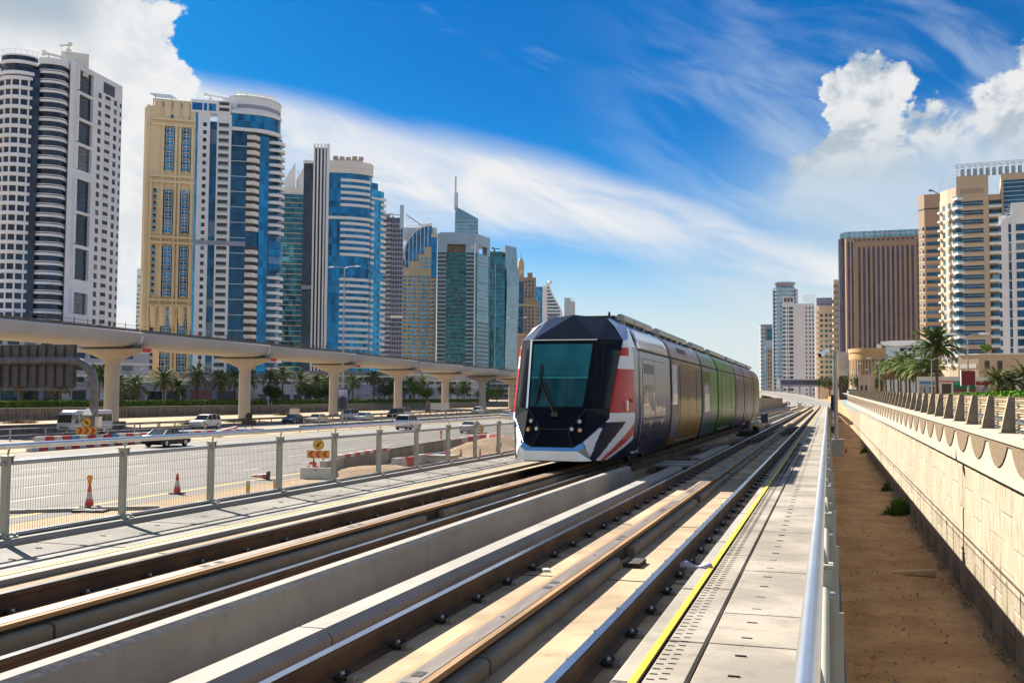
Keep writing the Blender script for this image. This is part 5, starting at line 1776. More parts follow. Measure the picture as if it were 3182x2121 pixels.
chevron_sign(rd(39.8, 86.4, -3.0), R(24), 1, 'yellow sign with red chevrons pointing right, by the gantry column')
chevron_sign(rd(-1.0, 54.6, -3.0), R(14), -1, 'yellow sign with red chevrons pointing left, at the road works', zc=1.55, w_=1.95).scale = (0.68, 0.68, 0.68)
chevron_sign(rd(41.3, 121, -3.0), R(14), 1, 'warning sign seen from its dark back, by the median blocks', back=True)
bg_ = MB()
for k in range(60):
    a = Vector((random.gauss(0, 0.35), random.gauss(0, 0.25), abs(random.gauss(0.2, 0.15))))
    bg_.add([a + Vector((random.uniform(-.2, .2), random.uniform(-.2, .2), random.uniform(-.1, .2))) for q in range(3)], [(0, 1, 2)], random.choice((0, 0, 1)))
tag(bg_.obj('plastic_sheeting', [M_cred, M_sand_l], None, rd(-1.6, 53.2, -2.9)), 'heap of orange and brown plastic netting beside the left-pointing chevron sign', 'netting')
wb = thing('water_barrier', 'white plastic water barrier in front of the left-pointing chevron sign', 'barrier', rd(-2.7, 50.8, -3.02), R(8))
wb.scale = (0.62, 0.62, 0.62)
for k in range(3):
    put('segment', MB().extr([(-0.25, 0), (0.25, 0), (0.2, 0.2), (0.13, 0.95), (-0.13, 0.95), (-0.2, 0.2)], -0.46, 0.46).mesh('segment', M_white), wb, (-0.9 + 0.93 * k, 0, 0), (0, 0, math.pi / 2))
put('label', MB().bx(-0.12, 0.1, -0.152, -0.146, 0.62, 0.85).mesh('label', M_bblue), wb)


def cone(loc, label, lamp=False, rot=(0, 0, 0)):
    t = tag(put('traffic_cone', None, None, loc, rot), label, 'cone')
    put('base', MB().bx(-0.27, 0.27, -0.27, 0.27, 0, 0.05).mesh('base', M_cbase), t)
    put('lower_body', MB().lathe([(0.17, 0.05), (0.125, 0.32)], 16).mesh('lower_body', M_cred), t)
    put('white_band', MB().lathe([(0.125, 0.321), (0.08, 0.60)], 16).mesh('white_band', M_bwhite), t)
    put('upper_body', MB().lathe([(0.08, 0.601), (0.045, 0.90), (0.03, 0.92)], 16).mesh('upper_body', M_cred), t)
    if lamp:
        put('lamp', MB().bx(-0.06, 0.06, -0.05, 0.05, 0.92, 1.05).tube([(0, -0.05, 1.16), (0, 0.05, 1.16)], 0.11, 14).mesh('lamp', mat('lamp_amber', (0.85, 0.30, 0.01), 0.3)), t)
    return t


cone(rd(-0.4, 35.0, -3.03), 'red and white traffic cone with an amber lamp, by the broken kerb', True)
cone(rd(-0.5, 41.0, -3.03), 'upright red and white cone without a lamp, beside the yellow line')
cone(rd(-0.6, 49.4, -2.86), 'fallen red and white cone lying on the yellow line', rot=(0, R(-88), R(12)))
cone(rd(30.6, 62.5, -3.03), 'small cone with amber lamp at the start of the median, far left', True)
LMP = MB().bx(-0.05, 0.05, -0.05, 0.05, 0, 0.45).tube([(0, -0.05, 0.58), (0, 0.05, 0.58)], 0.13, 14)
for i, (s, t, z, lb) in enumerate([(0.0, 66.0, -2.0, 'amber warning lamp on the site wall, nearest of three'), (0.2, 80.0, -2.05, 'amber warning lamp on the site wall, middle of three'), (1.6, 96, -2.2, 'amber warning lamp on the red barriers, farthest of three'), (43.2, 150, -2.7, 'amber lamp at the foot of the tall lamp mast')]):
    tag(LMP.obj('warning_lamp', mat('amber_lamp_%s' % 'abcd'[i], (0.85, 0.30, 0.01), 0.3), None, rd(s, t, z)), lb, 'lamp')
for s, t, lb in ((-4.3, 40.7, 'yellow and white marker post on the sand, left one of two'), (-4.9, 42.1, 'yellow and white marker post on the sand, right one of two')):
    p = thing('marker_post', lb, 'post', rd(s, t, -3.1))
    for k in range(4):
        put('band', MB().lathe([(0.09, 0.2 * k), (0.09, 0.2 * k + 0.199)], 12).mesh('band', M_yel if k % 2 == 0 else M_bwhite), p)
for k, (s, t) in enumerate([(-5.4, 68), (-6.0, 75), (-5.2, 79), (-5.9, 84.5), (-6.2, 70)]):
    p = thing('marker_post', '%s red and white striped marker post from the left on the work-site sand' % ORD[k], 'post', rd(s, t, -3.1), 0, 'striped site posts')
    for j in range(3):
        put('band', MB().lathe([(0.08, 0.3 * j), (0.08, 0.3 * j + 0.299)], 10).mesh('band', M_bwhite if j % 2 == 0 else M_cred), p)
bk = thing('broken_kerb', 'broken pale kerb slabs around a drain by the lamp-topped cone', 'kerb', rd(-1.1, 33.6, -3.03), R(15))
put('slab', MB().prism([(-3.4, -1.0), (0.0, 0.35), (0.1, 0.1), (-3.2, -1.25)], 0, 0.12).mesh('slab', M_conc), bk)
put('slab', MB().prism([(0.2, 0.5), (2.6, 1.2), (2.7, 0.95), (0.3, 0.2)], 0, 0.14).mesh('slab', M_conc), bk)
put('drain', MB().bx(-0.2, 1.0, -0.4, 0.25, 0, 0.08).mesh('drain', M_iron), bk)

# guard rails, railings ------------------------------------------------------------
def guard_rail(s0, t0, s1, t1, label, h=0.75, gap=4.0, beamh=0.3, m=M_galv, two=False):
    g = thing('guard_rail', label, 'guard rail')
    n = max(2, int(abs(t1 - t0) / gap))
    for k in range(n + 1):
        f = k / n
        x, y, z = rd(s0 + (s1 - s0) * f, t0 + (t1 - t0) * f)
        put('post', MB().bx(-0.06, 0.06, -0.06, 0.06, 0, h).mesh('post', m), g, (x, y, z))
    a, b = rd(s0, t0, -3 + h - beamh / 2), rd(s1, t1, -3 + h - beamh / 2)
    put('beam', MB().obox(a, b, 0.08, beamh).mesh('beam', m), g)
    if two:
        a, b = rd(s0, t0, -3 + h * 0.45), rd(s1, t1, -3 + h * 0.45)
        put('lower_beam', MB().obox(a, b, 0.05, 0.06).mesh('lower_beam', m), g)
    return g


M_gdark = mat('guard_dark', (0.12, 0.11, 0.10), 0.7, 0.3, 0.15, 1)
guard_rail(54.5, 112, 56.5, 420, 'dark steel guard rail between the service road and the sand', m=M_gdark)
guard_rail(42.4, 60, 42.4, 112, 'thin grey railing along the median, behind the chevron sign', 1.15, 4.4, 0.06, M_galv, True)
guard_rail(40.8, 136, 43, 420, 'thin grey railing along the far median, before the parked-looking cars', 1.15, 5.0, 0.06, M_galv, True)
guard_rail(29.3, 112, 29.5, 420, 'long guard rail along the far edge of the highway', 0.8, 5.0, 0.28, M_gdark)
jb = thing('concrete_barrier', 'long grey concrete barrier behind the minibus', 'barrier')
for k in range(9):
    a, b = rd(55 + 0.0 * k, 72 + k * 4.6), rd(55, 72 + k * 4.6 + 4.55)
    put('barrier_unit', MB().obox((a[0], a[1], -2.55), (b[0], b[1], -2.55), 0.4, 1.0).mesh('barrier_unit', M_conc_d), jb)

# gantry with sign boards seen from behind -------------------------------------------
gx, gy, gzz = rd(41.0, 89.0)
ga = thing('sign_gantry', 'grey tubular gantry holding a large ribbed sign board seen from behind', 'gantry', (gx, gy, gzz))
pts = [(0, 0, 0), (0, 0, 2.5), (0, 0, 5.0)]
for k in range(1, 9):
    a = math.pi / 2 * k / 8
    pts.append((-2.9 * (1 - math.cos(a)), 0, 5.0 + 2.8 * math.sin(a)))
pts += [(-6, 0, 7.8), (-14, 0, 7.8), (-22, 0, 7.8)]
M_gantry = mat('gantry_grey', (0.16, 0.16, 0.165), 0.55, 0.4, 0.2, 0.8)
put('mast', MB().tube(pts, 0.42, 18).mesh('mast', M_gantry), ga)
put('collar', MB().tube([(-2.9, 0, 7.8), (-3.2, 0, 7.8)], 0.5, 18).mesh('collar', M_gantry), ga)
for k in range(8):
    put('ring', MB().tube([(-4.6 - 1.1 * k, 0, 7.8), (-4.72 - 1.1 * k, 0, 7.8)], 0.46, 16).mesh('ring', M_gantry), ga)
M_rib = mat('board_slat', (0.17, 0.165, 0.18), 0.6, 0.3, 0.1, 1)
bd_ = put('board', MB().bx(-16.5, -2.8, 0.62, 0.66, 5.1, 9.5).mesh('board', M_gdark), ga)
for k in range(12):
    put('rib', MB().bx(-3.25 - 1.14 * k, -3.05 - 1.14 * k, 0.30, 0.612, 4.9, 9.45).mesh('rib', M_gdark), bd_)
for k in range(12):
    mb = MB()
    for j in range(30):
        mb.bx(-4.16 - 1.14 * k, -3.27 - 1.14 * k, 0.54, 0.612, 5.2 + j * 0.14, 5.29 + j * 0.14)
    put('slat_panel', mb.mesh('slat_panel', M_rib), bd_)
    stuff(bd_.children[-1] if False else put('slat_strip', MB().bx(-4.16 - 1.14 * k, -3.27 - 1.14 * k, 0.60, 0.614, 9.42, 9.45).mesh('slat_strip', M_rib), bd_))  # thin top strip in the same colour as the slats
put('walkway', MB().bx(-16.5, -1.0, -0.2, 0.3, 4.75, 4.87).mesh('walkway', M_conc_d), ga)
put('solar_panel', MB().add([(-0.7, -0.9, 2.3), (0.5, -0.9, 2.3), (0.5, -0.3, 2.95), (-0.7, -0.3, 2.95), (-0.7, -0.86, 2.22), (0.5, -0.86, 2.22), (0.5, -0.26, 2.87), (-0.7, -0.26, 2.87)], [(0, 1, 2, 3), (7, 6, 5, 4), (0, 4, 5, 1), (1, 5, 6, 2), (2, 6, 7, 3), (3, 7, 4, 0)]).mesh('solar_panel', M_galv), ga)
put('cabinet', MB().bx(0.42, 0.85, -0.35, 0.2, 1.1, 2.1).mesh('cabinet', M_white), ga)


# tall lamp masts ----------------------------------------------------------------------
def lamp_mast(x, y, z, h, label, arm=1.9, r=0.2):
    t = thing('street_lamp', label, 'street lamp', (x, y, z))
    put('mast', MB().lathe([(r, 0), (r * 0.75, h * 0.5), (r * 0.4, h)], 10).mesh('mast', M_galv), t)
    for sd in (-1, 1):
        a = put('arm', MB().tube([(0, 0, h - 0.1), (sd * arm * 0.4, 0, h + 0.1), (sd * arm, 0, h + 0.15)], 0.06, 6).mesh('arm', M_galv), t)
        put('lamp_head', MB().extr([(sd * arm, 0.06), (sd * (arm + 0.9), 0.10), (sd * (arm + 0.95), 0.2), (sd * (arm + 0.3), 0.32), (sd * arm, 0.25)][::sd], -0.16, 0.16).mesh('lamp_head', M_alu), a, (0, 0, h))
    return t


lx, ly, lz = rd(42, 152)
lm = lamp_mast(lx, ly, lz, 25, 'tall twin-arm street lamp carrying a poster box, in front of the third pier')
mu = put('poster_box', MB().bx(-0.85, 0.85, -0.25, 0.25, 2.0, 5.5).mesh('poster_box', M_gdark), lm, (0, 0, 0), (0, 0, R(25)))
put('poster', MB().bx(-0.77, 0.77, -0.27, -0.255, 2.15, 5.35).mesh('poster', mat('poster_pale', (0.45, 0.46, 0.62), 0.5, 0, 0, 0.6, (0.20, 0.22, 0.40))), mu)
put('arch_print', MB().add([(x, -0.275, z) for x, z in [(-0.7, 2.2)] + [(0.0 + 0.7 * math.cos(math.pi - math.pi * k / 10), 3.5 + 0.8 * math.sin(math.pi * k / 10)) for k in range(11)] + [(0.7, 2.2)]], [tuple(range(13))[::-1]]).mesh('arch_print', mat('poster_dark', (0.02, 0.025, 0.06), 0.5)), mu)
lx, ly, lz = rd(42, 262)
lamp_mast(lx, ly, lz, 25, 'distant tall street lamp in front of the dark teal tower')
bs = thing('blank_sign', 'blank pale rectangular sign on two legs by the median railing', 'sign', rd(43.0, 203), R(12))
put('panel', MB().bx(-1.95, 1.95, -0.06, 0.06, 1.6, 2.95).mesh('panel', mat('blank_pale', (0.56, 0.52, 0.50), 0.7)), bs)
for sx in (-1.1, 1.1):
    put('leg', MB().bx(sx - 0.07, sx + 0.07, -0.06, 0.06, 0, 1.6).mesh('leg', M_galv), bs)
sb = thing('brown_sign', 'narrow brown-backed sign box on the sand before the fourth pier', 'sign', rd(52.5, 222))
put('box', MB().bx(-0.55, 0.55, -0.2, 0.2, 0.5, 3.1).mesh('box', mat('sign_brown', (0.24, 0.19, 0.14), 0.8)), sb)
put('lamp', MB().bx(-0.3, 0.3, -0.2, 0.2, 3.11, 3.5).mesh('lamp', M_gdark), sb)
cbx = thing('utility_cabinet', 'small white cabinet on the sand under the viaduct', 'cabinet', rd(70, 190))
put('cabinet', MB().bx(-0.9, 0.9, -0.4, 0.4, 0, 1.6).mesh('cabinet', M_white), cbx)
put('roof', MB().bx(-1.0, 1.0, -0.5, 0.5, 1.601, 1.75).mesh('roof', M_conc_d), cbx)

# metro viaduct ---------------------------------------------------------------------------
M_via = mat('viaduct_concrete', (0.42, 0.43, 0.46), 0.75, 0, 0.06, 0.15, dirt=0.05)
M_capm = mat('pier_concrete', (0.43, 0.395, 0.35), 0.8, 0, 0.06, 0.2, dirt=0.05)
via = thing('metro_viaduct', 'elevated concrete metro viaduct crossing behind the highway', 'viaduct')
PY = [13, 50, 87, 124, 161, 198, 235, 271, 307, 342, 378, 414, 450]
VS = 65.0
zt_ = lambda t: 10.0 - max(0, t - 200) * 0.0035
half = [(5.0, 0.0), (5.08, -0.22), (4.92, -0.50), (4.80, -1.10), (4.5, -1.55), (3.6, -1.92), (2.4, -2.02)]
sect = half + [(-x, z) for x, z in half[::-1]] + [(-4.6, 0.0), (-4.3, -1.2), (4.3, -1.2), (4.6, 0.0)]
for i in range(len(PY) - 1):
    ta, tb = PY[i] + 0.13, PY[i + 1] - 0.13
    mb = MB()
    n = len(sect)
    for t in (ta, tb):
        x, y, z = rd(VS, t, zt_(t))
        for (u, h) in sect:
            mb.v.append((x - u, y, z + h))
    for k in range(n):
        q = (k + 1) % n
        mb.f.append((k, q, q + n, k + n)); mb.mi.append(0); mb.sm.append(k < 6 or 6 < k < 13)
    mb.f += [tuple(range(n - 1, -1, -1)), tuple(range(n, 2 * n))]; mb.mi += [0, 0]; mb.sm += [False, False]
    sp_ = put('deck_span', mb.mesh('deck_span', M_via), via)
    # parapet rail of raked stanchions
    nn = int((tb - ta) / 2.6)
    for k in range(nn):
        t = ta + (k + 0.5) * (tb - ta) / nn
        x, y, z = rd(VS - 4.8, t, zt_(t))
        put('stanchion', STN if 'STN' in globals() else globals().setdefault('STN', MB().tube([(0, 0, 0), (0.12, 0.03, 0.5), (0.05, 0.1, 0.95), (-0.12, 0.35, 1.12)], 0.055, 5).mesh('stanchion', M_gdark)), sp_, (x, y, z))
    for h in (0.45, 0.85):
        a, b = rd(VS - 4.75, ta, zt_(ta) + h), rd(VS - 4.75, tb, zt_(tb) + h)
        put('rail', MB().obox(a, b, 0.04, 0.05).mesh('rail', M_gdark), sp_)
    a, b = rd(VS - 4.4, ta, zt_(ta) + 0.15), rd(VS - 4.4, tb, zt_(tb) + 0.15)
    put('inner_parapet', MB().obox(a, b, 0.1, 0.5).mesh('inner_parapet', M_gdark), sp_)
for t in PY[2:]:
    x, y, z = rd(VS, t, 0)
    zc = zt_(t) - 2.13
    p = put('pier', MB().lathe([(1.05, -3.6), (1.0, 0), (1.0, zc - 2.2)], 28).mesh('pier', M_capm), via, (x, y, 0))
    mb = MB()
    # flared crosshead: from the round column to a wide flat hexagonal head
    rings = []
    for (zr, hx, hy, e) in ((zc - 2.3, 1.0, 1.0, 1.0), (zc - 1.7, 1.35, 1.05, 0.9), (zc - 0.95, 3.3, 1.25, 0.75), (zc - 0.40, 5.2, 1.45, 0.62), (zc - 0.12, 5.5, 1.5, 0.5)):
        ring = []
        for k in range(24):
            a = 2 * math.pi * k / 24
            c, s_ = math.cos(a), math.sin(a)
            ring.append((math.copysign(abs(c) ** e, c) * hx, math.copysign(abs(s_) ** e, s_) * hy, zr))
        rings.append(ring)
    for rr in rings:
        mb.v += rr
    for i in range(len(rings) - 1):
        for k in range(24):
            mb.f.append((i * 24 + k, i * 24 + (k + 1) % 24, (i + 1) * 24 + (k + 1) % 24, (i + 1) * 24 + k)); mb.mi.append(0); mb.sm.append(True)
    mb.f.append(tuple(range(len(rings) * 24 - 24, len(rings) * 24))); mb.mi.append(0); mb.sm.append(False)
    cp = put('crosshead', mb.mesh('crosshead', M_capm), p)
    put('bearing', MB().bx(-4.6, 4.6, -1.0, 1.0, zc - 0.12, zc + 0.12).mesh('bearing', M_gdark), cp)
    # red and white marker on the end that faces the road
    hexa = [(-1.25, 0.06), (-0.85, 0.22), (0.85, 0.22), (1.25, 0.06), (0.85, -0.42), (-0.85, -0.42)]
    put('marker_border', MB().add([(5.56 + 0.12 * (zc * 0 + h_), 1.12 * y_, zc - 0.28 + h_ * 1.1) for y_, h_ in hexa], [(0, 5, 4, 3, 2, 1)]).mesh('marker_border', M_white), cp)
    put('marker', MB().add([(5.575 + 0.12 * h_, 0.98 * y_, zc - 0.27 + h_ * 0.85) for y_, h_ in hexa], [(0, 5, 4, 3, 2, 1)]).mesh('marker', M_sred), cp)

# far retaining wall, upper street level, hedge ---------------------------------------------
rw = thing('far_wall', 'long low grey ribbed retaining wall behind the viaduct piers', 'retaining wall')
M_frib = mat('rib_concrete', (0.17, 0.155, 0.14), 0.95, 0, 0.25, 0.5, stretch=(1, 3, 0.4), dirt=0.4)
for k in range(26):
    t = 90 + k * 15
    a, b = rd(93, t, -2.1), rd(93, t + 14.9, -2.1)
    u_ = put('wall_unit', MB().obox(a, b, 0.5, 1.9).mesh('wall_unit', M_frib), rw)
    mb = MB()
    for j in range(18):
        x, y, z = rd(92.72, t + 0.4 + j * 0.82, -2.95)
        mb.bx(x, x + 0.10, y, y + 0.3, z, z + random.uniform(0.8, 1.5))
    if k < 12:
        stuff(put('ribs', mb.mesh('ribs', M_frib), u_))
    a, b = rd(92.95, t, -1.07), rd(92.95, t + 14.95, -1.07)
    put('coping', MB().obox(a, b, 0.7, 0.16).mesh('coping', M_conc_d), u_)
strip(93.2, 1500, 60, 1600, -1.12, M_sand_l, 'ground_upper', 4)
strip(104, 122, 60, 900, -1.10, M_asph_d, 'frontage_road', 4)
random.seed(31)
HEDGES = [(96.5, 112, 118, 'clipped dark hedge above the far wall, behind the gantry'), (96.5, 119, 176, 'long clipped hedge behind the first viaduct pier'), (96.8, 178, 228, 'clipped hedge between the second and third piers'),
          (97, 232, 300, 'hedge behind the third and fourth piers'), (97, 304, 420, 'far hedge behind the fifth and sixth piers')]
for s, t0, t1, lb in HEDGES:
    hh = 1.25
    x0, y0, z0 = rd(s, t0, -1.1)
    mb = MB()
    L = t1 - t0
    for i in range(int(L / 4)):
        a, b = rd(s, t0 + i * 4, -1.1), rd(s, t0 + i * 4 + 4.02, -1.1)
        mb.bx(min(a[0], b[0]) - 0.8, max(a[0], b[0]) + 0.8, a[1], b[1], -1.1, -1.1 + hh - 0.1)
        leaf_box(mb, a[0] - 0.9, a[0] + 0.9, a[1], b[1], -1.0, -1.1 + hh, 230, 0.16, (0, 0, 1))
    h_ = thing('hedge', lb, 'hedge')
    put('foliage', mb.mesh('foliage', [M_hedge, M_hedge_l]), h_)
LP = [(171, 6.3, 'palm partly hidden by the first viaduct pier'), (178.4, 4.6, 'short palm right of the first viaduct pier'), (185.5, 4.7, 'bright short palm between the first and second piers'), (192.8, 6.0, 'taller palm left of the dark shopfront'), (199.6, 4.5, 'short palm before the red shopfront'),
      (208.8, 6.9, 'tall palm in front of the blue and white tower'), (216, 6.2, 'palm just left of the second pier'), (224, 7.0, 'palm directly behind the second pier'), (232.7, 6.9, 'palm right of the second pier'), (240.4, 7.4, 'palm with a wide crown left of the third pier'),
      (249, 8.4, 'tallest palm left of the third pier'), (261.8, 6.8, 'palm before the grey slab tower'), (267.7, 6.3, 'small palm before the white fins'), (274.4, 7.2, 'palm touching the third pier'), (297.5, 7.3, 'palm right of the third pier'),
      (309.5, 8.6, 'tall palm left of the fourth pier'), (346, 7.8, 'palm right of the fourth pier'), (362, 7.6, 'palm before the fifth pier'), (385, 7.8, 'palm between the fifth and sixth piers'), (410, 7.6, 'far palm by the sixth pier'), (152, 5.6, 'palm behind the gantry board'), (160, 5.2, 'palm behind the right end of the gantry board')]
for i, (t, top, lb) in enumerate(LP):
    x, y, z = rd(103 + (i % 3) * 1.0, t, -1.1)
    palm(x, y, z, top + 1.1 - 1.5, 1.02 + 0.1 * ((i * 7) % 3) / 2, lb, None, i, i * 0.9)


def tree(x, y, z, h, r, label, light=False, n=2600, seed=0, group=None):
    random.seed(seed)
    t = thing('tree', label, 'tree', (x, y, z), 0, group)
    mb = MB()
    mb.tube([(0, 0, 0), (0.1, 0.05, h * 0.3), (0.0, 0.1, h * 0.55)], 0.24, 8, r1=0.14)
    cl_ = []
    for k in range(9):
        a = k * 2.4
        rr = r * random.uniform(0.25, 0.75)
        c = Vector((rr * math.cos(a), rr * math.sin(a), h * random.uniform(0.5, 0.88)))
        cl_.append((c, r * random.uniform(0.35, 0.55)))
        mb.tube([(0, 0.05, h * 0.35), c * 0.6 + Vector((0, 0, h * 0.12)), c], 0.09, 5, r1=0.03)
    put('trunk', mb.mesh('trunk', M_trunk), t)
    lf = MB()
    for k in range(n):
        c, q = random.choice(cl_)
        d = Vector((random.gauss(0, 1), random.gauss(0, 1), random.gauss(0, 0.8))).normalized() * q * random.uniform(0.45, 1.05)
        p = c + d
        s_ = random.uniform(0.14, 0.26)
        a = Vector((random.gauss(0, 1), random.gauss(0, 1), random.gauss(0, 0.6))).normalized() * s_
        b = a.cross(Vector((random.gauss(0, 1), random.gauss(0, 1), random.gauss(0, 1)))).normalized() * s_ * 0.7
        lf.add([p - a, p + b, p + a, p - b], [(0, 1, 2, 3)], random.choice((0, 0, 1)))
    put('crown', lf.mesh('crown', [M_leaf_l, M_palm_l] if light else [M_leaf_d, M_hedge]), t)
    return t


TREES = [(101, 259, 5.5, 3.4, 'dark round tree behind the palms left of the third pier', 0), (101, 268, 5.0, 3.0, 'dark tree right beside the one left of the third pier', 0), (101, 314, 7.2, 4.2, 'large dark tree left of the fourth pier', 0), (101, 324, 7.6, 4.0, 'dark spreading tree behind the fourth pier', 0),
         (100, 339, 7.0, 3.6, 'bright green tree right of the fourth pier', 1), (100, 352, 5.2, 3.4, 'low bright green tree before the fifth pier', 1), (101, 376, 6.6, 4.2, 'dark tree right of the fifth pier', 0), (101, 398, 6.6, 4.4, 'dark tree left of the sixth pier', 0), (100, 425, 6.2, 4.6, 'green tree right of the sixth pier', 1), (100, 446, 6.0, 4.6, 'bright tree behind the seventh pier', 1), (101, 238, 4.8, 3.0, 'small dark tree between the second and third piers', 0), (101, 280, 4.6, 2.8, 'dark bush-like tree right of the third pier', 0)]
for i, (s, t, h, r_, lb, li) in enumerate(TREES):
    x, y, z = rd(s, t, -1.1)
    tree(x, y, z, h, r_, lb, bool(li), 2200, 50 + i)
# scrub on the sand under the viaduct
SC = [(62, 113, 0.7, 1.6, 'dry scrub clump on the sand left of the first pier'), (58, 135, 1.1, 2.2, 'big green scrub bush on the sand right of the first pier'), (84, 128, 0.8, 2.4, 'brown scrub by the far wall at the left edge'), (80, 205, 0.9, 2.0, 'scrub clump under the viaduct before the third pier'), (60, 150, 0.6, 1.4, 'low weeds by the guard rail'), (34, 230, 0.7, 2.5, 'green weeds along the median railing'), (-6.5, 33, 0.4, 1.2, 'patch of weeds beside the broken kerb')]
for s, t, h, sp, lb in SC:
    o = weed('scrub', rd(s, t, -3.05), 40, h, sp, lb)
    o.data.materials[0] = M_palm_l if 'green' in lb or 'weeds' in lb else M_palm_b
# ---------------------------------------------------------------- towers
class Bld:
    """a building: local x to the right as seen from the tracks, y away, z absolute"""
    def __init__(s, name, label, x, y, rz, cat='tower'):
        s.r = thing(name, label, cat, (x, y, 0), R(rz))
        s.n = {}
        s.rest = {}

    def room(s, name, k=1):
        s.n[name] = s.n.get(name, 0) + k
        return s.n[name] <= 290

    def mass(s, poly, z0, z1, m, name='wall', mtop=None):
        return put(name, MB().prism(poly, z0, z1).mesh(name, m), s.r)

    def box(s, x0, x1, y0, y1, z0, z1, m, name):
        return put(name, MB().bx(x0, x1, y0, y1, z0, z1).mesh(name, m), s.r)

    def grid(s, name, m, p0, p1, us, zs, w_, h, out=0.1, deep=0.1, par=None, shape=None):
        """one object per opening: panels of w_ x h centred at distance u along p0-p1 and height z"""
        p0, p1 = Vector(p0), Vector(p1)
        d = (p1 - p0).normalized()
        a = math.atan2(d.y, d.x)
        me = shape or MB().bx(-w_ / 2, w_ / 2, -out, deep, -h / 2, h / 2).mesh(name, m)
        for u in us:
            q = p0 + d * u
            for z in zs:
                if s.room(name):
                    put(name, me, par or s.r, (q.x, q.y, z), (0, 0, a))
                else:
                    s.rest.setdefault(name, (m, []))[1].append((q.x, q.y, z, a, w_, h, out, deep))

    def flush(s):
        for name, (m, L) in s.rest.items():
            mb = MB()
            for x, y, z, a, w_, h, o, dp in L:
                c, n = math.cos(a), math.sin(a)
                vs = [(x + u * c - v * n, y + u * n + v * c, z + k) for u in (-w_ / 2, w_ / 2) for v in (-o, dp) for k in (-h / 2, h / 2)]
                mb.add(vs, [(0, 4, 5, 1), (1, 5, 7, 3), (0, 1, 3, 2), (4, 6, 7, 5), (2, 3, 7, 6), (0, 2, 6, 4)])
            stuff(put(name, mb.mesh(name, m), s.r))

    def bands(s, name, m, path, zs, h, out=0.3, deep=0.3):
        """a band following the facade line, once per height in zs"""
        me = strip_mesh(path, h, out, deep).mesh(name, m)
        for z in zs:
            s.room(name)
            put(name, me, s.r, (0, 0, z))

    def fins(s, name, m, p0, p1, us, z0, z1, w_, out=0.4, deep=0.1):
        p0, p1 = Vector(p0), Vector(p1)
        d = (p1 - p0).normalized()
        me = MB().bx(-w_ / 2, w_ / 2, -out, deep, z0, z1).mesh(name, m)
        for u in us:
            q = p0 + d * u
            put(name, me, s.r, (q.x, q.y, 0), (0, 0, math.atan2(d.y, d.x)))


def strip_mesh(path, h, out, deep):
    pts = [Vector((x, y)) for x, y in path]
    n = len(pts)
    mb = MB()
    for i, p in enumerate(pts):
        d = (pts[min(i + 1, n - 1)] - pts[max(i - 1, 0)]).normalized()
        nm = Vector((d.y, -d.x))
        a, b = p + nm * out, p - nm * deep
        mb.v += [(a.x, a.y, 0), (a.x, a.y, h), (b.x, b.y, h), (b.x, b.y, 0)]
    for i in range(n - 1):
        for k in range(4):
            q = (k + 1) % 4
            mb.f.append((i * 4 + k, i * 4 + 4 + k, i * 4 + 4 + q, i * 4 + q)); mb.mi.append(0); mb.sm.append(False)
    mb.f += [(0, 1, 2, 3), (4 * n - 1, 4 * n - 2, 4 * n - 3, 4 * n - 4)]; mb.mi += [0, 0]; mb.sm += [False, False]
    return mb


def fr_(a, b, n):
    return [a + (b - a) * i / n for i in range(n + 1)]


def rng_(a, b, st):
    out = []
    while a <= b + 1e-6:
        out.append(a)
        a += st
    return out


def arc(cx, cy, r, a0, a1, n, ry=None):
    ry = r if ry is None else ry
    return [(cx + r * math.cos(R(a0 + (a1 - a0) * i / n)), cy + ry * math.sin(R(a0 + (a1 - a0) * i / n))) for i in range(n + 1)]


K_white = mat('tower_white', (0.70, 0.73, 0.78), 0.6, 0, 0.05, 0.05)
K_white2 = mat('tower_white_warm', (0.68, 0.66, 0.62), 0.65, 0, 0.05, 0.05)
K_tan = mat('tower_tan', (0.70, 0.57, 0.37), 0.8, 0, 0.06, 0.06)
K_tan2 = mat('tower_beige', (0.46, 0.355, 0.25), 0.8, 0, 0.06, 0.05)
K_tan3 = mat('tower_pinkish', (0.345, 0.25, 0.185), 0.8, 0, 0.06, 0.05)
K_grey = mat('tower_grey', (0.27, 0.30, 0.40), 0.7, 0, 0.06, 0.05)
K_gpanel = mat('tower_panel', (0.42, 0.50, 0.58), 0.45, 0.3, 0.06, 0.05)
K_steel = mat('tower_steel', (0.24, 0.34, 0.44), 0.4, 0.4, 0.08, 0.05)
K_mall = mat('mall_ochre', (0.42, 0.27, 0.125), 0.85, 0, 0.08, 0.1)
K_dark = mat('tower_dark', (0.035, 0.04, 0.05), 0.6)
K_shade = mat('loggia', (0.055, 0.055, 0.06), 0.8, 0, 0.3, 0.3)  # shade inside loggias and openings put into the colour of flat panels
G_dark = glass('glass_dark', (0.012, 0.026, 0.052), 0.08, 0.45, 0.5, 0.12, 0.02)
G_navy = glass('glass_navy', (0.009, 0.062, 0.125), 0.08, 0.65, 0.4, 0.1, 0.03)
G_blue = glass('glass_blue', (0.005, 0.125, 0.27), 0.08, 0.7, 0.6, 0.1, 0.03)
G_cyan = glass('glass_cyan', (0.02, 0.22, 0.40), 0.1, 0.7, 0.45, 0.1, 0.03)
G_teal = glass('glass_teal', (0.015, 0.125, 0.175), 0.08, 0.6, 0.5, 0.1, 0.03)
G_green = glass('glass_green', (0.012, 0.088, 0.095), 0.08, 0.55, 0.6, 0.15, 0.03)
G_sky = glass('glass_sky', (0.13, 0.27, 0.36), 0.1, 0.8, 0.3, 0.08, 0.03)
G_plum = glass('glass_plum', (0.05, 0.05, 0.085), 0.12, 0.5, 0.5, 0.2, 0.02)
G_rail = mat('balcony_glass', (0.22, 0.36, 0.42), 0.12, 0.3)


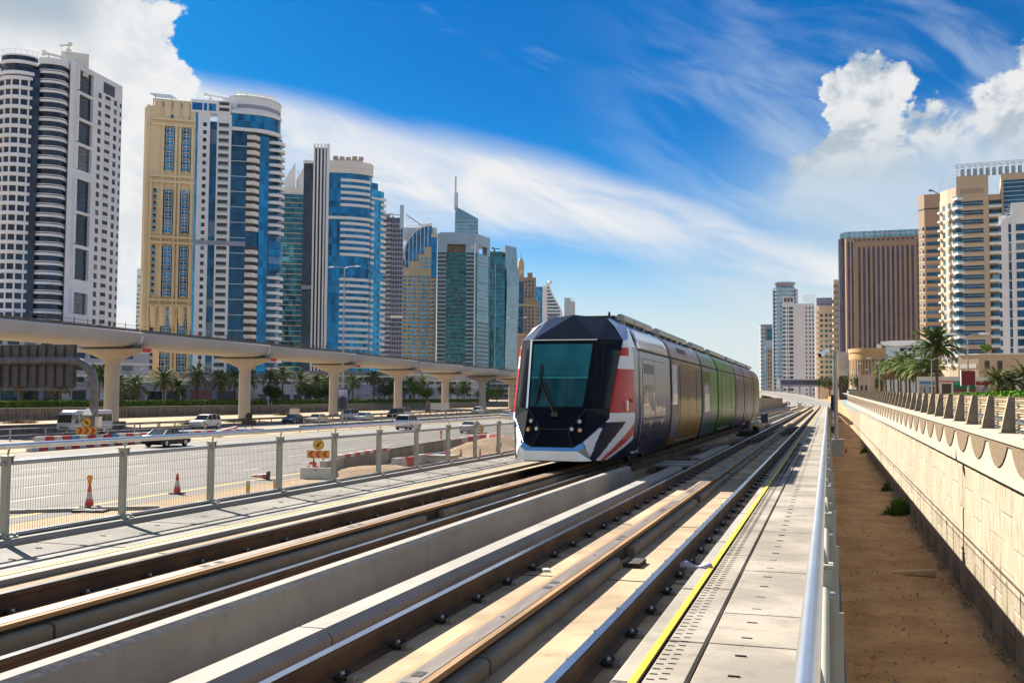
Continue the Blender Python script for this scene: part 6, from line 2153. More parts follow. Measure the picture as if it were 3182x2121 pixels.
def crane(b, x, y, z, ln, m=None, name='roof_crane'):
    """facade maintenance crane on a roof"""
    mb = MB().bx(x - 0.9, x + 0.9, y - 0.9, y + 0.9, z, z + 1.6).obox((x, y, z + 1.6), (x, y, z + 3.2), 0.7, 0.7).obox((x - ln * 0.25, y, z + 3.4), (x + ln, y, z + 2.6), 0.6, 0.7)
    mb.bx(x - ln * 0.25 - 1.0, x - ln * 0.25 + 0.4, y - 0.7, y + 0.7, z + 2.7, z + 4.2)
    put(name, mb.mesh(name, m or K_white2), b.r)


# T1: white and dark-glass tower at the left edge -------------------------------------------------
b = Bld('tower', 'white tower with dark glass bands and big framed panes at the left edge', -256.8, 306.7, 39.93)
drum = arc(-18.4, 4.2, 6.4, 200, 318, 14)
lft = [(-30.5, 7.0), (-27, 4.5), (-25.0, 3.2)]
strp = [(-13.6, -0.6), (-12.0, -1.6)]
bnd = [(-12.6, -1.2), (-10.5, -2.2), (-8.0, -2.6), (-5.8, -2.2), (-4.4, -1.0), (-3.6, 1.2), (-3.2, 3.2)]
P0, P1 = (-2.6, 0.0), (16.0, 28.0)
core = lft + drum + bnd[1:] + [(-2.0, 4), (15.6, 29), (-2, 46), (-30, 30)]
b.mass(core, -1.2, 117.5, G_dark, 'glazed_core')
b.mass([(-2.6, 0), (16, 28), (4, 40), (-12, 14), (-3.2, 3.4)], -1.2, 121.0, K_white, 'wall')
FZ = [2.0 + 3.4 * k for k in range(34)]
b.bands('floor_band', K_white, bnd, FZ, 0.85, 0.5, 0.3)
b.bands('thin_band', K_white, bnd, [z + 1.2 for z in FZ], 0.25, 0.42, 0.3)
b.bands('balcony_band', K_white, drum, [z for z in FZ if z < 112], 1.25, 0.9, 0.2)
b.bands('left_band', K_white, lft, FZ, 1.3, 0.4, 0.2)
for k, (x, y) in enumerate(drum):
    if k in (2, 5, 8, 11):
        b.box(x - 0.3, x + 0.3, y - 0.5, y + 0.3, -1, 112, K_white, 'column')
b.mass([(-16.0, -1.9), (-12.5, -2.35), (-12.2, 0), (-16.0, 0)], 26, 115, G_dark, 'glass_strip')
for z in FZ[8:33]:
    b.box(-16.05, -12.4, -2.4, -1.6, z, z + 0.12, K_dark, 'transom')
b.bands('roof_ring', K_white, drum, [112.6], 1.2, 1.2, 0.3)
b.bands('roof_ring', K_white, drum, [116.6], 1.1, 0.9, 0.3)
b.bands('roof_window', G_dark, drum, [117.8], 1.5, 0.7, 0.3)
b.bands('roof_ring', K_white, drum, [119.3], 0.5, 0.9, 0.3)
b.bands('roof_railing', K_white, drum, [121.3], 0.12, 0.9, -0.8)
for k in range(0, 15, 2):
    b.box(drum[k][0] - 0.06, drum[k][0] + 0.06, drum[k][1] - 0.9, drum[k][1] - 0.78, 119.7, 121.4, K_white, 'railing_post')
b.bands('roof_ring', K_white, bnd, [117.5], 2.2, 0.7, 0.5)
for z0, z1 in ((111.1, 118.6), (100.8, 109.6), (92.3, 100.0), (82.4, 90.8), (67.2, 78.7), (55.1, 66.1), (42.5, 53.6), (30.0, 37.7), (8.0, 26.0)):
    f = Bld.__new__(Bld)
    d = (Vector(P1) - Vector(P0)).normalized()
    a = math.atan2(d.y, d.x)
    q = Vector(P0) + d * 8.4
    g = put('big_window', MB().bx(-4.2, 4.2, -0.03, 0.15, z0, z1).mesh('big_window', G_dark), b.r, (q.x, q.y, 0), (0, 0, a))
    for zz_ in rng_(z0 + 1.7, z1 - 0.8, 1.7):
        put('transom', MB().bx(-4.2, 4.2, -0.10, -0.03, zz_, zz_ + 0.12).mesh('transom', K_dark), g)
    # the deep frame around the pane
    for xx in (-5.0, 4.2):
        put('frame', MB().bx(xx, xx + 0.8, -1.1, 0.02, z0, z1).mesh('frame', K_white), g)
    put('frame', MB().bx(-5.0, 5.0, -1.1, 0.02, z1, z1 + 1.0).mesh('frame', K_white), g)
WZ = [4.2 + 3.4 * k for k in range(33)]
b.grid('window', G_dark, P0, P1, [18.6, 29.0], WZ, 2.0, 2.0, 0.04, 0.1)
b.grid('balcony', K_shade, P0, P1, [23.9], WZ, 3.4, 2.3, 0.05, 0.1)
b.grid('balcony_front', K_white, P0, P1, [23.9], [z - 0.75 for z in WZ], 3.6, 0.75, 0.35, 0.0)
b.grid('edge_window', G_dark, P0, P1, [32.6], WZ, 1.2, 1.7, 0.05, 0.1)
b.grid('top_window', G_dark, P0, P1, [24.5], [117.0], 7.5, 4.2, 0.06, 0.1)
b.box(-6, 3.4, 6, 16, 117, 125.4, K_white2, 'plant_room')
crane(b, -10, 3, 119.5, 5)
crane(b, -3.5, 6, 124.5, -3)
b.flush()

# S0: pale slab far behind -----------------------------------------------------------------------
b = Bld('tower', 'thin pale blue slab tower far behind, between the white and tan towers', -536.8, 722.4, 36.62)
b.mass([(-3.6, 0), (4, 0), (4, 16), (-3.6, 16)], -1, 103.5, G_sky, 'glazed_core')
b.bands('floor_band', K_white, [(-3.6, 8), (-3.6, 0), (4, 0)], rng_(40, 102, 3.6), 1.6, 0.15, 0.2)

# B2: tan tower -----------------------------------------------------------------------------------
b = Bld('tower', 'tan tower with blue bay windows and rounded column tops', -322.9, 457.5, 35.21)
b.mass([(-14.4, 5), (-11.8, 0), (11, 0), (11, 26), (-14.4, 26)], -1.2, 149.5, K_tan)
dz = 3.25
allz = [4.0 + dz * k for k in range(42)]
zones = [(-1, 45), (50.5, 77), (82.5, 109), (114.0, 138.5)]
ok = lambda z: any(a_ + 1 < z < b_ - 1 for a_, b_ in zones)
bay = MB()
bay.add([(-2.7, 0, -1.3), (-1.8, -1.1, -1.3), (1.8, -1.1, -1.3), (2.7, 0, -1.3), (-2.7, 0, 1.3), (-1.8, -1.1, 1.3), (1.8, -1.1, 1.3), (2.7, 0, 1.3)],
        [(0, 1, 5, 4), (1, 2, 6, 5), (2, 3, 7, 6), (4, 5, 6, 7), (3, 2, 1, 0)])
baym = bay.mesh('bay_window', G_blue)
sill = MB().add([(-2.1, 0, -1.75), (-1.4, -1.05, -1.75), (1.4, -1.05, -1.75), (2.1, 0, -1.75), (-2.1, 0, -1.35), (-1.4, -1.05, -1.35), (1.4, -1.05, -1.35), (2.1, 0, -1.35)],
                [(0, 1, 5, 4), (1, 2, 6, 5), (2, 3, 7, 6), (4, 5, 6, 7), (3, 2, 1, 0)]).mesh('sill', K_tan)
mul = MB().bx(-0.1, 0.1, -1.2, -1.05, -1.35, 1.35).bx(-1.88, -1.7, -1.2, -1.0, -1.35, 1.35).bx(1.7, 1.88, -1.2, -1.0, -1.35, 1.35).bx(-1.9, 1.9, -1.19, -1.05, 0.3, 0.5).mesh('mullion', K_white2)
for z in allz:
    if ok(z):
        for x in (-1.7, 6.4):
            w_ = put('bay_window', baym, b.r, (x, 0, z))
            put('sill', sill, w_)
            put('mullion', mul, w_)
b.grid('window', G_blue, (-14, -0.0), (11, 0), [14 - 4.7, 14 + 3.6], [z for z in allz if ok(z)], 0.9, 2.0, 0.05, 0.1)
b.grid('balcony', G_cyan, (-14, 0), (11, 0), [5.6], [z for z in allz if ok(z) and z < 112], 1.5, 0.9, 0.75, 0.0)
b.grid('loggia', K_shade, (-14, 0), (11, 0), [5.6], [z + 1.2 for z in allz if ok(z) and z < 112], 1.5, 1.6, 0.03, 0.1)
for x in (-10.4, -5.0, 1.3, 3.3, 9.4):
    b.box(x - 0.6, x + 0.6, -1.0, 0.2, -1.2, 141 if x > -8 else 112, K_tan, 'pilaster')
b.box(-13.2, -11.6, -0.3, 3.6, -1.2, 149.8, K_tan, 'pilaster')
for z in (47.6, 79.9, 111.4, 141.0):
    b.box(-10.8, 11.1, -1.5, 0, z - 1.7, z - 0.5, K_tan, 'ledge')
    b.box(-10.8, 11.1, -1.5, 0, z + 1.2, z + 2.3, K_tan, 'ledge')
for x in (-7.6, -3.1, 1.4, 5.9, 10.2):
    put('column_top', MB().lathe([(1.7, 143.2), (2.2, 146.2), (2.2, 152.2), (1.9, 153.0)], 14, (x, 1.0)).mesh('column_top', K_tan), b.r)
for x in (-7.6, -3.1, 1.4, 5.9, 10.2):
    put('column_top', MB().lathe([(1.3, 36), (1.9, 40.5), (1.9, 46)], 12, (x, -0.2)).mesh('column_top', K_tan), b.r)
for x in (-1.7, 6.4):
    b.box(x - 1.5, x + 1.5, -0.1, 0.1, 142.8, 145.6, G_blue, 'top_window')
b.box(-10.5, 10.5, 3, 22, 149.6, 154.2, K_tan, 'roof_block')
cn_ = MB()
for k in range(7):
    cn_.obox((-12 + k * 1.7, 2, 156.3 + 0.45 * 0), (-9 + k * 1.7, 12, 157.4), 0.25, 0.25)
for k in range(4):
    cn_.obox((-12 + k * 1, 2 + k * 3.3, 156.3 + 0.37 * k), (-1.8 + k * 1, 2 + k * 3.3, 156.3 + 0.37 * k), 0.25, 0.25)
put('roof_canopy', cn_.bx(-9.5, -9.2, 5, 5.3, 150, 156.6).bx(-1.5, -1.2, 9, 9.3, 150, 157).mesh('roof_canopy', G_cyan), b.r)
b.flush()

# B3: blue and white tower --------------------------------------------------------------------------
b = Bld('tower', 'tall white and blue glass tower with stacked balconies and curved crown', -246.5, 400.2, 31.63)
b.mass([(-19.6, 1.5), (-19.6, 0), (1.6, 0), (7.2, 3.5), (11.5, 6.5), (15.4, 9), (17.4, 14), (17.4, 30), (-19.6, 30)], -1.2, 118, G_navy, 'glazed_core')
FZ = [2.0 + 3.4 * k for k in range(35)]
b.box(-20.3, -19.3, -0.4, 4, -1.2, 124, G_cyan, 'edge_glass')
b.box(-19.3, -14.2, -0.5, 0.3, -1.2, 124.5, K_white, 'wall')
b.box(-11.3, -5.1, -0.5, 0.3, -1.2, 124.5, K_white, 'wall')
b.grid('window', G_dark, (-19.6, -0.5), (10, -0.5), [3.2], [z + 1.7 for z in FZ], 1.5, 1.7, 0.05, 0.1)
b.grid('window_glass_strip', G_navy, (-19.6, -0.05), (10, -0.05), [6.85], [z + 1.7 for z in FZ], 2.9, 3.3, 0.1, 0.05)
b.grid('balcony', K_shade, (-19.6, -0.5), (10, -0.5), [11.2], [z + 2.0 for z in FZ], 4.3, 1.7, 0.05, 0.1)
b.grid('balcony_rail', G_rail, (-19.6, -0.55), (10, -0.55), [11.2], [z + 1.15 for z in FZ], 4.4, 0.35, 0.5, 0.0)
for z in FZ[::2]:
    b.box(-5.1, 1.6, -0.22, 0.1, z, z + 0.22, K_white, 'floor_line')
bal = MB()
bal.add([(0, 0, 0), (3.4, -0.9, 0), (5.6, 2.2, 0), (5.6, 3.4, 0), (0, 0, 1.75), (3.4, -0.9, 1.75), (5.6, 2.2, 1.75), (5.6, 3.4, 1.75)], [(0, 1, 5, 4), (1, 2, 6, 5), (2, 3, 7, 6), (4, 5, 6, 7), (3, 2, 1, 0)])
balm = bal.mesh('balcony_slab', K_white2)
lgm = MB().add([(0.2, 0.25, 1.75), (5.3, 2.9, 1.75), (5.3, 2.9, 3.4), (0.2, 0.25, 3.4)], [(0, 1, 2, 3)]).mesh('loggia', K_shade)
belt = lambda z: 64 < z < 70.5
for z in FZ:
    if z < 117 and not belt(z):
        s_ = put('balcony_slab', balm, b.r, (1.6, -0.2, z))
        put('loggia', lgm, s_)
b.mass([(7.2, 3.0), (11.3, 5.8), (11.3, 8), (7.2, 8)], -1.2, 119, G_blue, 'blue_bay')
cb_ = arc(13.2, 11.4, 4.6, 245, 375, 9)
b.bands('corner_balcony', K_white, cb_, [z for z in FZ if z < 117 and not (56 < z < 72)], 1.35, 0.9, 0.4)
b.bands('corner_glass', G_blue, cb_, [56.5, 60, 63.5, 67], 3.3, 0.2, 0.2)
b.box(-19.6, 1.7, -0.62, 0.2, 66.4, 68.4, K_grey, 'belt')
# crown
b.box(-22.4, -11.3, -1.0, 6, 124.5, 130.0, K_white, 'crown_box')
for x0, x1 in ((-21.9, -17.6), (-17.0, -15.6), (-15.0, -11.9)):
    b.box(x0, x1, -1.06, -0.9, 125.4, 128.6, G_blue, 'crown_window')
b.box(-11.3, -5.6, -0.9, 5, 124.5, 130.2, K_white, 'crown_box')
b.grid('balcony', K_shade, (-19.6, -0.9), (10, -0.9), [11.2], [126.4, 129.0], 4.3, 1.5, 0.05, 0.1)
cr = [(-5.4, -0.4), (-1.5, 0.0)] + arc(4.0, 13.5, 13.2, 268, 340, 12)
b.bands('crown_glass', G_blue, cr, [119], 6.5, -0.2, 1.0)
b.bands('crown_band', K_white, cr, [117.6], 1.5, 0.6, 0.6)
b.bands('crown_band', K_white, cr, [125.3], 1.4, 0.5, 0.6)
b.mass([(-10.5, 5)] + arc(2.0, 15, 14.5, 236, 360, 18) + [(16.5, 26), (-10.5, 26)], 118, 133.2, K_white, 'crown_drum')
b.bands('crown_louvre', K_grey, arc(2.0, 15, 14.5, 250, 345, 14), [128.2], 1.8, 0.1, 0.3)
b.bands('crown_rim', K_white2, arc(2.0, 15, 14.5, 236, 360, 18), [133.2], 0.6, 0.3, 0.3)
crane(b, -14.5, 4, 130.2, 7)
crane(b, 1.0, 8, 133.4, 13)
b.box(9, 13, 9, 14, 133.4, 135, K_white2, 'roof_unit')
b.flush()

# B4: teal tower with white peaks ---------------------------------------------------------------------
b = Bld('tower', 'teal glass tower with pointed white crown between two blue and white towers', -343.8, 632.6, 28.52)
b.mass([(-16, 0), (3, 0), (3, 24), (-16, 24)], -1, 138, G_teal, 'glazed_core')
for k, z in enumerate(rng_(6, 138, 3.5)):
    me = MB().bx(-16.1, 3.0, -0.25, 0.1, 0, 0.25 if k % 2 else 0.5).mesh('floor_line', K_tan2 if k % 2 == 0 else K_gpanel)
    put('floor_line', me, b.r, (0, 0, z))
b.mass([(-13, 2), (3, 2), (3, 22), (-13, 22)], 138, 143, K_white2, 'crown_base')
for xa, xb, zt2 in ((-11.5, -4.2, 161.2), (-3.6, 1.6, 158.4)):
    mb = MB().add([(xa, 3, 142), (xb, 3, 142), (xb, 3, zt2), (xa, 3, 148), (xa, 5, 142), (xb, 5, 142), (xb, 5, zt2), (xa, 5, 148)], [(0, 1, 2, 3), (7, 6, 5, 4), (1, 5, 6, 2), (3, 2, 6, 7), (0, 3, 7, 4)])
    put('crown_peak', mb.mesh('crown_peak', K_white), b.r)
mb = MB()
for k in range(8):
    mb.obox((-2.9 + 0.0 * k, 2.6, 143 + 1.6 * k), (-1.7, 2.6, 144.6 + 1.6 * k), 0.2, 0.2)
put('ladder_frame', mb.mesh('ladder_frame', K_tan2), b.r)

# B5: slab, fins and curved blue body --------------------------------------------------------------------
b = Bld('tower', 'blue glass tower with tall white fins, dark side slab and curved balcony bands', -256.2, 520.4, 26.21)
b.mass([(-22.4, 4), (-17.0, 1.5), (-17, 26), (-22.4, 26)], -1, 129.6, G_dark, 'dark_slab')
b.box(-22.6, -16.9, 1.2, 10, 129.6, 131.2, K_white, 'slab_cap')
b.box(-22.5, -17, 1.3, 4, 59.6, 61.6, K_grey, 'slab_belt')
b.box(-16.9, -9.0, 1.2, 16, -1, 138.5, K_dark, 'fin_core')
for x in (-16.6, -14.7, -12.8, -10.9):
    b.box(x - 0.45, x + 0.45, -0.2, 1.3, -1, 140.4, K_white, 'white_fin')
b.box(-9.9, -8.4, -0.6, 14, -1, 140.5, K_white, 'white_fin')
front = [(-8.6, 0.2)] + arc(-1.0, 26.5, 26.8, 262, 304, 14)[1:] + [(15.5, 9.5)]
b.mass(front + [(15.5, 30), (-8.6, 30)], -1, 124.5, G_blue, 'glazed_core')
side = [p for p in front if p[0] < -1.5]
bpath = [p for p in front if p[0] > -3.2][:-1]
FZ = [2.4 + 3.45 * k for k in range(36)]
b.bands('balcony_band', K_white, bpath, [z for z in FZ if z < 120 and not (66 < z < 75) and not (96 < z < 103)], 1.55, 0.9, 0.3)
b.bands('belt', K_white, front, [98.6], 1.6, 1.1, 0.3)
b.bands('crown_band', K_white2, front, [124.5], 6.8, 0.7, 1.5)
b.bands('crown_line', K_grey, front, [127.6], 0.12, 0.73, 0.0)
b.grid('crown_louvre', K_tan3, (9, 2.6), (14.3, 7.6), [2.8], [129], 2.4, 1.8, 0.8, 0.2)
b.box(-6, 10, 6, 20, 131, 133.6, K_white2, 'roof_block')
for x in (-5, -1.5, 2, 5.5, 9):
    b.box(x - 1.4, x + 1.4, 5, 8, 133.6, 134.8 + 0.4 * (x % 2), K_tan2, 'roof_unit')
wing = [(13.4, 7.5), (16.2, 9.6), (22.6, 17)]
b.mass([(13.4, 7.5), (16.2, 9.6), (22.6, 17), (22.6, 30), (13.4, 30)], -1, 118, G_cyan, 'wing')
b.bands('wing_cap', K_white, wing, [112.5], 1.0, 0.6, 0.4)
b.mass([(14.4, 9.5), (19.0, 13.4), (19, 28), (14.4, 28)], 118, 122, G_blue, 'wing_top')
sm_ = arc(15.0, 9.4, 1.6, 190, 345, 7)
b.bands('small_balcony', K_white, sm_, [z for z in FZ if z < 112 and not (66 < z < 72)], 1.6, 0.5, 0.6)
b.bands('edge_balcony', K_white, [(20.2, 14.4), (22.9, 17.2), (23.2, 18.6)], [z for z in FZ if z < 114 and not (66 < z < 70)], 1.5, 0.9, 0.3)
b.flush()

# B6: grey gridded tower -----------------------------------------------------------------------------------
b = Bld('tower', 'slate grey tower with fine window grid and a tall roof fin', -317.7, 734.2, 23.40)
b.mass([(-11, 6), (-3, 0), (6.2, 0), (6.2, 22), (-11, 22)], -1, 138, G_plum, 'glazed_core')
b.bands('balcony_band', K_grey, [(-11, 6), (-3, 0)], rng_(3, 136, 3.6), 1.7, 0.8, 0.3)
b.grid('window_frame', K_grey, (-3, 0), (6.2, 0), rng_(1.0, 8.6, 1.9), [1.0], 0.35, 274, 0.35, 0.1)
b.bands('floor_line', K_grey, [(-3, 0), (6.2, 0)], rng_(3, 136, 3.6), 0.9, 0.3, 0.2)
b.box(-3, 6.2, -0.45, 0.2, 60.5, 62.5, K_white2, 'sign_band')
text_obj('lettering', 'AL ALIYA', 1.9, mat('letter_rust', (0.35, 0.10, 0.08), 0.6), b.r, (0.9, -0.55, 61.5), (R(90), 0, 0), 0.03) if False else None
b.box(3.3, 6.4, -0.4, 3, 130, 148, K_gpanel, 'roof_fin')
b.box(-10, -4, 4, 12, 138, 141.5, K_grey, 'roof_block')
crane(b, -2, 4, 138, 6, K_gpanel)
b.flush()

# B7: beige tower with arched glass head -----------------------------------------------------------------------
b = Bld('tower', 'beige tower whose stepped front ends in an arched blue glass head', -317.6, 788.4, 21.94)
b.mass([(-15, 0), (12.4, 0), (12.4, 24), (-15, 24)], -1, 106, K_tan)
ap = [(-15, 100)] + [(-15 + 21.4 * math.sin(math.pi / 2 * k / 12), 118 + 23.0 * (1 - math.cos(math.pi / 2 * k / 12)) ** 0.85) for k in range(13)] + [(12.4, 141), (12.4, 100)]
# arch: high on the right, springing on the left
ap = [(-15, 100), (-15, 112)] + [(-15 + 22.0 * (1 - math.cos(math.pi / 2 * k / 12)), 112 + 28.6 * math.sin(math.pi / 2 * k / 12)) for k in range(13)] + [(8.4, 140.6), (8.4, 100)]
mb = MB()
n_ = len(ap)
mb.v = [(x, 0.4, z) for x, z in ap] + [(x, 18, z) for x, z in ap]
mb.f = [tuple(range(n_))[::-1], tuple(range(n_, 2 * n_))] + [(i, (i + 1) % n_, (i + 1) % n_ + n_, i + n_) for i in range(n_)]
mb.mi = [0] * len(mb.f); mb.sm = [False] * len(mb.f)
put('arched_glass', mb.mesh('arched_glass', G_blue), b.r)
rim = MB()
for i in range(1, n_ - 3):
    rim.obox((ap[i][0], 0.6, ap[i][1]), (ap[i + 1][0], 0.6, ap[i + 1][1]), 2.4, 1.3)
put('arch_rim', rim.mesh('arch_rim', K_white2), b.r)
for k in range(7):
    x = -13.4 + 3.1 * k
    zt2 = 112 + 28.6 * math.sin(math.acos(max(-1, min(1, 1 - (x + 15) / 22.0)))) - 0.5
    b.box(x - 0.3, x + 0.3, 0.0, 0.5, 100, zt2, K_white2, 'arch_mullion')
for k, (x0, zt2) in enumerate(((-14.0, 105), (-9.6, 111), (-2.6, 117), (2.6, 123))):
    b.box(x0, 8.2, -0.5 - 0.02 * k, 0.4, 99, zt2, K_tan, 'step_wall')
b.box(8.0, 12.5, -0.6, 12, 98, 131, G_blue, 'corner_glass')
b.box(7.6, 12.9, -0.8, 12, 131, 133.4, K_tan, 'corner_cap')
b.box(6.5, 12.4, 2, 16, 133.4, 139.5, K_white2, 'roof_block')
FZ = rng_(3, 103, 3.42)
b.grid('window', G_cyan, (-15, -0.0), (12.4, -0.0), [1.8, 5.6, 9.4, 13.2, 17.0, 20.8, 25.2], FZ, 2.5, 1.6, 0.06, 0.1)
b.grid('window', G_cyan, (-15, -0.62), (12.4, -0.62), [15.0, 18.6, 21.6], [106.4, 109.8, 113.2], 2.0, 1.6, 0.06, 0.1)
b.bands('balcony_band', K_tan, arc(10.2, 1.0, 2.6, 215, 330, 6), [z for z in FZ if z < 97], 1.5, 0.4, 0.3)
b.bands('sill_line', K_tan3, [(-15.0, 0), (12.4, 0)], [z - 1.3 for z in FZ], 0.35, 0.25, 0.1)
mb = MB()
for k in range(9):
    mb.obox((-13 + 1.5 * k, 10, 140), (-13 + 1.5 * k, 10, 151 - 1.0 * k), 0.18, 0.18)
for z in (142, 145, 148):
    mb.obox((-13, 10, z), (-13 + (151 - z) * 1.5, 10, z), 0.18, 0.18)
mb.obox((-13, 10, 151), (2, 10, 141), 0.9, 0.9)
mb.bx(-15, 6, 8, 18, 130, 140)
put('roof_frame', mb.mesh('roof_frame', K_gpanel), b.r)
crane(b, 6, 6, 139.5, -9, K_tan)
b.flush()

# B8: grey-green tower with an open corner frame -------------------------------------------------------------------
b = Bld('tower', 'grey and green glass tower with square sky openings near its roof', -267.8, 753.8, 19.56)
L0, C0, R0 = (-21.0, 0), (8.0, 0), (20.2, 22)
b.mass([L0, C0, R0, (-2, 34), (-21, 30)], -1, 112, G_green, 'glazed_core')
b.mass([(-21, 0.5), (8, 0.5), (20.0, 22.2), (-2, 34), (-21, 30)], 118.5, 127, K_steel, 'frame_head')
b.mass([(-21, 0), (-13.6, 0), (-13.6, 10), (-21, 10)], 112, 119, K_steel, 'frame_leg')
b.mass([(0.6, 0), (8, 0), (11, 5.2), (3, 8)], 112, 119, K_steel, 'frame_leg')
b.mass([(17.6, 17.6), R0, (16, 26), (14, 22)], 112, 119, K_steel, 'frame_leg')
b.box(-13.6, 0.6, 8, 9, 112, 119, K_tan3, 'opening_back')
FZ = rng_(2, 110, 3.15)
b.bands('left_band', K_grey, [(-21, 0), (-14.2, 0)], FZ, 0.95, 0.5, 0.2)
b.grid('balcony', K_shade, (-21, 0), (8, 0), [3.4], [z + 2.0 for z in FZ], 5.2, 1.3, 0.06, 0.1)
b.bands('mid_band', K_steel, [(1.2, 0), (7.6, 0)], FZ, 0.9, 0.5, 0.2)
b.grid('balcony', K_shade, (-21, 0), (8, 0), [25.4], [z + 2.0 for z in FZ], 5.2, 1.3, 0.06, 0.1)
b.grid('spandrel', G_dark, (-21, 0), (8, 0), [9.0, 12.0, 15.0, 18.0, 20.6], FZ[::1], 2.6, 0.9, 0.08, 0.1)
b.box(7.4, 8.2, -0.5, 0.4, -1, 119, K_white, 'corner_post')
b.bands('right_band', K_steel, [(9.6, 2.8), (18.6, 19.2)], FZ, 1.35, 0.35, 0.2)
b.bands('right_glass', G_sky, [(9.6, 2.8), (18.6, 19.2)], FZ[18:], 3.1, 0.12, 0.2)
for x, z in ((5.2, 116.2), (6.1, 117.0), (5.0, 117.4), (5.9, 115.6)):
    b.box(x - 0.35, x + 0.35, -0.12, 0.02, z - 0.35, z + 0.35, K_white, 'emblem_mark')
b.box(-19, 6, 4, 20, 127, 128.2, K_steel, 'roof_block')
b.flush()

# spire tower -----------------------------------------------------------------------------------------------------
b = Bld('spire_tower', 'distant blue-grey tower with slanted top and thin stepped spire', -431.5, 1226.3, 19.38)
mb = MB()
mb.v = [(-18.2, 0, -1), (12.6, 0, -1), (12.6, 0, 224), (-11.6, 0, 237), (-16.4, 0, 238), (-18.2, 24, -1), (12.6, 24, -1), (12.6, 24, 224), (-11.6, 24, 237), (-16.4, 24, 238)]
mb.f = [(0, 1, 2, 3, 4), (9, 8, 7, 6, 5), (1, 6, 7, 2), (2, 7, 8, 3), (3, 8, 9, 4), (4, 9, 5, 0)]
mb.mi = [0] * 6; mb.sm = [False] * 6
put('glazed_core', mb.mesh('glazed_core', G_sky), b.r)
b.bands('floor_line', K_gpanel, [(-17.6, 0), (12.6, 0)], rng_(190, 222, 4.5), 0.5, 0.15, 0.1)
put('spire', MB().obox((-15.4, 8, 236), (-15.4, 8, 258), 4.6, 4.0).obox((-16.2, 8, 258), (-16.2, 8, 279), 2.0, 1.8).mesh('spire', K_gpanel), b.r)

# B9: dark teal folded tower -----------------------------------------------------------------------------------------
b = Bld('tower', 'dark teal glass tower with a folded, outward-leaning pale face', -268.4, 859.1, 17.35)
b.mass([(-13.4, 0), (0.4, 0), (0.4, 24), (-13.4, 24)], -1, 122, G_teal, 'glazed_core')
b.mass([(-13.4, 0.5), (-1.2, 0.5), (-1.2, 22), (-13.4, 22)], 122, 127, G_green, 'top_block')
mb = MB()
fold = [(0.3, 0, -1, 10.6, 14), (2.2, -0.8, 97, 13.0, 14), (0.6, 0, 132, 10.4, 12)]
for (xa, ya, z, xb, yb) in fold:
    mb.v += [(xa, ya, z), (xb, yb, z), (xb - 2, yb + 10, z), (xa - 3, 12, z)]
for i in range(2):
    for k in range(4):
        q = (k + 1) % 4
        mb.f.append((i * 4 + k, i * 4 + q, i * 4 + 4 + q, i * 4 + 4 + k)); mb.mi.append(0); mb.sm.append(False)
mb.f.append((8, 9, 10, 11)); mb.mi.append(0); mb.sm.append(False)
put('folded_face', mb.mesh('folded_face', G_sky), b.r)
for k, z in enumerate(rng_(3, 118, 3.5)):
    t = (z + 1) / 98 if z < 97 else 1 - (z - 97) / 35
    xa, ya = (0.3 + 1.9 * t, -0.8 * t) if z < 97 else (0.6 + 1.6 * t, -0.8 * t)
    xb, yb = (10.6 + 2.4 * t, 14) if z < 97 else (10.4 + 2.6 * t, 14)
    me = MB().obox((xa, ya - 0.1, z), (xb + 0.05, yb - 0.1, z), 0.25, 0.30).mesh('floor_line', K_gpanel)
    put('floor_line', me, b.r)
    if z > 3:
        b.box(-13.5, 0.3, -0.12, 0.05, z, z + 0.35, K_dark, 'dark_line')
b.box(-8.2, -7.6, -0.5, 0.2, -1, 116, K_gpanel, 'pipe')
for k in range(8):
    put('roof_fin', MB().bx(-0.25, 0.25, -0.4, 0.3, 112, 133).mesh('roof_fin', K_gpanel), b.r, (0.9 + 1.22 * k, 0.2 + 1.75 * k, 0), (0, 0, R(55)))
crane(b, -9, 4, 127, 5, K_dark)

# B10: tan tower with a clock cupola ------------------------------------------------------------------------------------
b = Bld('tower', 'tan stepped tower with a small cupola and mast, left of the tram roof', -276.0, 961.2, 16.02)
b.mass([(-14, 0), (7.4, 0), (7.4, 20), (-14, 20)], -1, 116, K_tan3)
b.mass([(7.4, 3), (11, 6), (11, 20), (7.4, 20)], -1, 93, K_tan3, 'side_wing')
b.mass([(-12, 3), (-4.4, 3), (-4.4, 12), (-12, 12)], 116, 125, K_tan2, 'cupola_base')
put('cupola', MB().lathe([(3.4, 125), (3.0, 131), (1.6, 134.5), (0.4, 136)], 8, (-7.4, 6)).mesh('cupola', K_tan2), b.r)
put('mast', MB().obox((-7.4, 6, 136), (-7.4, 6, 142), 0.3, 0.3).mesh('mast', K_dark), b.r)
b.box(-7.8, -6.6, 2.85, 3.1, 120, 122.6, K_white, 'clock_face')
b.box(-1, 4, 3, 10, 116, 121, K_tan3, 'roof_block')
FZ = rng_(40, 112, 3.6)
b.box(-12.6, -4.6, -0.08, 0.1, 62, 112, G_navy, 'glass_panel')
b.grid('window', G_navy, (-14, 0), (7.4, 0), [11.8, 15.0, 18.2], [z for z in FZ if not 90 < z < 94], 1.7, 2.3, 0.06, 0.1)
b.grid('window', G_navy, (7.4, 3), (11, 6), [1.4, 3.4], [z for z in FZ if z < 90], 1.1, 2.3, 0.06, 0.1)
b.bands('ledge', K_tan2, [(-14, 0), (7.4, 0)], [88.5, 60], 1.6, 0.5, 0.2)
for x in (10.3, 13.4, 16.6, 19.8):
    b.box(-14 + x - 0.4, -14 + x + 0.4, -0.5, 0.1, 40, 116, K_tan3, 'pilaster')
b.flush()

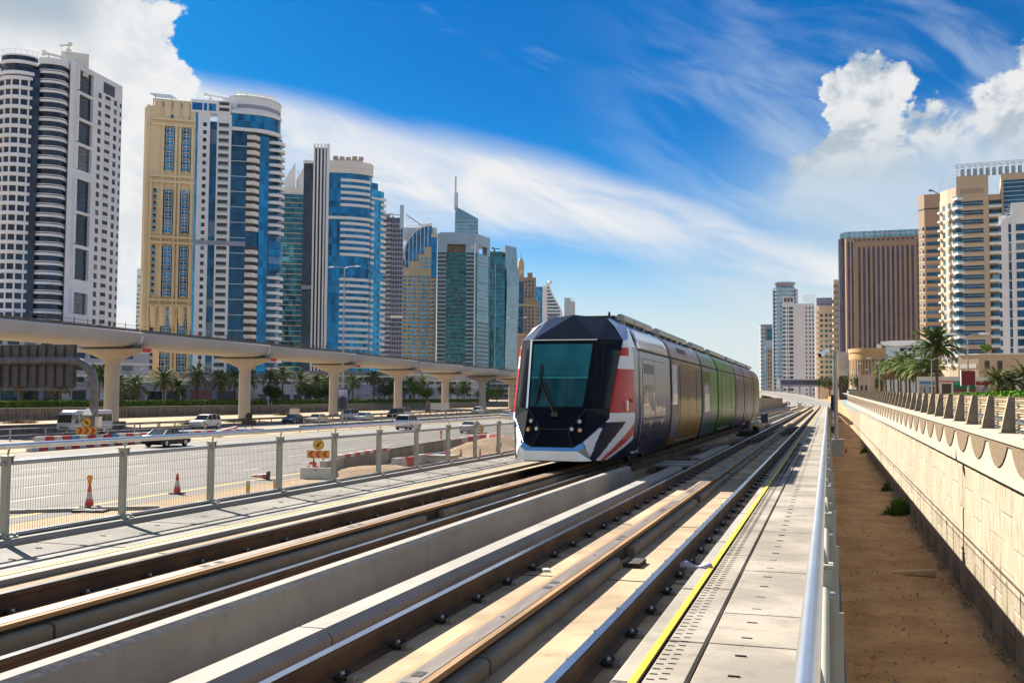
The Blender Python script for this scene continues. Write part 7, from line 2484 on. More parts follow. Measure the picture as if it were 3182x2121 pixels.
# B11: white tower with curved shoulder --------------------------------------------------------------------------------------
b = Bld('tower', 'white tower with a curved right shoulder, just above the tram roof', -331.7, 1257.0, 14.78)
b.mass([(-20, 2), (-9, 2), (-9, 20), (-20, 20)], -1, 139, G_cyan, 'side_glass')
b.box(-10.5, -5.2, 0, 20, -1, 139.8, K_white, 'fin_wall')
mb = MB()
cp_ = [(-5.5, -1), (15, -1), (15, 104)] + [(15 - 16 * (math.sin(math.pi / 2 * k / 8) ** 1.6), 104 + 40 * (k / 8)) for k in range(1, 9)] + [(-5.5, 144)]
n_ = len(cp_)
mb.v = [(x, 0.5, z) for x, z in cp_] + [(x, 20, z) for x, z in cp_]
mb.f = [tuple(range(n_)), tuple(range(2 * n_ - 1, n_ - 1, -1))] + [(i, i + n_, (i + 1) % n_ + n_, (i + 1) % n_) for i in range(n_)]
mb.mi = [0] * len(mb.f); mb.sm = [False] * len(mb.f)
put('wall', mb.mesh('wall', K_white), b.r)
for z in rng_(90, 137, 4.2):
    xr = 12 if z < 104 else 12.4 - 16 * (math.sin(math.pi / 2 * (z - 104) / 40) ** 1.6)
    if xr > -3:
        b.box(-4.4, xr, 0.3, 0.6, z, z + 2.3, G_navy, 'window_band')
put('dome', MB().lathe([(3.0, 144), (2.4, 146.4), (0.5, 148)], 10, (-1, 8)).mesh('dome', K_white), b.r)
b.mass([(17, 10), (25, 10), (25, 26), (17, 26)], -1, 126, K_gpanel, 'annex')
b.mass([(25, 8), (31, 12), (31, 26), (25, 26)], -1, 121, K_white, 'annex')
for k in range(5):
    b.box(25.3 + k * 1.2, 25.8 + k * 1.2, 7.2 + 0.7 * k, 9 + 0.7 * k, 60, 128 - 3 * abs(k - 1), K_white, 'annex_fin')
b = Bld('tower', 'low distant tan block at the skyline just right of the white curved tower', -330, 1330, 14.0)
b.mass([(22, 0), (38, 0), (38, 20), (22, 20)], -1, 100, K_tan3)
b.bands('floor_line', K_grey, [(22, 0), (38, 0)], rng_(60, 98, 3.6), 1.2, 0.1, 0.1)

# ---------------------------------------------------------------- right-hand towers
# R1: white tower at the right edge
b = Bld('tower', 'white panelled tower with blue glass strips at the right edge', 49.9, 326.2, -8.70)
b.mass([(-2.3, 0.6), (0.3, 0), (1.2, 0), (1.2, -0.0), (9, -0.0), (9, 14), (-2.3, 14)], 1, 54.5, K_white)
b.mass([(1.0, -0.4), (9.4, -0.4), (9.4, 12), (1.0, 12)], 1, 58, K_white, 'front_wall')
FZ = rng_(4, 52, 2.75)
b.grid('window', G_navy, (-2.3, 0.6), (0.3, 0.0), [0.35], FZ, 0.6, 1.7, 0.06, 0.1)
b.grid('window', G_navy, (-2.3, 0.0), (9, 0.0), [2.95], FZ, 0.8, 2.4, 0.06, 0.1)
b.grid('transom', K_white, (-2.3, -0.05), (9, -0.05), [2.95], [z + 1.32 for z in FZ], 0.85, 0.18, 0.08, 0.0)
b.grid('window', G_navy, (1.0, -0.4), (9.4, -0.4), [2.3, 5.6], FZ, 2.2, 2.0, 0.08, 0.1)
b.grid('window_sill', K_white, (1.0, -0.45), (9.4, -0.45), [2.3, 5.6], [z - 1.15 for z in FZ], 2.4, 0.3, 0.3, 0.0)
mb = MB()
for k in range(7):
    mb.obox((-3.0 + 0.55 * k, -0.9, 51.5 + 1.0 * k * 0.9), (-1.4 + 0.75 * k, 0.4, 52.6 + 1.0 * k * 0.9), 0.15, 0.15)
put('sunshade', mb.mesh('sunshade', K_white), b.r)
b.box(-4.2, -2.3, 0, 12, 1, 12.6, K_white, 'podium')
b.flush()

# R2: tan residential tower
b = Bld('tower', 'large tan apartment tower with corner balconies and a roof pergola', 48.2, 387.0, -7.10)
L0, C0, D0 = (-10.6, 9), (-4.9, 0), (22, 0)
b.mass([L0, (-8.0, 4.2), C0, (5.2, 0), (5.2, 1.4), (9.4, 1.4), (9.4, 0), D0, (22, 24), (-10.6, 24)], 1, 72, K_tan2)
b.mass([(-4.9, 0), (5.2, 0), (5.2, 20), (-4.9, 20)], 72, 78.8, K_tan2, 'upper_block')
b.mass([(9.2, -0.2), (22, -0.2), (22, 20), (9.2, 20)], 72, 78.6, K_tan2, 'upper_block')
b.mass([(-10.4, 9.2), (-8, 4.4), (-5, 0.6), (-5, 20), (-10.4, 20)], 72, 75.2, K_tan2, 'upper_block')
FZ = rng_(14.5, 69.5, 3.2)
b.grid('window', G_navy, C0, D0, [4.9], [z + 0.2 for z in FZ], 7.0, 1.55, 0.05, 0.15)
b.grid('window_bar', K_white2, C0, D0, [4.9], [z + 0.2 for z in FZ], 6.9, 0.08, 0.10, 0.0)
b.grid('window_sill', K_tan3, C0, D0, [4.9], [z - 0.8 for z in FZ], 7.3, 0.3, 0.18, 0.0)
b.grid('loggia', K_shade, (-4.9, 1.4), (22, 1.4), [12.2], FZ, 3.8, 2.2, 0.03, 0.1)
b.grid('loggia_door', G_navy, (-4.9, 1.35), (22, 1.35), [12.2], FZ, 2.4, 1.7, 0.03, 0.1)
b.grid('loggia_slab', K_white2, (-4.9, 0.1), (22, 0.1), [12.2], [z - 1.35 for z in FZ], 4.2, 0.7, 0.45, 1.2)
b.grid('loggia_rail', G_rail, (-4.9, -0.2), (22, -0.2), [12.2], [z - 0.75 for z in FZ], 4.1, 0.35, 0.1, 0.0)
tb = MB().add([(-1.5, 1.0, 0), (0.2, -1.4, 0), (2.2, -0.2, 0), (1.6, 0.6, 0), (-1.5, 1.0, 0.75), (0.2, -1.4, 0.75), (2.2, -0.2, 0.75), (1.6, 0.6, 0.75)], [(0, 1, 5, 4), (1, 2, 6, 5), (2, 3, 7, 6), (4, 5, 6, 7), (3, 2, 1, 0)]).mesh('corner_balcony', K_white2)
tr_ = MB().add([(-1.4, 0.9, 0.75), (0.2, -1.3, 0.75), (2.1, -0.15, 0.75), (-1.4, 0.9, 1.35), (0.2, -1.3, 1.35), (2.1, -0.15, 1.35)], [(0, 1, 4, 3), (1, 2, 5, 4)]).mesh('balcony_rail', G_rail)
tw = MB().add([(-1.3, 1.9, 0), (-0.1, -0.06, 0), (1.4, -0.06, 0), (-1.3, 1.9, 2.0), (-0.1, -0.06, 2.0), (1.4, -0.06, 2.0)], [(0, 1, 4, 3), (1, 2, 5, 4)]).mesh('corner_window', G_navy)
for z in FZ + [72.2]:
    o = put('corner_balcony', tb, b.r, (-4.9, 0.0, z - 1.7))
    put('balcony_rail', tr_, o)
    if z < 71:
        put('corner_window', tw, b.r, (-4.9, -0.02, z - 0.6))
fl2 = MB().bx(-0.9, 0.9, -0.9, 0.2, -0.35, 0.35).mesh('side_balcony', K_white2)
d_ = (Vector((-8.0, 4.2)) - Vector(L0)).normalized()
b.grid('side_balcony', K_white2, L0, (-8, 4.2), [0.6], [z - 1.2 for z in FZ], 1.4, 0.7, 0.8, 0.1)
b.grid('side_balcony', K_white2, (-8, 4.2), C0, [1.2], [z - 1.2 for z in FZ], 1.6, 0.7, 0.8, 0.1)
b.grid('side_window', G_sky, L0, (-8, 4.2), [2.9], FZ, 1.7, 1.9, 0.05, 0.1)
b.grid('side_loggia', K_shade, (-8, 4.2), C0, [1.2], [z + 0.2 for z in FZ], 1.6, 1.9, 0.04, 0.1)
b.grid('side_window', G_sky, (-8, 4.2), C0, [3.6], FZ, 1.3, 1.9, 0.05, 0.1)
b.grid('louvre', K_tan3, C0, D0, [4.9], [73.4], 7.4, 1.8, 0.05, 0.1)
b.box(9.9, 22, -0.35, 0, 62, 76.2, G_navy, 'dark_glazing')
for k in range(9):
    b.box(9.9, 22, -0.42, -0.36, 63.2 + 1.5 * k, 63.4 + 1.5 * k, K_gpanel, 'glazing_bar')
mb = MB()
for k in range(14):
    x = -4.6 + 2.0 * k
    mb.obox((x, 1.0, 78.8), (x, 1.0, 82.6), 0.15, 0.15)
    mb.obox((x - 0.6, -1.0, 82.2), (x + 0.4, 8, 83.0), 0.12, 0.3)
for y in (-0.8, 1.0, 3, 5):
    mb.obox((-5.2, y, 82.8), (22, y, 82.8), 0.12, 0.15)
for k in range(6):
    mb.obox((-10.4 + 1.0 * k, 7.5 - 1.4 * k, 76.6 + 1.0 * k), (-8.0 + 1.0 * k, 9.5 - 1.4 * k, 77.6 + 1.0 * k), 0.15, 0.15)
mb.obox((-9.8, 8, 76.5), (-4.6, 0.4, 82.4), 0.15, 0.2).obox((-8.6, 9, 76.9), (-3.4, 1.4, 82.8), 0.15, 0.2)
put('pergola', mb.mesh('pergola', K_gpanel), b.r)
mb = MB()
for k in range(12):
    mb.bx(-3.5 + 2 * k, -2.2 + 2 * k, 2.2, 2.3, 78.8, 81.6)
put('roof_screen', mb.mesh('roof_screen', K_grey), b.r)
stuff(b.r.children[-1]) if False else None
b.flush()

# R3: narrow tan tower
b = Bld('tower', 'narrow tan tower with blue window bands left of the apartment tower', 38.0, 428.3, -5.07)
b.mass([(-3.9, 3), (-1.7, 0), (6, 0), (6, 16), (-3.9, 16)], 1, 80.5, K_tan3)
FZ = rng_(20, 69.4, 2.95)
b.grid('window', G_navy, (-1.7, 0), (6, 0), [3.6], FZ, 6.0, 1.3, 0.06, 0.1)
b.grid('window', G_blue, (-3.9, 3), (-1.7, 0), [2.9], FZ, 1.0, 1.3, 0.06, 0.1)
b.grid('small_window', K_dark, (-3.9, 3), (-1.7, 0), [0.8], FZ, 0.5, 0.5, 0.05, 0.1)
b.bands('string_course', K_tan2, [(-3.9, 3), (-1.7, 0), (6, 0)], [z - 1.5 for z in FZ], 0.45, 0.12, 0.1)
b.bands('string_course', K_dark, [(-3.9, 3), (-1.7, 0), (6, 0)], [74.6], 0.5, 0.06, 0.1)
put('roof_crane', MB().obox((5, 3, 80), (1, 3, 82.6), 0.3, 0.3).bx(0, 1.4, 2.7, 3.3, 82.2, 82.8).mesh('roof_crane', K_dark), b.r)
b.flush()

# R4: brown office block with vertical strips
b = Bld('office_block', 'broad brown office block with vertical dark window strips and teal roof rim', 21.9, 499.5, -2.51, 'office')
b.mass([(-16.8, 5), (-13.4, 0), (20, 0), (20, 26), (-16.8, 26)], 1, 75, K_tan3)
b.mass([(-17, 4.8), (-15.6, 2.6), (-14.6, 1.2), (-14.6, 20), (-17, 20)], 1, 75.4, G_plum, 'corner_glass')
b.box(-16.9, -16.4, 4.0, 5.2, 1, 75.2, K_gpanel, 'corner_strip')
b.mass([(-16.2, 4.2), (-13.2, -0.3), (20.2, -0.3), (20.2, 20), (-16.2, 20)], 75.05, 78.0, G_sky, 'roof_rim')
for k in range(16):
    b.box(-13.0 + 2.2 * k, -12.85 + 2.2 * k, -0.4, -0.28, 75.1, 78.0, K_white, 'rim_mullion')
b.box(-13.2, 20.2, -0.42, -0.28, 76.5, 76.65, K_white, 'rim_rail')
for x in (-12.2, -10.6):
    b.box(x - 0.45, x + 0.45, -0.08, 0.1, 1, 73.4, G_plum, 'window_strip')
for k in range(12):
    x = -7.6 + 2.07 * k
    b.box(x - 0.52, x + 0.52, -0.08, 0.1, 1, 70.6, G_plum, 'window_strip')
for k in range(13):
    x = -8.65 + 2.07 * k
    b.box(x - 0.45, x + 0.45, -0.5, 0.0, 1, 71.2, K_tan3, 'pier')
b.box(-9.3, 17.2, -0.6, 0.0, 71.2, 72.6, K_tan3, 'frame_head')
b.box(-9.5, -8.9, -0.6, 0.0, 1, 71.2, K_tan3, 'frame_side')
for x in (17.6, 19.0):
    b.box(x - 0.35, x + 0.35, -0.08, 0.1, 1, 73.4, G_plum, 'window_strip')
b.grid('top_window', K_dark, (-13.4, 0), (20, 0), [3.8 + 2.07 * k for k in range(13)], [74.0], 1.2, 0.8, 0.05, 0.1)
for x in (-13.2, -11.4, -9.9):
    b.box(x - 0.25, x + 0.25, -0.4, 0, 1, 74.2, K_tan2, 'pier')
for z in rng_(8, 68, 3.3):
    b.box(-7.9, 16.4, -0.12, 0.0, z, z + 0.2, K_dark, 'spandrel_line')

# R5-R9: farther towers on the right
b = Bld('tower', 'cream tower edge with small balconies peeping out left of the brown office', 3.7, 520.0, -0.41)
b.mass([(-0.6, 2), (6, 2), (6, 14), (-0.6, 14)], 1, 58.5, K_white2)
b.bands('balcony', K_tan2, [(-0.9, 4), (-0.6, 2), (2, 1.8)], rng_(16, 57, 3.0), 1.0, 0.5, 0.1)
b = Bld('tower', 'ochre tower with grey louvred crown behind the white tower', -2.4, 650.0, 0.21)
b.mass([(-4.4, 2), (-2.4, 0), (9, 0), (9, 16), (-4.4, 16)], 1, 57, K_tan2)
b.mass([(-3.8, 2), (9, 2), (9, 14), (-3.8, 14)], 57, 62, K_grey, 'crown')
b.bands('crown_line', K_dark, [(-3.8, 2), (9, 2)], [58, 59.4, 60.8], 0.5, 0.1, 0.1)
b.grid('window', G_green, (-2.4, 0), (9, 0), [1.4, 4.2, 6.6, 9.0], rng_(14, 54, 3.1), 1.5, 1.6, 0.06, 0.1)
b.grid('balcony', K_tan3, (-4.4, 2), (-2.4, 0), [1.4], rng_(13, 54, 3.1), 2.0, 0.8, 0.4, 0.1)
b = Bld('tower', 'white apartment tower with a gridded roof screen above the station', -16.4, 619.8, 1.52)
b.mass([(-8.4, 0), (-1.6, 0), (-0.2, 1.4), (9.4, 1.4), (9.4, 16), (-8.4, 16)], 0, 56, K_white)
b.mass([(-8.2, 0.4), (-1.8, 0.4), (-1.8, 8), (-8.2, 8)], 56, 60.2, K_white, 'crown')
for x in (-7.4, -5.6, -3.8):
    b.box(x, x + 1.2, 0.2, 0.5, 57, 59.4, K_shade, 'crown_opening')
FZ = rng_(4, 54, 2.35)
b.grid('window', G_navy, (-8.4, 0), (-1.6, 0), [0.9], FZ, 1.5, 1.3, 0.06, 0.1)
b.grid('window', G_navy, (-8.4, 0), (-1.6, 0), [4.8], FZ, 2.2, 1.4, 0.06, 0.1)
b.grid('small_window', G_dark, (-8.4, 0), (-1.6, 0), [2.8], FZ, 0.6, 1.2, 0.06, 0.1)
b.grid('balcony_slab', K_white2, (-8.4, 0), (-1.6, 0), [4.8], [z - 0.95 for z in FZ], 2.8, 0.5, 0.5, 0.1)
b.grid('window', G_dark, (-0.2, 1.4), (9.4, 1.4), [5.0, 7.0, 8.8], FZ, 0.8, 1.1, 0.06, 0.1)
mb = MB()
for k in range(6):
    mb.obox((4.0 + 1.05 * k, 2.4, 56), (4.0 + 1.05 * k, 2.4, 61), 0.16, 0.16)
    mb.obox((4.0 - 0.8, 2.4, 56.8 + 0.85 * k), (9.9, 2.4, 56.8 + 0.85 * k), 0.16, 0.16)
put('roof_screen', mb.mesh('roof_screen', K_white), b.r)
b.flush()
b = Bld('tower', 'round blue-banded tower with a flat disc roof left of the white one', -28.5, 749.5, 2.18)
b.mass(arc(0, 8, 7.6, 0, 350, 30), 0, 79, G_sky, 'glazed_core')
b.bands('floor_band', K_gpanel, arc(0, 8, 7.6, 185, 355, 18), rng_(4, 77, 2.7), 1.1, 0.4, 0.2)
b.bands('side_pier', K_gpanel, [(-8.2, 8), (-8.0, 4.8)], [0], 78, 0.3, 0.6)
b.bands('side_pier', K_gpanel, [(8.4, 4.8), (8.8, 8)], [0], 78, 0.3, 0.6)
put('disc_roof', MB().lathe([(6.0, 78), (6.4, 80.6), (7.4, 82.0), (7.4, 82.8)], 28, (0, 8)).mesh('disc_roof', K_grey), b.r)
b = Bld('tower', 'slim grey tower with stepped balconies, leftmost of the far right group', -43.7, 798.8, 3.13)
b.mass([(-4.2, 2), (4.5, 2), (4.5, 16), (-4.2, 16)], 0, 56.5, K_grey)
b.bands('balcony', K_white2, [(-4.4, 4), (-4.2, 2), (-1.0, 2)], rng_(4, 55, 2.9), 1.2, 0.5, 0.1)
b.box(0.6, 4.6, 1.8, 4, 40, 53, G_teal, 'glazing')
b.mass([(-2.2, -2), (4.6, -2), (4.6, 4), (-2.2, 4)], 0, 44.5, K_gpanel, 'front_block')
b.grid('window', G_sky, (-2.2, -2), (4.6, -2), [1.2], rng_(4, 43, 2.9), 1.6, 2.2, 0.05, 0.1)
b.mass([(0.4, -4), (4.2, -4), (4.2, -1), (0.4, -1)], 0, 38, K_tan2, 'tan_block')
b.grid('window', G_dark, (0.4, -4), (4.2, -4), [1.0, 2.6], rng_(4, 36, 2.9), 0.8, 1.4, 0.05, 0.1)

# ---------------------------------------------------------------- mall, podiums and other low buildings on the right
b = Bld('mall', 'round ochre mall building with narrow vertical slots', 13.5, 379.8, -2.04, 'building')
rot = arc(2.0, 12, 8.7, 175, 365, 30, 12)
b.mass(rot + [(10.6, 24), (-6.6, 24)], 1, 18.6, K_mall)
b.bands('cornice', K_mall, rot, [17.6], 1.4, 0.25, 0.4)
mid = arc(2.0, 12, 8.72, 190, 330, 40, 12.02)
for k in range(0, 36, 2):
    x, y = mid[k]
    d = (Vector(mid[k + 1]) - Vector(mid[k])).normalized()
    put('slot_window', MB().bx(-0.16, 0.16, -0.06, 0.1, 9, 15.2).mesh('slot_window', K_shade), b.r, (x, y, 0), (0, 0, math.atan2(d.y, d.x)))
rot2 = arc(6.5, 6, 5.4, 180, 275, 14) + [(11, 1.2)]
b.mass(rot2 + [(11, 10), (1.4, 10)], 1, 16.5, K_mall, 'low_wing')
for k in range(12):
    x, y = rot2[k + 1]
    d = (Vector(rot2[k + 2]) - Vector(rot2[k + 1])).normalized()
    put('slot_window', MB().bx(-0.14, 0.14, -0.06, 0.1, 13.2, 15.6).mesh('slot_window', K_shade), b.r, (x, y, 0), (0, 0, math.atan2(d.y, d.x)))
b.box(3.2, 8.6, -1.5, 2, 1, 13.6, K_mall, 'porch')
b.box(2.8, 9.0, -1.9, 2, 13.0, 13.8, K_mall, 'porch_cornice')
for x in (4.2, 6.0, 7.6):
    b.box(x - 0.4, x + 0.4, -1.58, -1.4, 4, 8, K_shade, 'porch_opening')
b = Bld('metro_station', 'grey station with an upswept white roof above the mall', 22.7, 359.3, -3.61, 'station')
b.mass([(-4.6, 0), (10, 0), (10, 12), (-4.6, 12)], 1, 18.6, K_gpanel)
mb = MB()
pf = [(-6.2, 20.0), (-4.8, 18.9), (-2.0, 18.5), (10, 19.2), (10, 20.4), (-3, 20.3)]
mb.extr(pf, -0.0, 12, axis='y')
put('roof', mb.mesh('roof', K_white), b.r, (0, -1.0, 0))
b.grid('window', G_dark, (-4.6, 0), (10, 0), [5.5, 8.0, 10.5, 13], [17.4], 2.2, 1.2, 0.05, 0.1)
b.box(-7.4, -6.0, 2, 4, 18.2, 19.4, K_white, 'roof_unit')
b = Bld('billboard', 'large blank pale billboard beside an ochre column', 5.3, 400.0, -0.76, 'billboard')
b.box(-1.4, 2.0, 0, 0.6, 12.4, 18.5, mat('blank_blue', (0.36, 0.40, 0.45), 0.6), 'panel')
b.box(-1.4, 2.0, 0.05, 0.55, 9.8, 12.3, mat('blank_blue2', (0.42, 0.48, 0.58), 0.6), 'lower_panel')
b.box(-2.8, -1.5, 0.1, 2, 1, 18.4, K_tan, 'column')
b.box(-1.4, 2.0, 0.1, 0.5, 1, 9.7, K_shade, 'base')
b = Bld('pavilion', 'small cream pavilion at the crossing beyond the palms', 10.8, 329.8, -1.88, 'building')
b.mass([(-2.0, 0), (2.6, 0), (2.6, 5), (-2.0, 5)], 1, 8.3, K_tan2)
b.box(-2.2, 2.8, -0.2, 5, 8.3, 8.7, K_tan2, 'cornice')
b.grid('door', K_shade, (-2, 0), (2.6, 0), [0.9, 2.2], [4.2], 0.6, 2.6, 0.05, 0.1)
b = Bld('podium', 'low cream podium with a roof garden below the apartment tower', 31.8, 248.0, -7.32, 'building')
b.mass([(-4.3, 3), (-0.1, 0), (12, 0), (12, 12), (-4.3, 12)], 0.5, 11.3, K_tan2)
b.bands('coping', K_white2, [(-4.3, 3), (-0.1, 0), (12, 0)], [11.3], 0.25, 0.15, 0.3)
b.grid('window', G_dark, (-4.3, 3), (-0.1, 0), [0.8, 2.2, 3.8], [5.2], 0.8, 1.3, 0.05, 0.1)
b.grid('panel', K_white2, (-4.3, 3), (-0.1, 0), [2.6], [8.8], 4.0, 0.9, 0.05, 0.1)
b.grid('panel_joint', K_tan3, (-0.1, 0), (12, 0), [1.6, 3.2, 4.8, 6.4], [5.5], 0.06, 11, 0.03, 0.1)
b.grid('window', K_shade, (-0.1, 0), (12, 0), [1.7, 4.2], [9.0], 1.0, 1.8, 0.05, 0.1)
b.grid('shop_window', G_dark, (-0.1, 0), (12, 0), [2.0, 4.0, 6.0, 8.0], [3.2], 1.5, 2.2, 0.05, 0.1)
tree(33.5, 250.5, 11.3, 2.2, 1.3, 'small bright roof-garden tree on the cream podium', True, 700, 91)
b = Bld('metro_bridge', 'dark footbridge with white curved end over the far tracks', -15.2, 469.8, 1.85, 'bridge')
b.box(-4.6, 12.4, 0, 4, 7.3, 9.4, G_plum, 'gallery')
b.box(-5.4, 12.8, -0.3, 4.3, 9.4, 9.8, K_gpanel, 'roof')
b.box(-4.6, 12.4, -0.1, 4.1, 6.6, 7.3, K_grey, 'deck')
put('stair_tower', MB().extr([(-7.0, 0), (-4.4, 0), (-4.9, 9.6), (-6.2, 9.6)], -0.5, 4, axis='y').mesh('stair_tower', K_white), b.r)
for x in (-1, 3.5, 8, 11.5):
    b.box(x - 0.3, x + 0.3, 1.5, 2.1, 0, 6.6, K_grey, 'column')
mb = MB()
for k in range(10):
    a = k / 9
    mb.obox((-14 + 13 * a, -6, 3.6 + 1.6 * math.sin(math.pi * a)), (-14 + 13 * a + 1.5, -6, 3.6 + 1.6 * math.sin(math.pi * min(1, a + 0.11))), 5, 0.3)
put('canopy', mb.mesh('canopy', K_gpanel), b.r)
b.box(-12, -3, -4, 0, 0, 3.6, K_shade, 'platform_house')

# far curve of the track, climbing to the left
def ribbon(pts, w0, w1, zoff, m, name, parent=None):
    mb = MB()
    P = [Vector(p) for p in pts]
    for i, p in enumerate(P):
        d = (P[min(i + 1, len(P) - 1)] - P[max(i - 1, 0)])
        nrm = Vector((d.y, -d.x, 0)).normalized()
        a, q = p + nrm * w0, p + nrm * w1
        mb.v += [(a.x, a.y, a.z + zoff), (q.x, q.y, q.z + zoff)]
    for i in range(len(P) - 1):
        mb.f.append((2 * i, 2 * i + 1, 2 * i + 3, 2 * i + 2)); mb.mi.append(0); mb.sm.append(True)
    return put(name, mb.mesh(name, m), parent)


CURVE = [(-3.65, 204.5, -0.16), (-3.9, 240, 0.0), (-5.2, 280, 0.35), (-8.2, 320, 1.1), (-13.5, 365, 2.2), (-21, 410, 3.2), (-30, 455, 3.9), (-42, 500, 4.4)]
ft = struct(ribbon(CURVE, -4.6, 3.6, 0.0, M_conc_d, 'far_trackbed'))
for o_ in (-2.3, -0.85, 0.85, 2.25):
    ribbon(CURVE, o_ - 0.05, o_ + 0.05, 0.05, M_rust, 'far_rail', ft)
fw2 = thing('track_parapet', 'pale curved concrete parapet where the far track swings left', 'parapet')
mb = MB()
for i in range(len(CURVE) - 1):
    for off in (-5.0, 4.2):
        a, c = Vector(CURVE[i]), Vector(CURVE[i + 1])
        d = (c - a)
        nrm = Vector((d.y, -d.x, 0)).normalized() * off
        put('parapet_unit', MB().obox(a + nrm + Vector((0, 0, 0.15)), c + nrm + Vector((0, 0, 0.15)), 0.3, 0.9).mesh('parapet_unit', M_conc_d), fw2)
nb = thing('noise_barrier', 'tan slatted barrier fence beside the far walkway, right of the tram tail', 'fence', (-8.45, 0, 0))
for k in range(34):
    y = 106.5 + k * 3.0
    put('panel', MB().bx(-0.05, 0.05, y + 0.06, y + 2.94, 0.0, 1.42).mesh('panel', M_beam), nb)
    put('post', MB().bx(-0.09, 0.09, y - 0.06, y + 0.06, -0.1, 1.5).mesh('post', M_fin), nb)
# ---------------------------------------------------------------- shops and low blocks under the left towers, small things on the right
S_grey = mat('shop_grey', (0.20, 0.20, 0.23), 0.8, 0, 0.1, 0.2)
S_white = mat('shop_white', (0.42, 0.42, 0.48), 0.8, 0, 0.1, 0.2)
S_brick = mat('shop_brick', (0.26, 0.09, 0.09), 0.8, 0, 0.1, 0.5)


def shop(s, t0, t1, h, depth, m, label, openings, m2=G_dark, top=None):
    x0, y0, _ = rd(s, t0)
    b = thing('shop_building', label, 'building', (x0, y0, -1.1), math.pi / 2 + RA)
    L = t1 - t0
    put('wall', MB().bx(0, L, 0, depth, 0, h).mesh('wall', m), b)
    put('parapet', MB().bx(-0.2, L + 0.2, -0.25, 0.4, h, h + 0.5).mesh('parapet', top or m), b)
    for (a, c, z0, z1, mm) in openings:
        w_ = put('shopfront', MB().bx(a, c, -0.08, 0.1, z0, z1).mesh('shopfront', mm), b)
        put('lintel', MB().bx(a - 0.2, c + 0.2, -0.35, -0.09, z1, z1 + 0.25).mesh('lintel', m), w_)
    return b


shop(124, 128, 186, 5.4, 14, S_grey, 'long grey shop building behind the gantry and first pier', [(3 + 6.2 * k, 7.5 + 6.2 * k, 0.4, 3.0, G_dark if k % 3 else G_navy) for k in range(9)])
shop(124, 188, 205, 4.4, 14, S_white, 'white garage-like building with dark doorways left of the second pier', [(1.5, 6, 0.2, 3.2, K_dark), (8, 15, 0.3, 2.8, K_white)])
shop(124, 207, 214, 4.6, 14, mat('shop_brown', (0.16, 0.10, 0.07), 0.8), 'small brown-fronted shop beside the white garage', [(1, 6, 0.2, 2.8, G_dark)])
shop(124, 216, 232, 4.8, 14, S_white, 'pale shop with a dark glazed front behind the second pier', [(1.0, 7, 0.3, 3.2, G_dark), (9, 15, 0.3, 3.2, K_dark)])
shop(124, 234, 262, 5.6, 14, S_grey, 'dark grey shop block with a red front between the second and third piers', [(2, 12, 0.6, 3.6, S_brick), (15, 25, 0.4, 3.4, K_dark)])
shop(122, 266, 330, 5.2, 14, S_white, 'long pale car-park building behind the third pier', [(2 + 7.5 * k, 7 + 7.5 * k, 0.5, 2.6, K_dark) for k in range(8)])
shop(122, 334, 470, 6.0, 14, mat('shop_lilac', (0.40, 0.38, 0.50), 0.8), 'lilac-grey low building behind the far trees', [(3 + 11 * k, 10 + 11 * k, 0.6, 2.8, G_dark) for k in range(12)])
# podium blocks that tie the towers to the ground
for (x, y, rz, w0, w1, dp, h, m, lb) in ((-240, 288, 39.9, -36, 24, 20, 22, S_white, 'white podium below the left-edge tower'), (-300, 425, 35, -20, 16, 18, 12, K_tan, 'tan podium below the tan tower'),
                                         (-232, 378, 31.6, -24, 26, 14, 10, S_grey, 'grey podium below the blue and white tower'), (-245, 500, 26, -30, 30, 12, 14, S_grey, 'grey podium below the finned blue tower'),
                                         (-280, 640, 23, -60, 60, 20, 16, S_white, 'pale podium row below the middle towers'), (-240, 800, 18, -60, 60, 20, 18, S_grey, 'far grey podium row left of the tram')):
    b = Bld('podium', lb, x, y, rz, 'building')
    b.mass([(w0, 0), (w1, 0), (w1, dp), (w0, dp)], -1.2, h, m)
    b.bands('floor_band', K_white2, [(w0, 0), (w1, 0)], rng_(3, h - 1, 4), 0.8, 0.3, 0.1)
    b.grid('window', G_dark, (w0, 0), (w1, 0), rng_(3, w1 - w0 - 3, 5.0), rng_(2, h - 2.5, 4), 3.4, 1.8, 0.06, 0.1)
    b.flush()
b = Bld('apartment_block', 'distant cream apartment block seen under the viaduct by the tan tower', -420, 545, 37.6, 'building')
b.mass([(-26, 0), (26, 0), (26, 20), (-26, 20)], -1, 34, K_white2)
b.mass([(-8, 2), (8, 2), (8, 18), (-8, 18)], 34, 40, K_white2, 'roof_block')
b.grid('window', G_navy, (-26, 0), (26, 0), rng_(3, 50, 5.2), rng_(3, 31, 4), 2.2, 2.0, 0.06, 0.1)
b.flush()

# right-hand street things
def pole_lamp(x, y, z, h, label, arm=2.4):
    return lamp_mast(x, y, z, h, label, arm, 0.12)


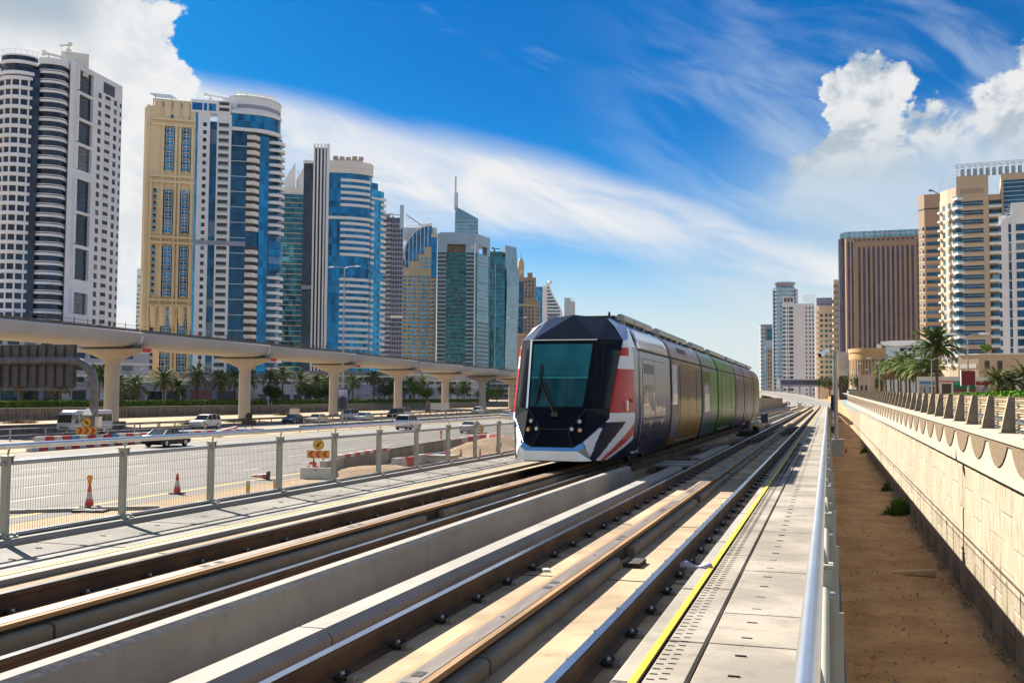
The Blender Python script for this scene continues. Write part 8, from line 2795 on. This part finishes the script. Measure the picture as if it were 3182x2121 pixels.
pl_ = pole_lamp(13.0, 109.2, 1.05, 6.6, 'twin-arm street lamp carrying a dark red banner', 1.0)
put('banner', MB().bx(-0.62, 0.62, -0.14, 0.14, 1.8, 3.2).mesh('banner', mat('banner_red', (0.16, 0.008, 0.012), 0.6)), pl_)
put('banner_frame', MB().bx(-0.66, -0.62, -0.16, 0.16, 1.75, 3.25).bx(0.62, 0.66, -0.16, 0.16, 1.75, 3.25).mesh('banner_frame', K_white), pl_)
pole_lamp(13.3, 149.4, 1.4, 5.4, 'street lamp rising left of the tallest palm', 1.3)
for k, (x, y, h) in enumerate(((9.4, 210, 7), (8.9, 250, 7), (8.2, 300, 7), (7.4, 350, 7))):
    pole_lamp(x, y, gz_r(y), h, ('slim street lamp among the receding palms', 'second slim street lamp behind the palms', 'third slim street lamp, before the cream pavilion', 'farthest slim street lamp near the crossing')[k], 1.5)
sg = thing('road_sign', 'square grey road sign seen from behind, left of the tallest palm', 'sign', (10.75, 129.5, 1.25))
put('post', MB().bx(-0.06, 0.06, -0.05, 0.05, 0, 1.5).mesh('post', M_galv), sg)
put('plate', MB().bx(-0.5, 0.5, -0.05, -0.02, 0.9, 2.0).mesh('plate', M_galv), sg)
sg = thing('poster_stand', 'white poster stand with a dark brown panel beside the tall palm', 'poster stand', (14.1, 139.3, 1.4), R(-6))
put('frame', MB().bx(-0.75, 0.75, -0.2, 0.2, 0.2, 2.2).mesh('frame', M_white), sg)
put('poster', MB().bx(-0.55, 0.55, -0.23, -0.205, 0.75, 2.0).mesh('poster', mat('poster_brown', (0.05, 0.03, 0.025), 0.5)), sg)
put('roof', MB().bx(-0.85, 0.85, -0.3, 0.3, 2.21, 2.35).mesh('roof', M_sred), sg)
st_ = thing('market_stall', 'low stall with a green and brown striped awning', 'stall', (16.8, 149, 1.45), R(-6))
put('counter', MB().bx(-1.7, 1.7, 0, 1.2, 0, 1.0).mesh('counter', mat('stall_cream', (0.5, 0.42, 0.3), 0.8)), st_)
put('awning', MB().bx(-1.8, 1.8, -0.3, 1.2, 1.45, 1.95).mesh('awning', mat('awning_green', (0.01, 0.14, 0.07), 0.7)), st_)
put('valance', MB().bx(-1.8, 1.8, -0.31, 1.15, 1.05, 1.44).mesh('valance', mat('awning_brown', (0.12, 0.05, 0.03), 0.7)), st_)
sg = thing('warning_triangle', 'red and yellow warning triangle beside the red banner', 'sign', (17.6, 140, 1.9))
put('border', MB().extr([(-0.34, 0), (0.34, 0), (0, 0.6)], -0.02, 0.02).mesh('border', M_sred), sg)
put('face', MB().extr([(-0.22, 0.07), (0.22, 0.07), (0, 0.46)], -0.04, -0.021).mesh('face', M_syel), sg)
put('post', MB().bx(-0.04, 0.04, 0.021, 0.06, -1, 0.1).mesh('post', M_galv), sg)
cv = thing('kiosk', 'pale flat-roofed kiosk between the red banner and the small palms', 'kiosk', (19.6, 148.7, 1.4), R(-6))
put('wall', MB().bx(-2.0, 2.0, 0, 2, 0, 1.75).mesh('wall', S_white), cv)
put('roof', MB().bx(-2.3, 2.3, -0.5, 2.2, 2.0, 2.35).mesh('roof', mat('kiosk_red', (0.20, 0.015, 0.02), 0.7)), cv)
for x in (-2.0, 2.0):
    put('column', MB().bx(x - 0.06, x + 0.06, -0.45, -0.33, 0, 2.0).mesh('column', M_galv), cv)
wb2 = thing('shop_row', 'long low shopfronts with white walls and coloured signs behind the stalls', 'building', (19, 170, 1.5), R(-5))
put('wall', MB().bx(-6, 26, 0, 6, 0, 3.4).mesh('wall', K_white2), wb2)
for k in range(9):
    put('shop_window', MB().bx(-5.6 + 3.5 * k, -2.9 + 3.5 * k, -0.06, 0.1, 0.1, 1.9).mesh('shop_window', G_dark), wb2)
    put('sign_board', MB().bx(-5.6 + 3.5 * k, -2.9 + 3.5 * k, -0.12, 0.0, 2.1, 2.7).mesh('sign_board', (M_bblue, mat('sg_%d' % k, (0.06, 0.3, 0.2), 0.6), M_sred)[k % 3]), wb2)
# queue of cars at the crossing ahead
cols = [(WH_, 'white'), (SV_, 'silver'), (BK_, 'black'), ((0.25, 0.02, 0.02), 'maroon'), (GY_, 'grey'), ((0.30, 0.22, 0.14), 'bronze')]
LB = ['white car at the front of the far queue', 'silver car in the far queue, behind a white one', 'black car in the middle of the far queue', 'maroon car in the far queue beside the lamp', 'grey car at the back of the far queue', 'bronze car at the left end of the far queue', 'second white car in the far queue', 'small silver car right of the pavilion']
for i in range(8):
    c, nm = cols[i % 6]
    o = car('sedan' if i % 3 else 'suv', 0, 0, i % 2 == 0, LB[i], c, nm)
    o.location = (5.9 + (i % 2) * 1.6 + (i // 4) * 1.2, 290 + i * 6.5, gz_r(300) - 0.05)
    o.rotation_euler = (0, 0, math.pi / 2 * (1 if i % 2 else -1))
tk = thing('traffic_signal', 'traffic signal on a mast arm at the far crossing', 'traffic light', (7.2, 318, 2.3))
put('mast', MB().tube([(0, 0, 0), (0, 0, 5.2)], 0.12, 8).mesh('mast', M_galv), tk)
put('arm', MB().tube([(0, 0, 5.0), (-3.2, 0, 5.3)], 0.08, 6).mesh('arm', M_galv), tk)
h_ = put('signal_head', MB().bx(-3.4, -3.0, -0.2, 0.1, 4.5, 5.7).mesh('signal_head', M_black), tk)
put('red_lens', MB().tube([(-3.2, -0.2, 5.45), (-3.2, -0.24, 5.45)], 0.14, 10).mesh('red_lens', M_sred), h_)
for k, (x, y, r_, lb) in enumerate(((9.5, 362, 4.5, 'clump of trees before the mall, left part'), (14, 366, 4.2, 'clump of trees before the mall, right part'), (0.5, 372, 4.0, 'tree left of the cctv pole, before the billboard'))):
    tree(x, y, 2.2, 6.5, r_, lb, False, 2000, 120 + k)
# ---------------------------------------------------------------- thin haze
hz = MB().bx(-3600, 3600, -120, 4300, -7.5, 300)
hm = bpy.data.materials.new('haze_air')
hm.use_nodes = True
hm.node_tree.nodes.clear()
hv = hm.node_tree.nodes.new('ShaderNodeVolumePrincipled')
hv.inputs['Color'].default_value = (0.80, 0.88, 0.95, 1)
hv.inputs['Density'].default_value = 0.000015
ho = hm.node_tree.nodes.new('ShaderNodeOutputMaterial')
hm.node_tree.links.new(hv.outputs[0], ho.inputs['Volume'])
stuff(hz.obj('haze', hm), 'thin pale haze over the whole scene', 'haze')
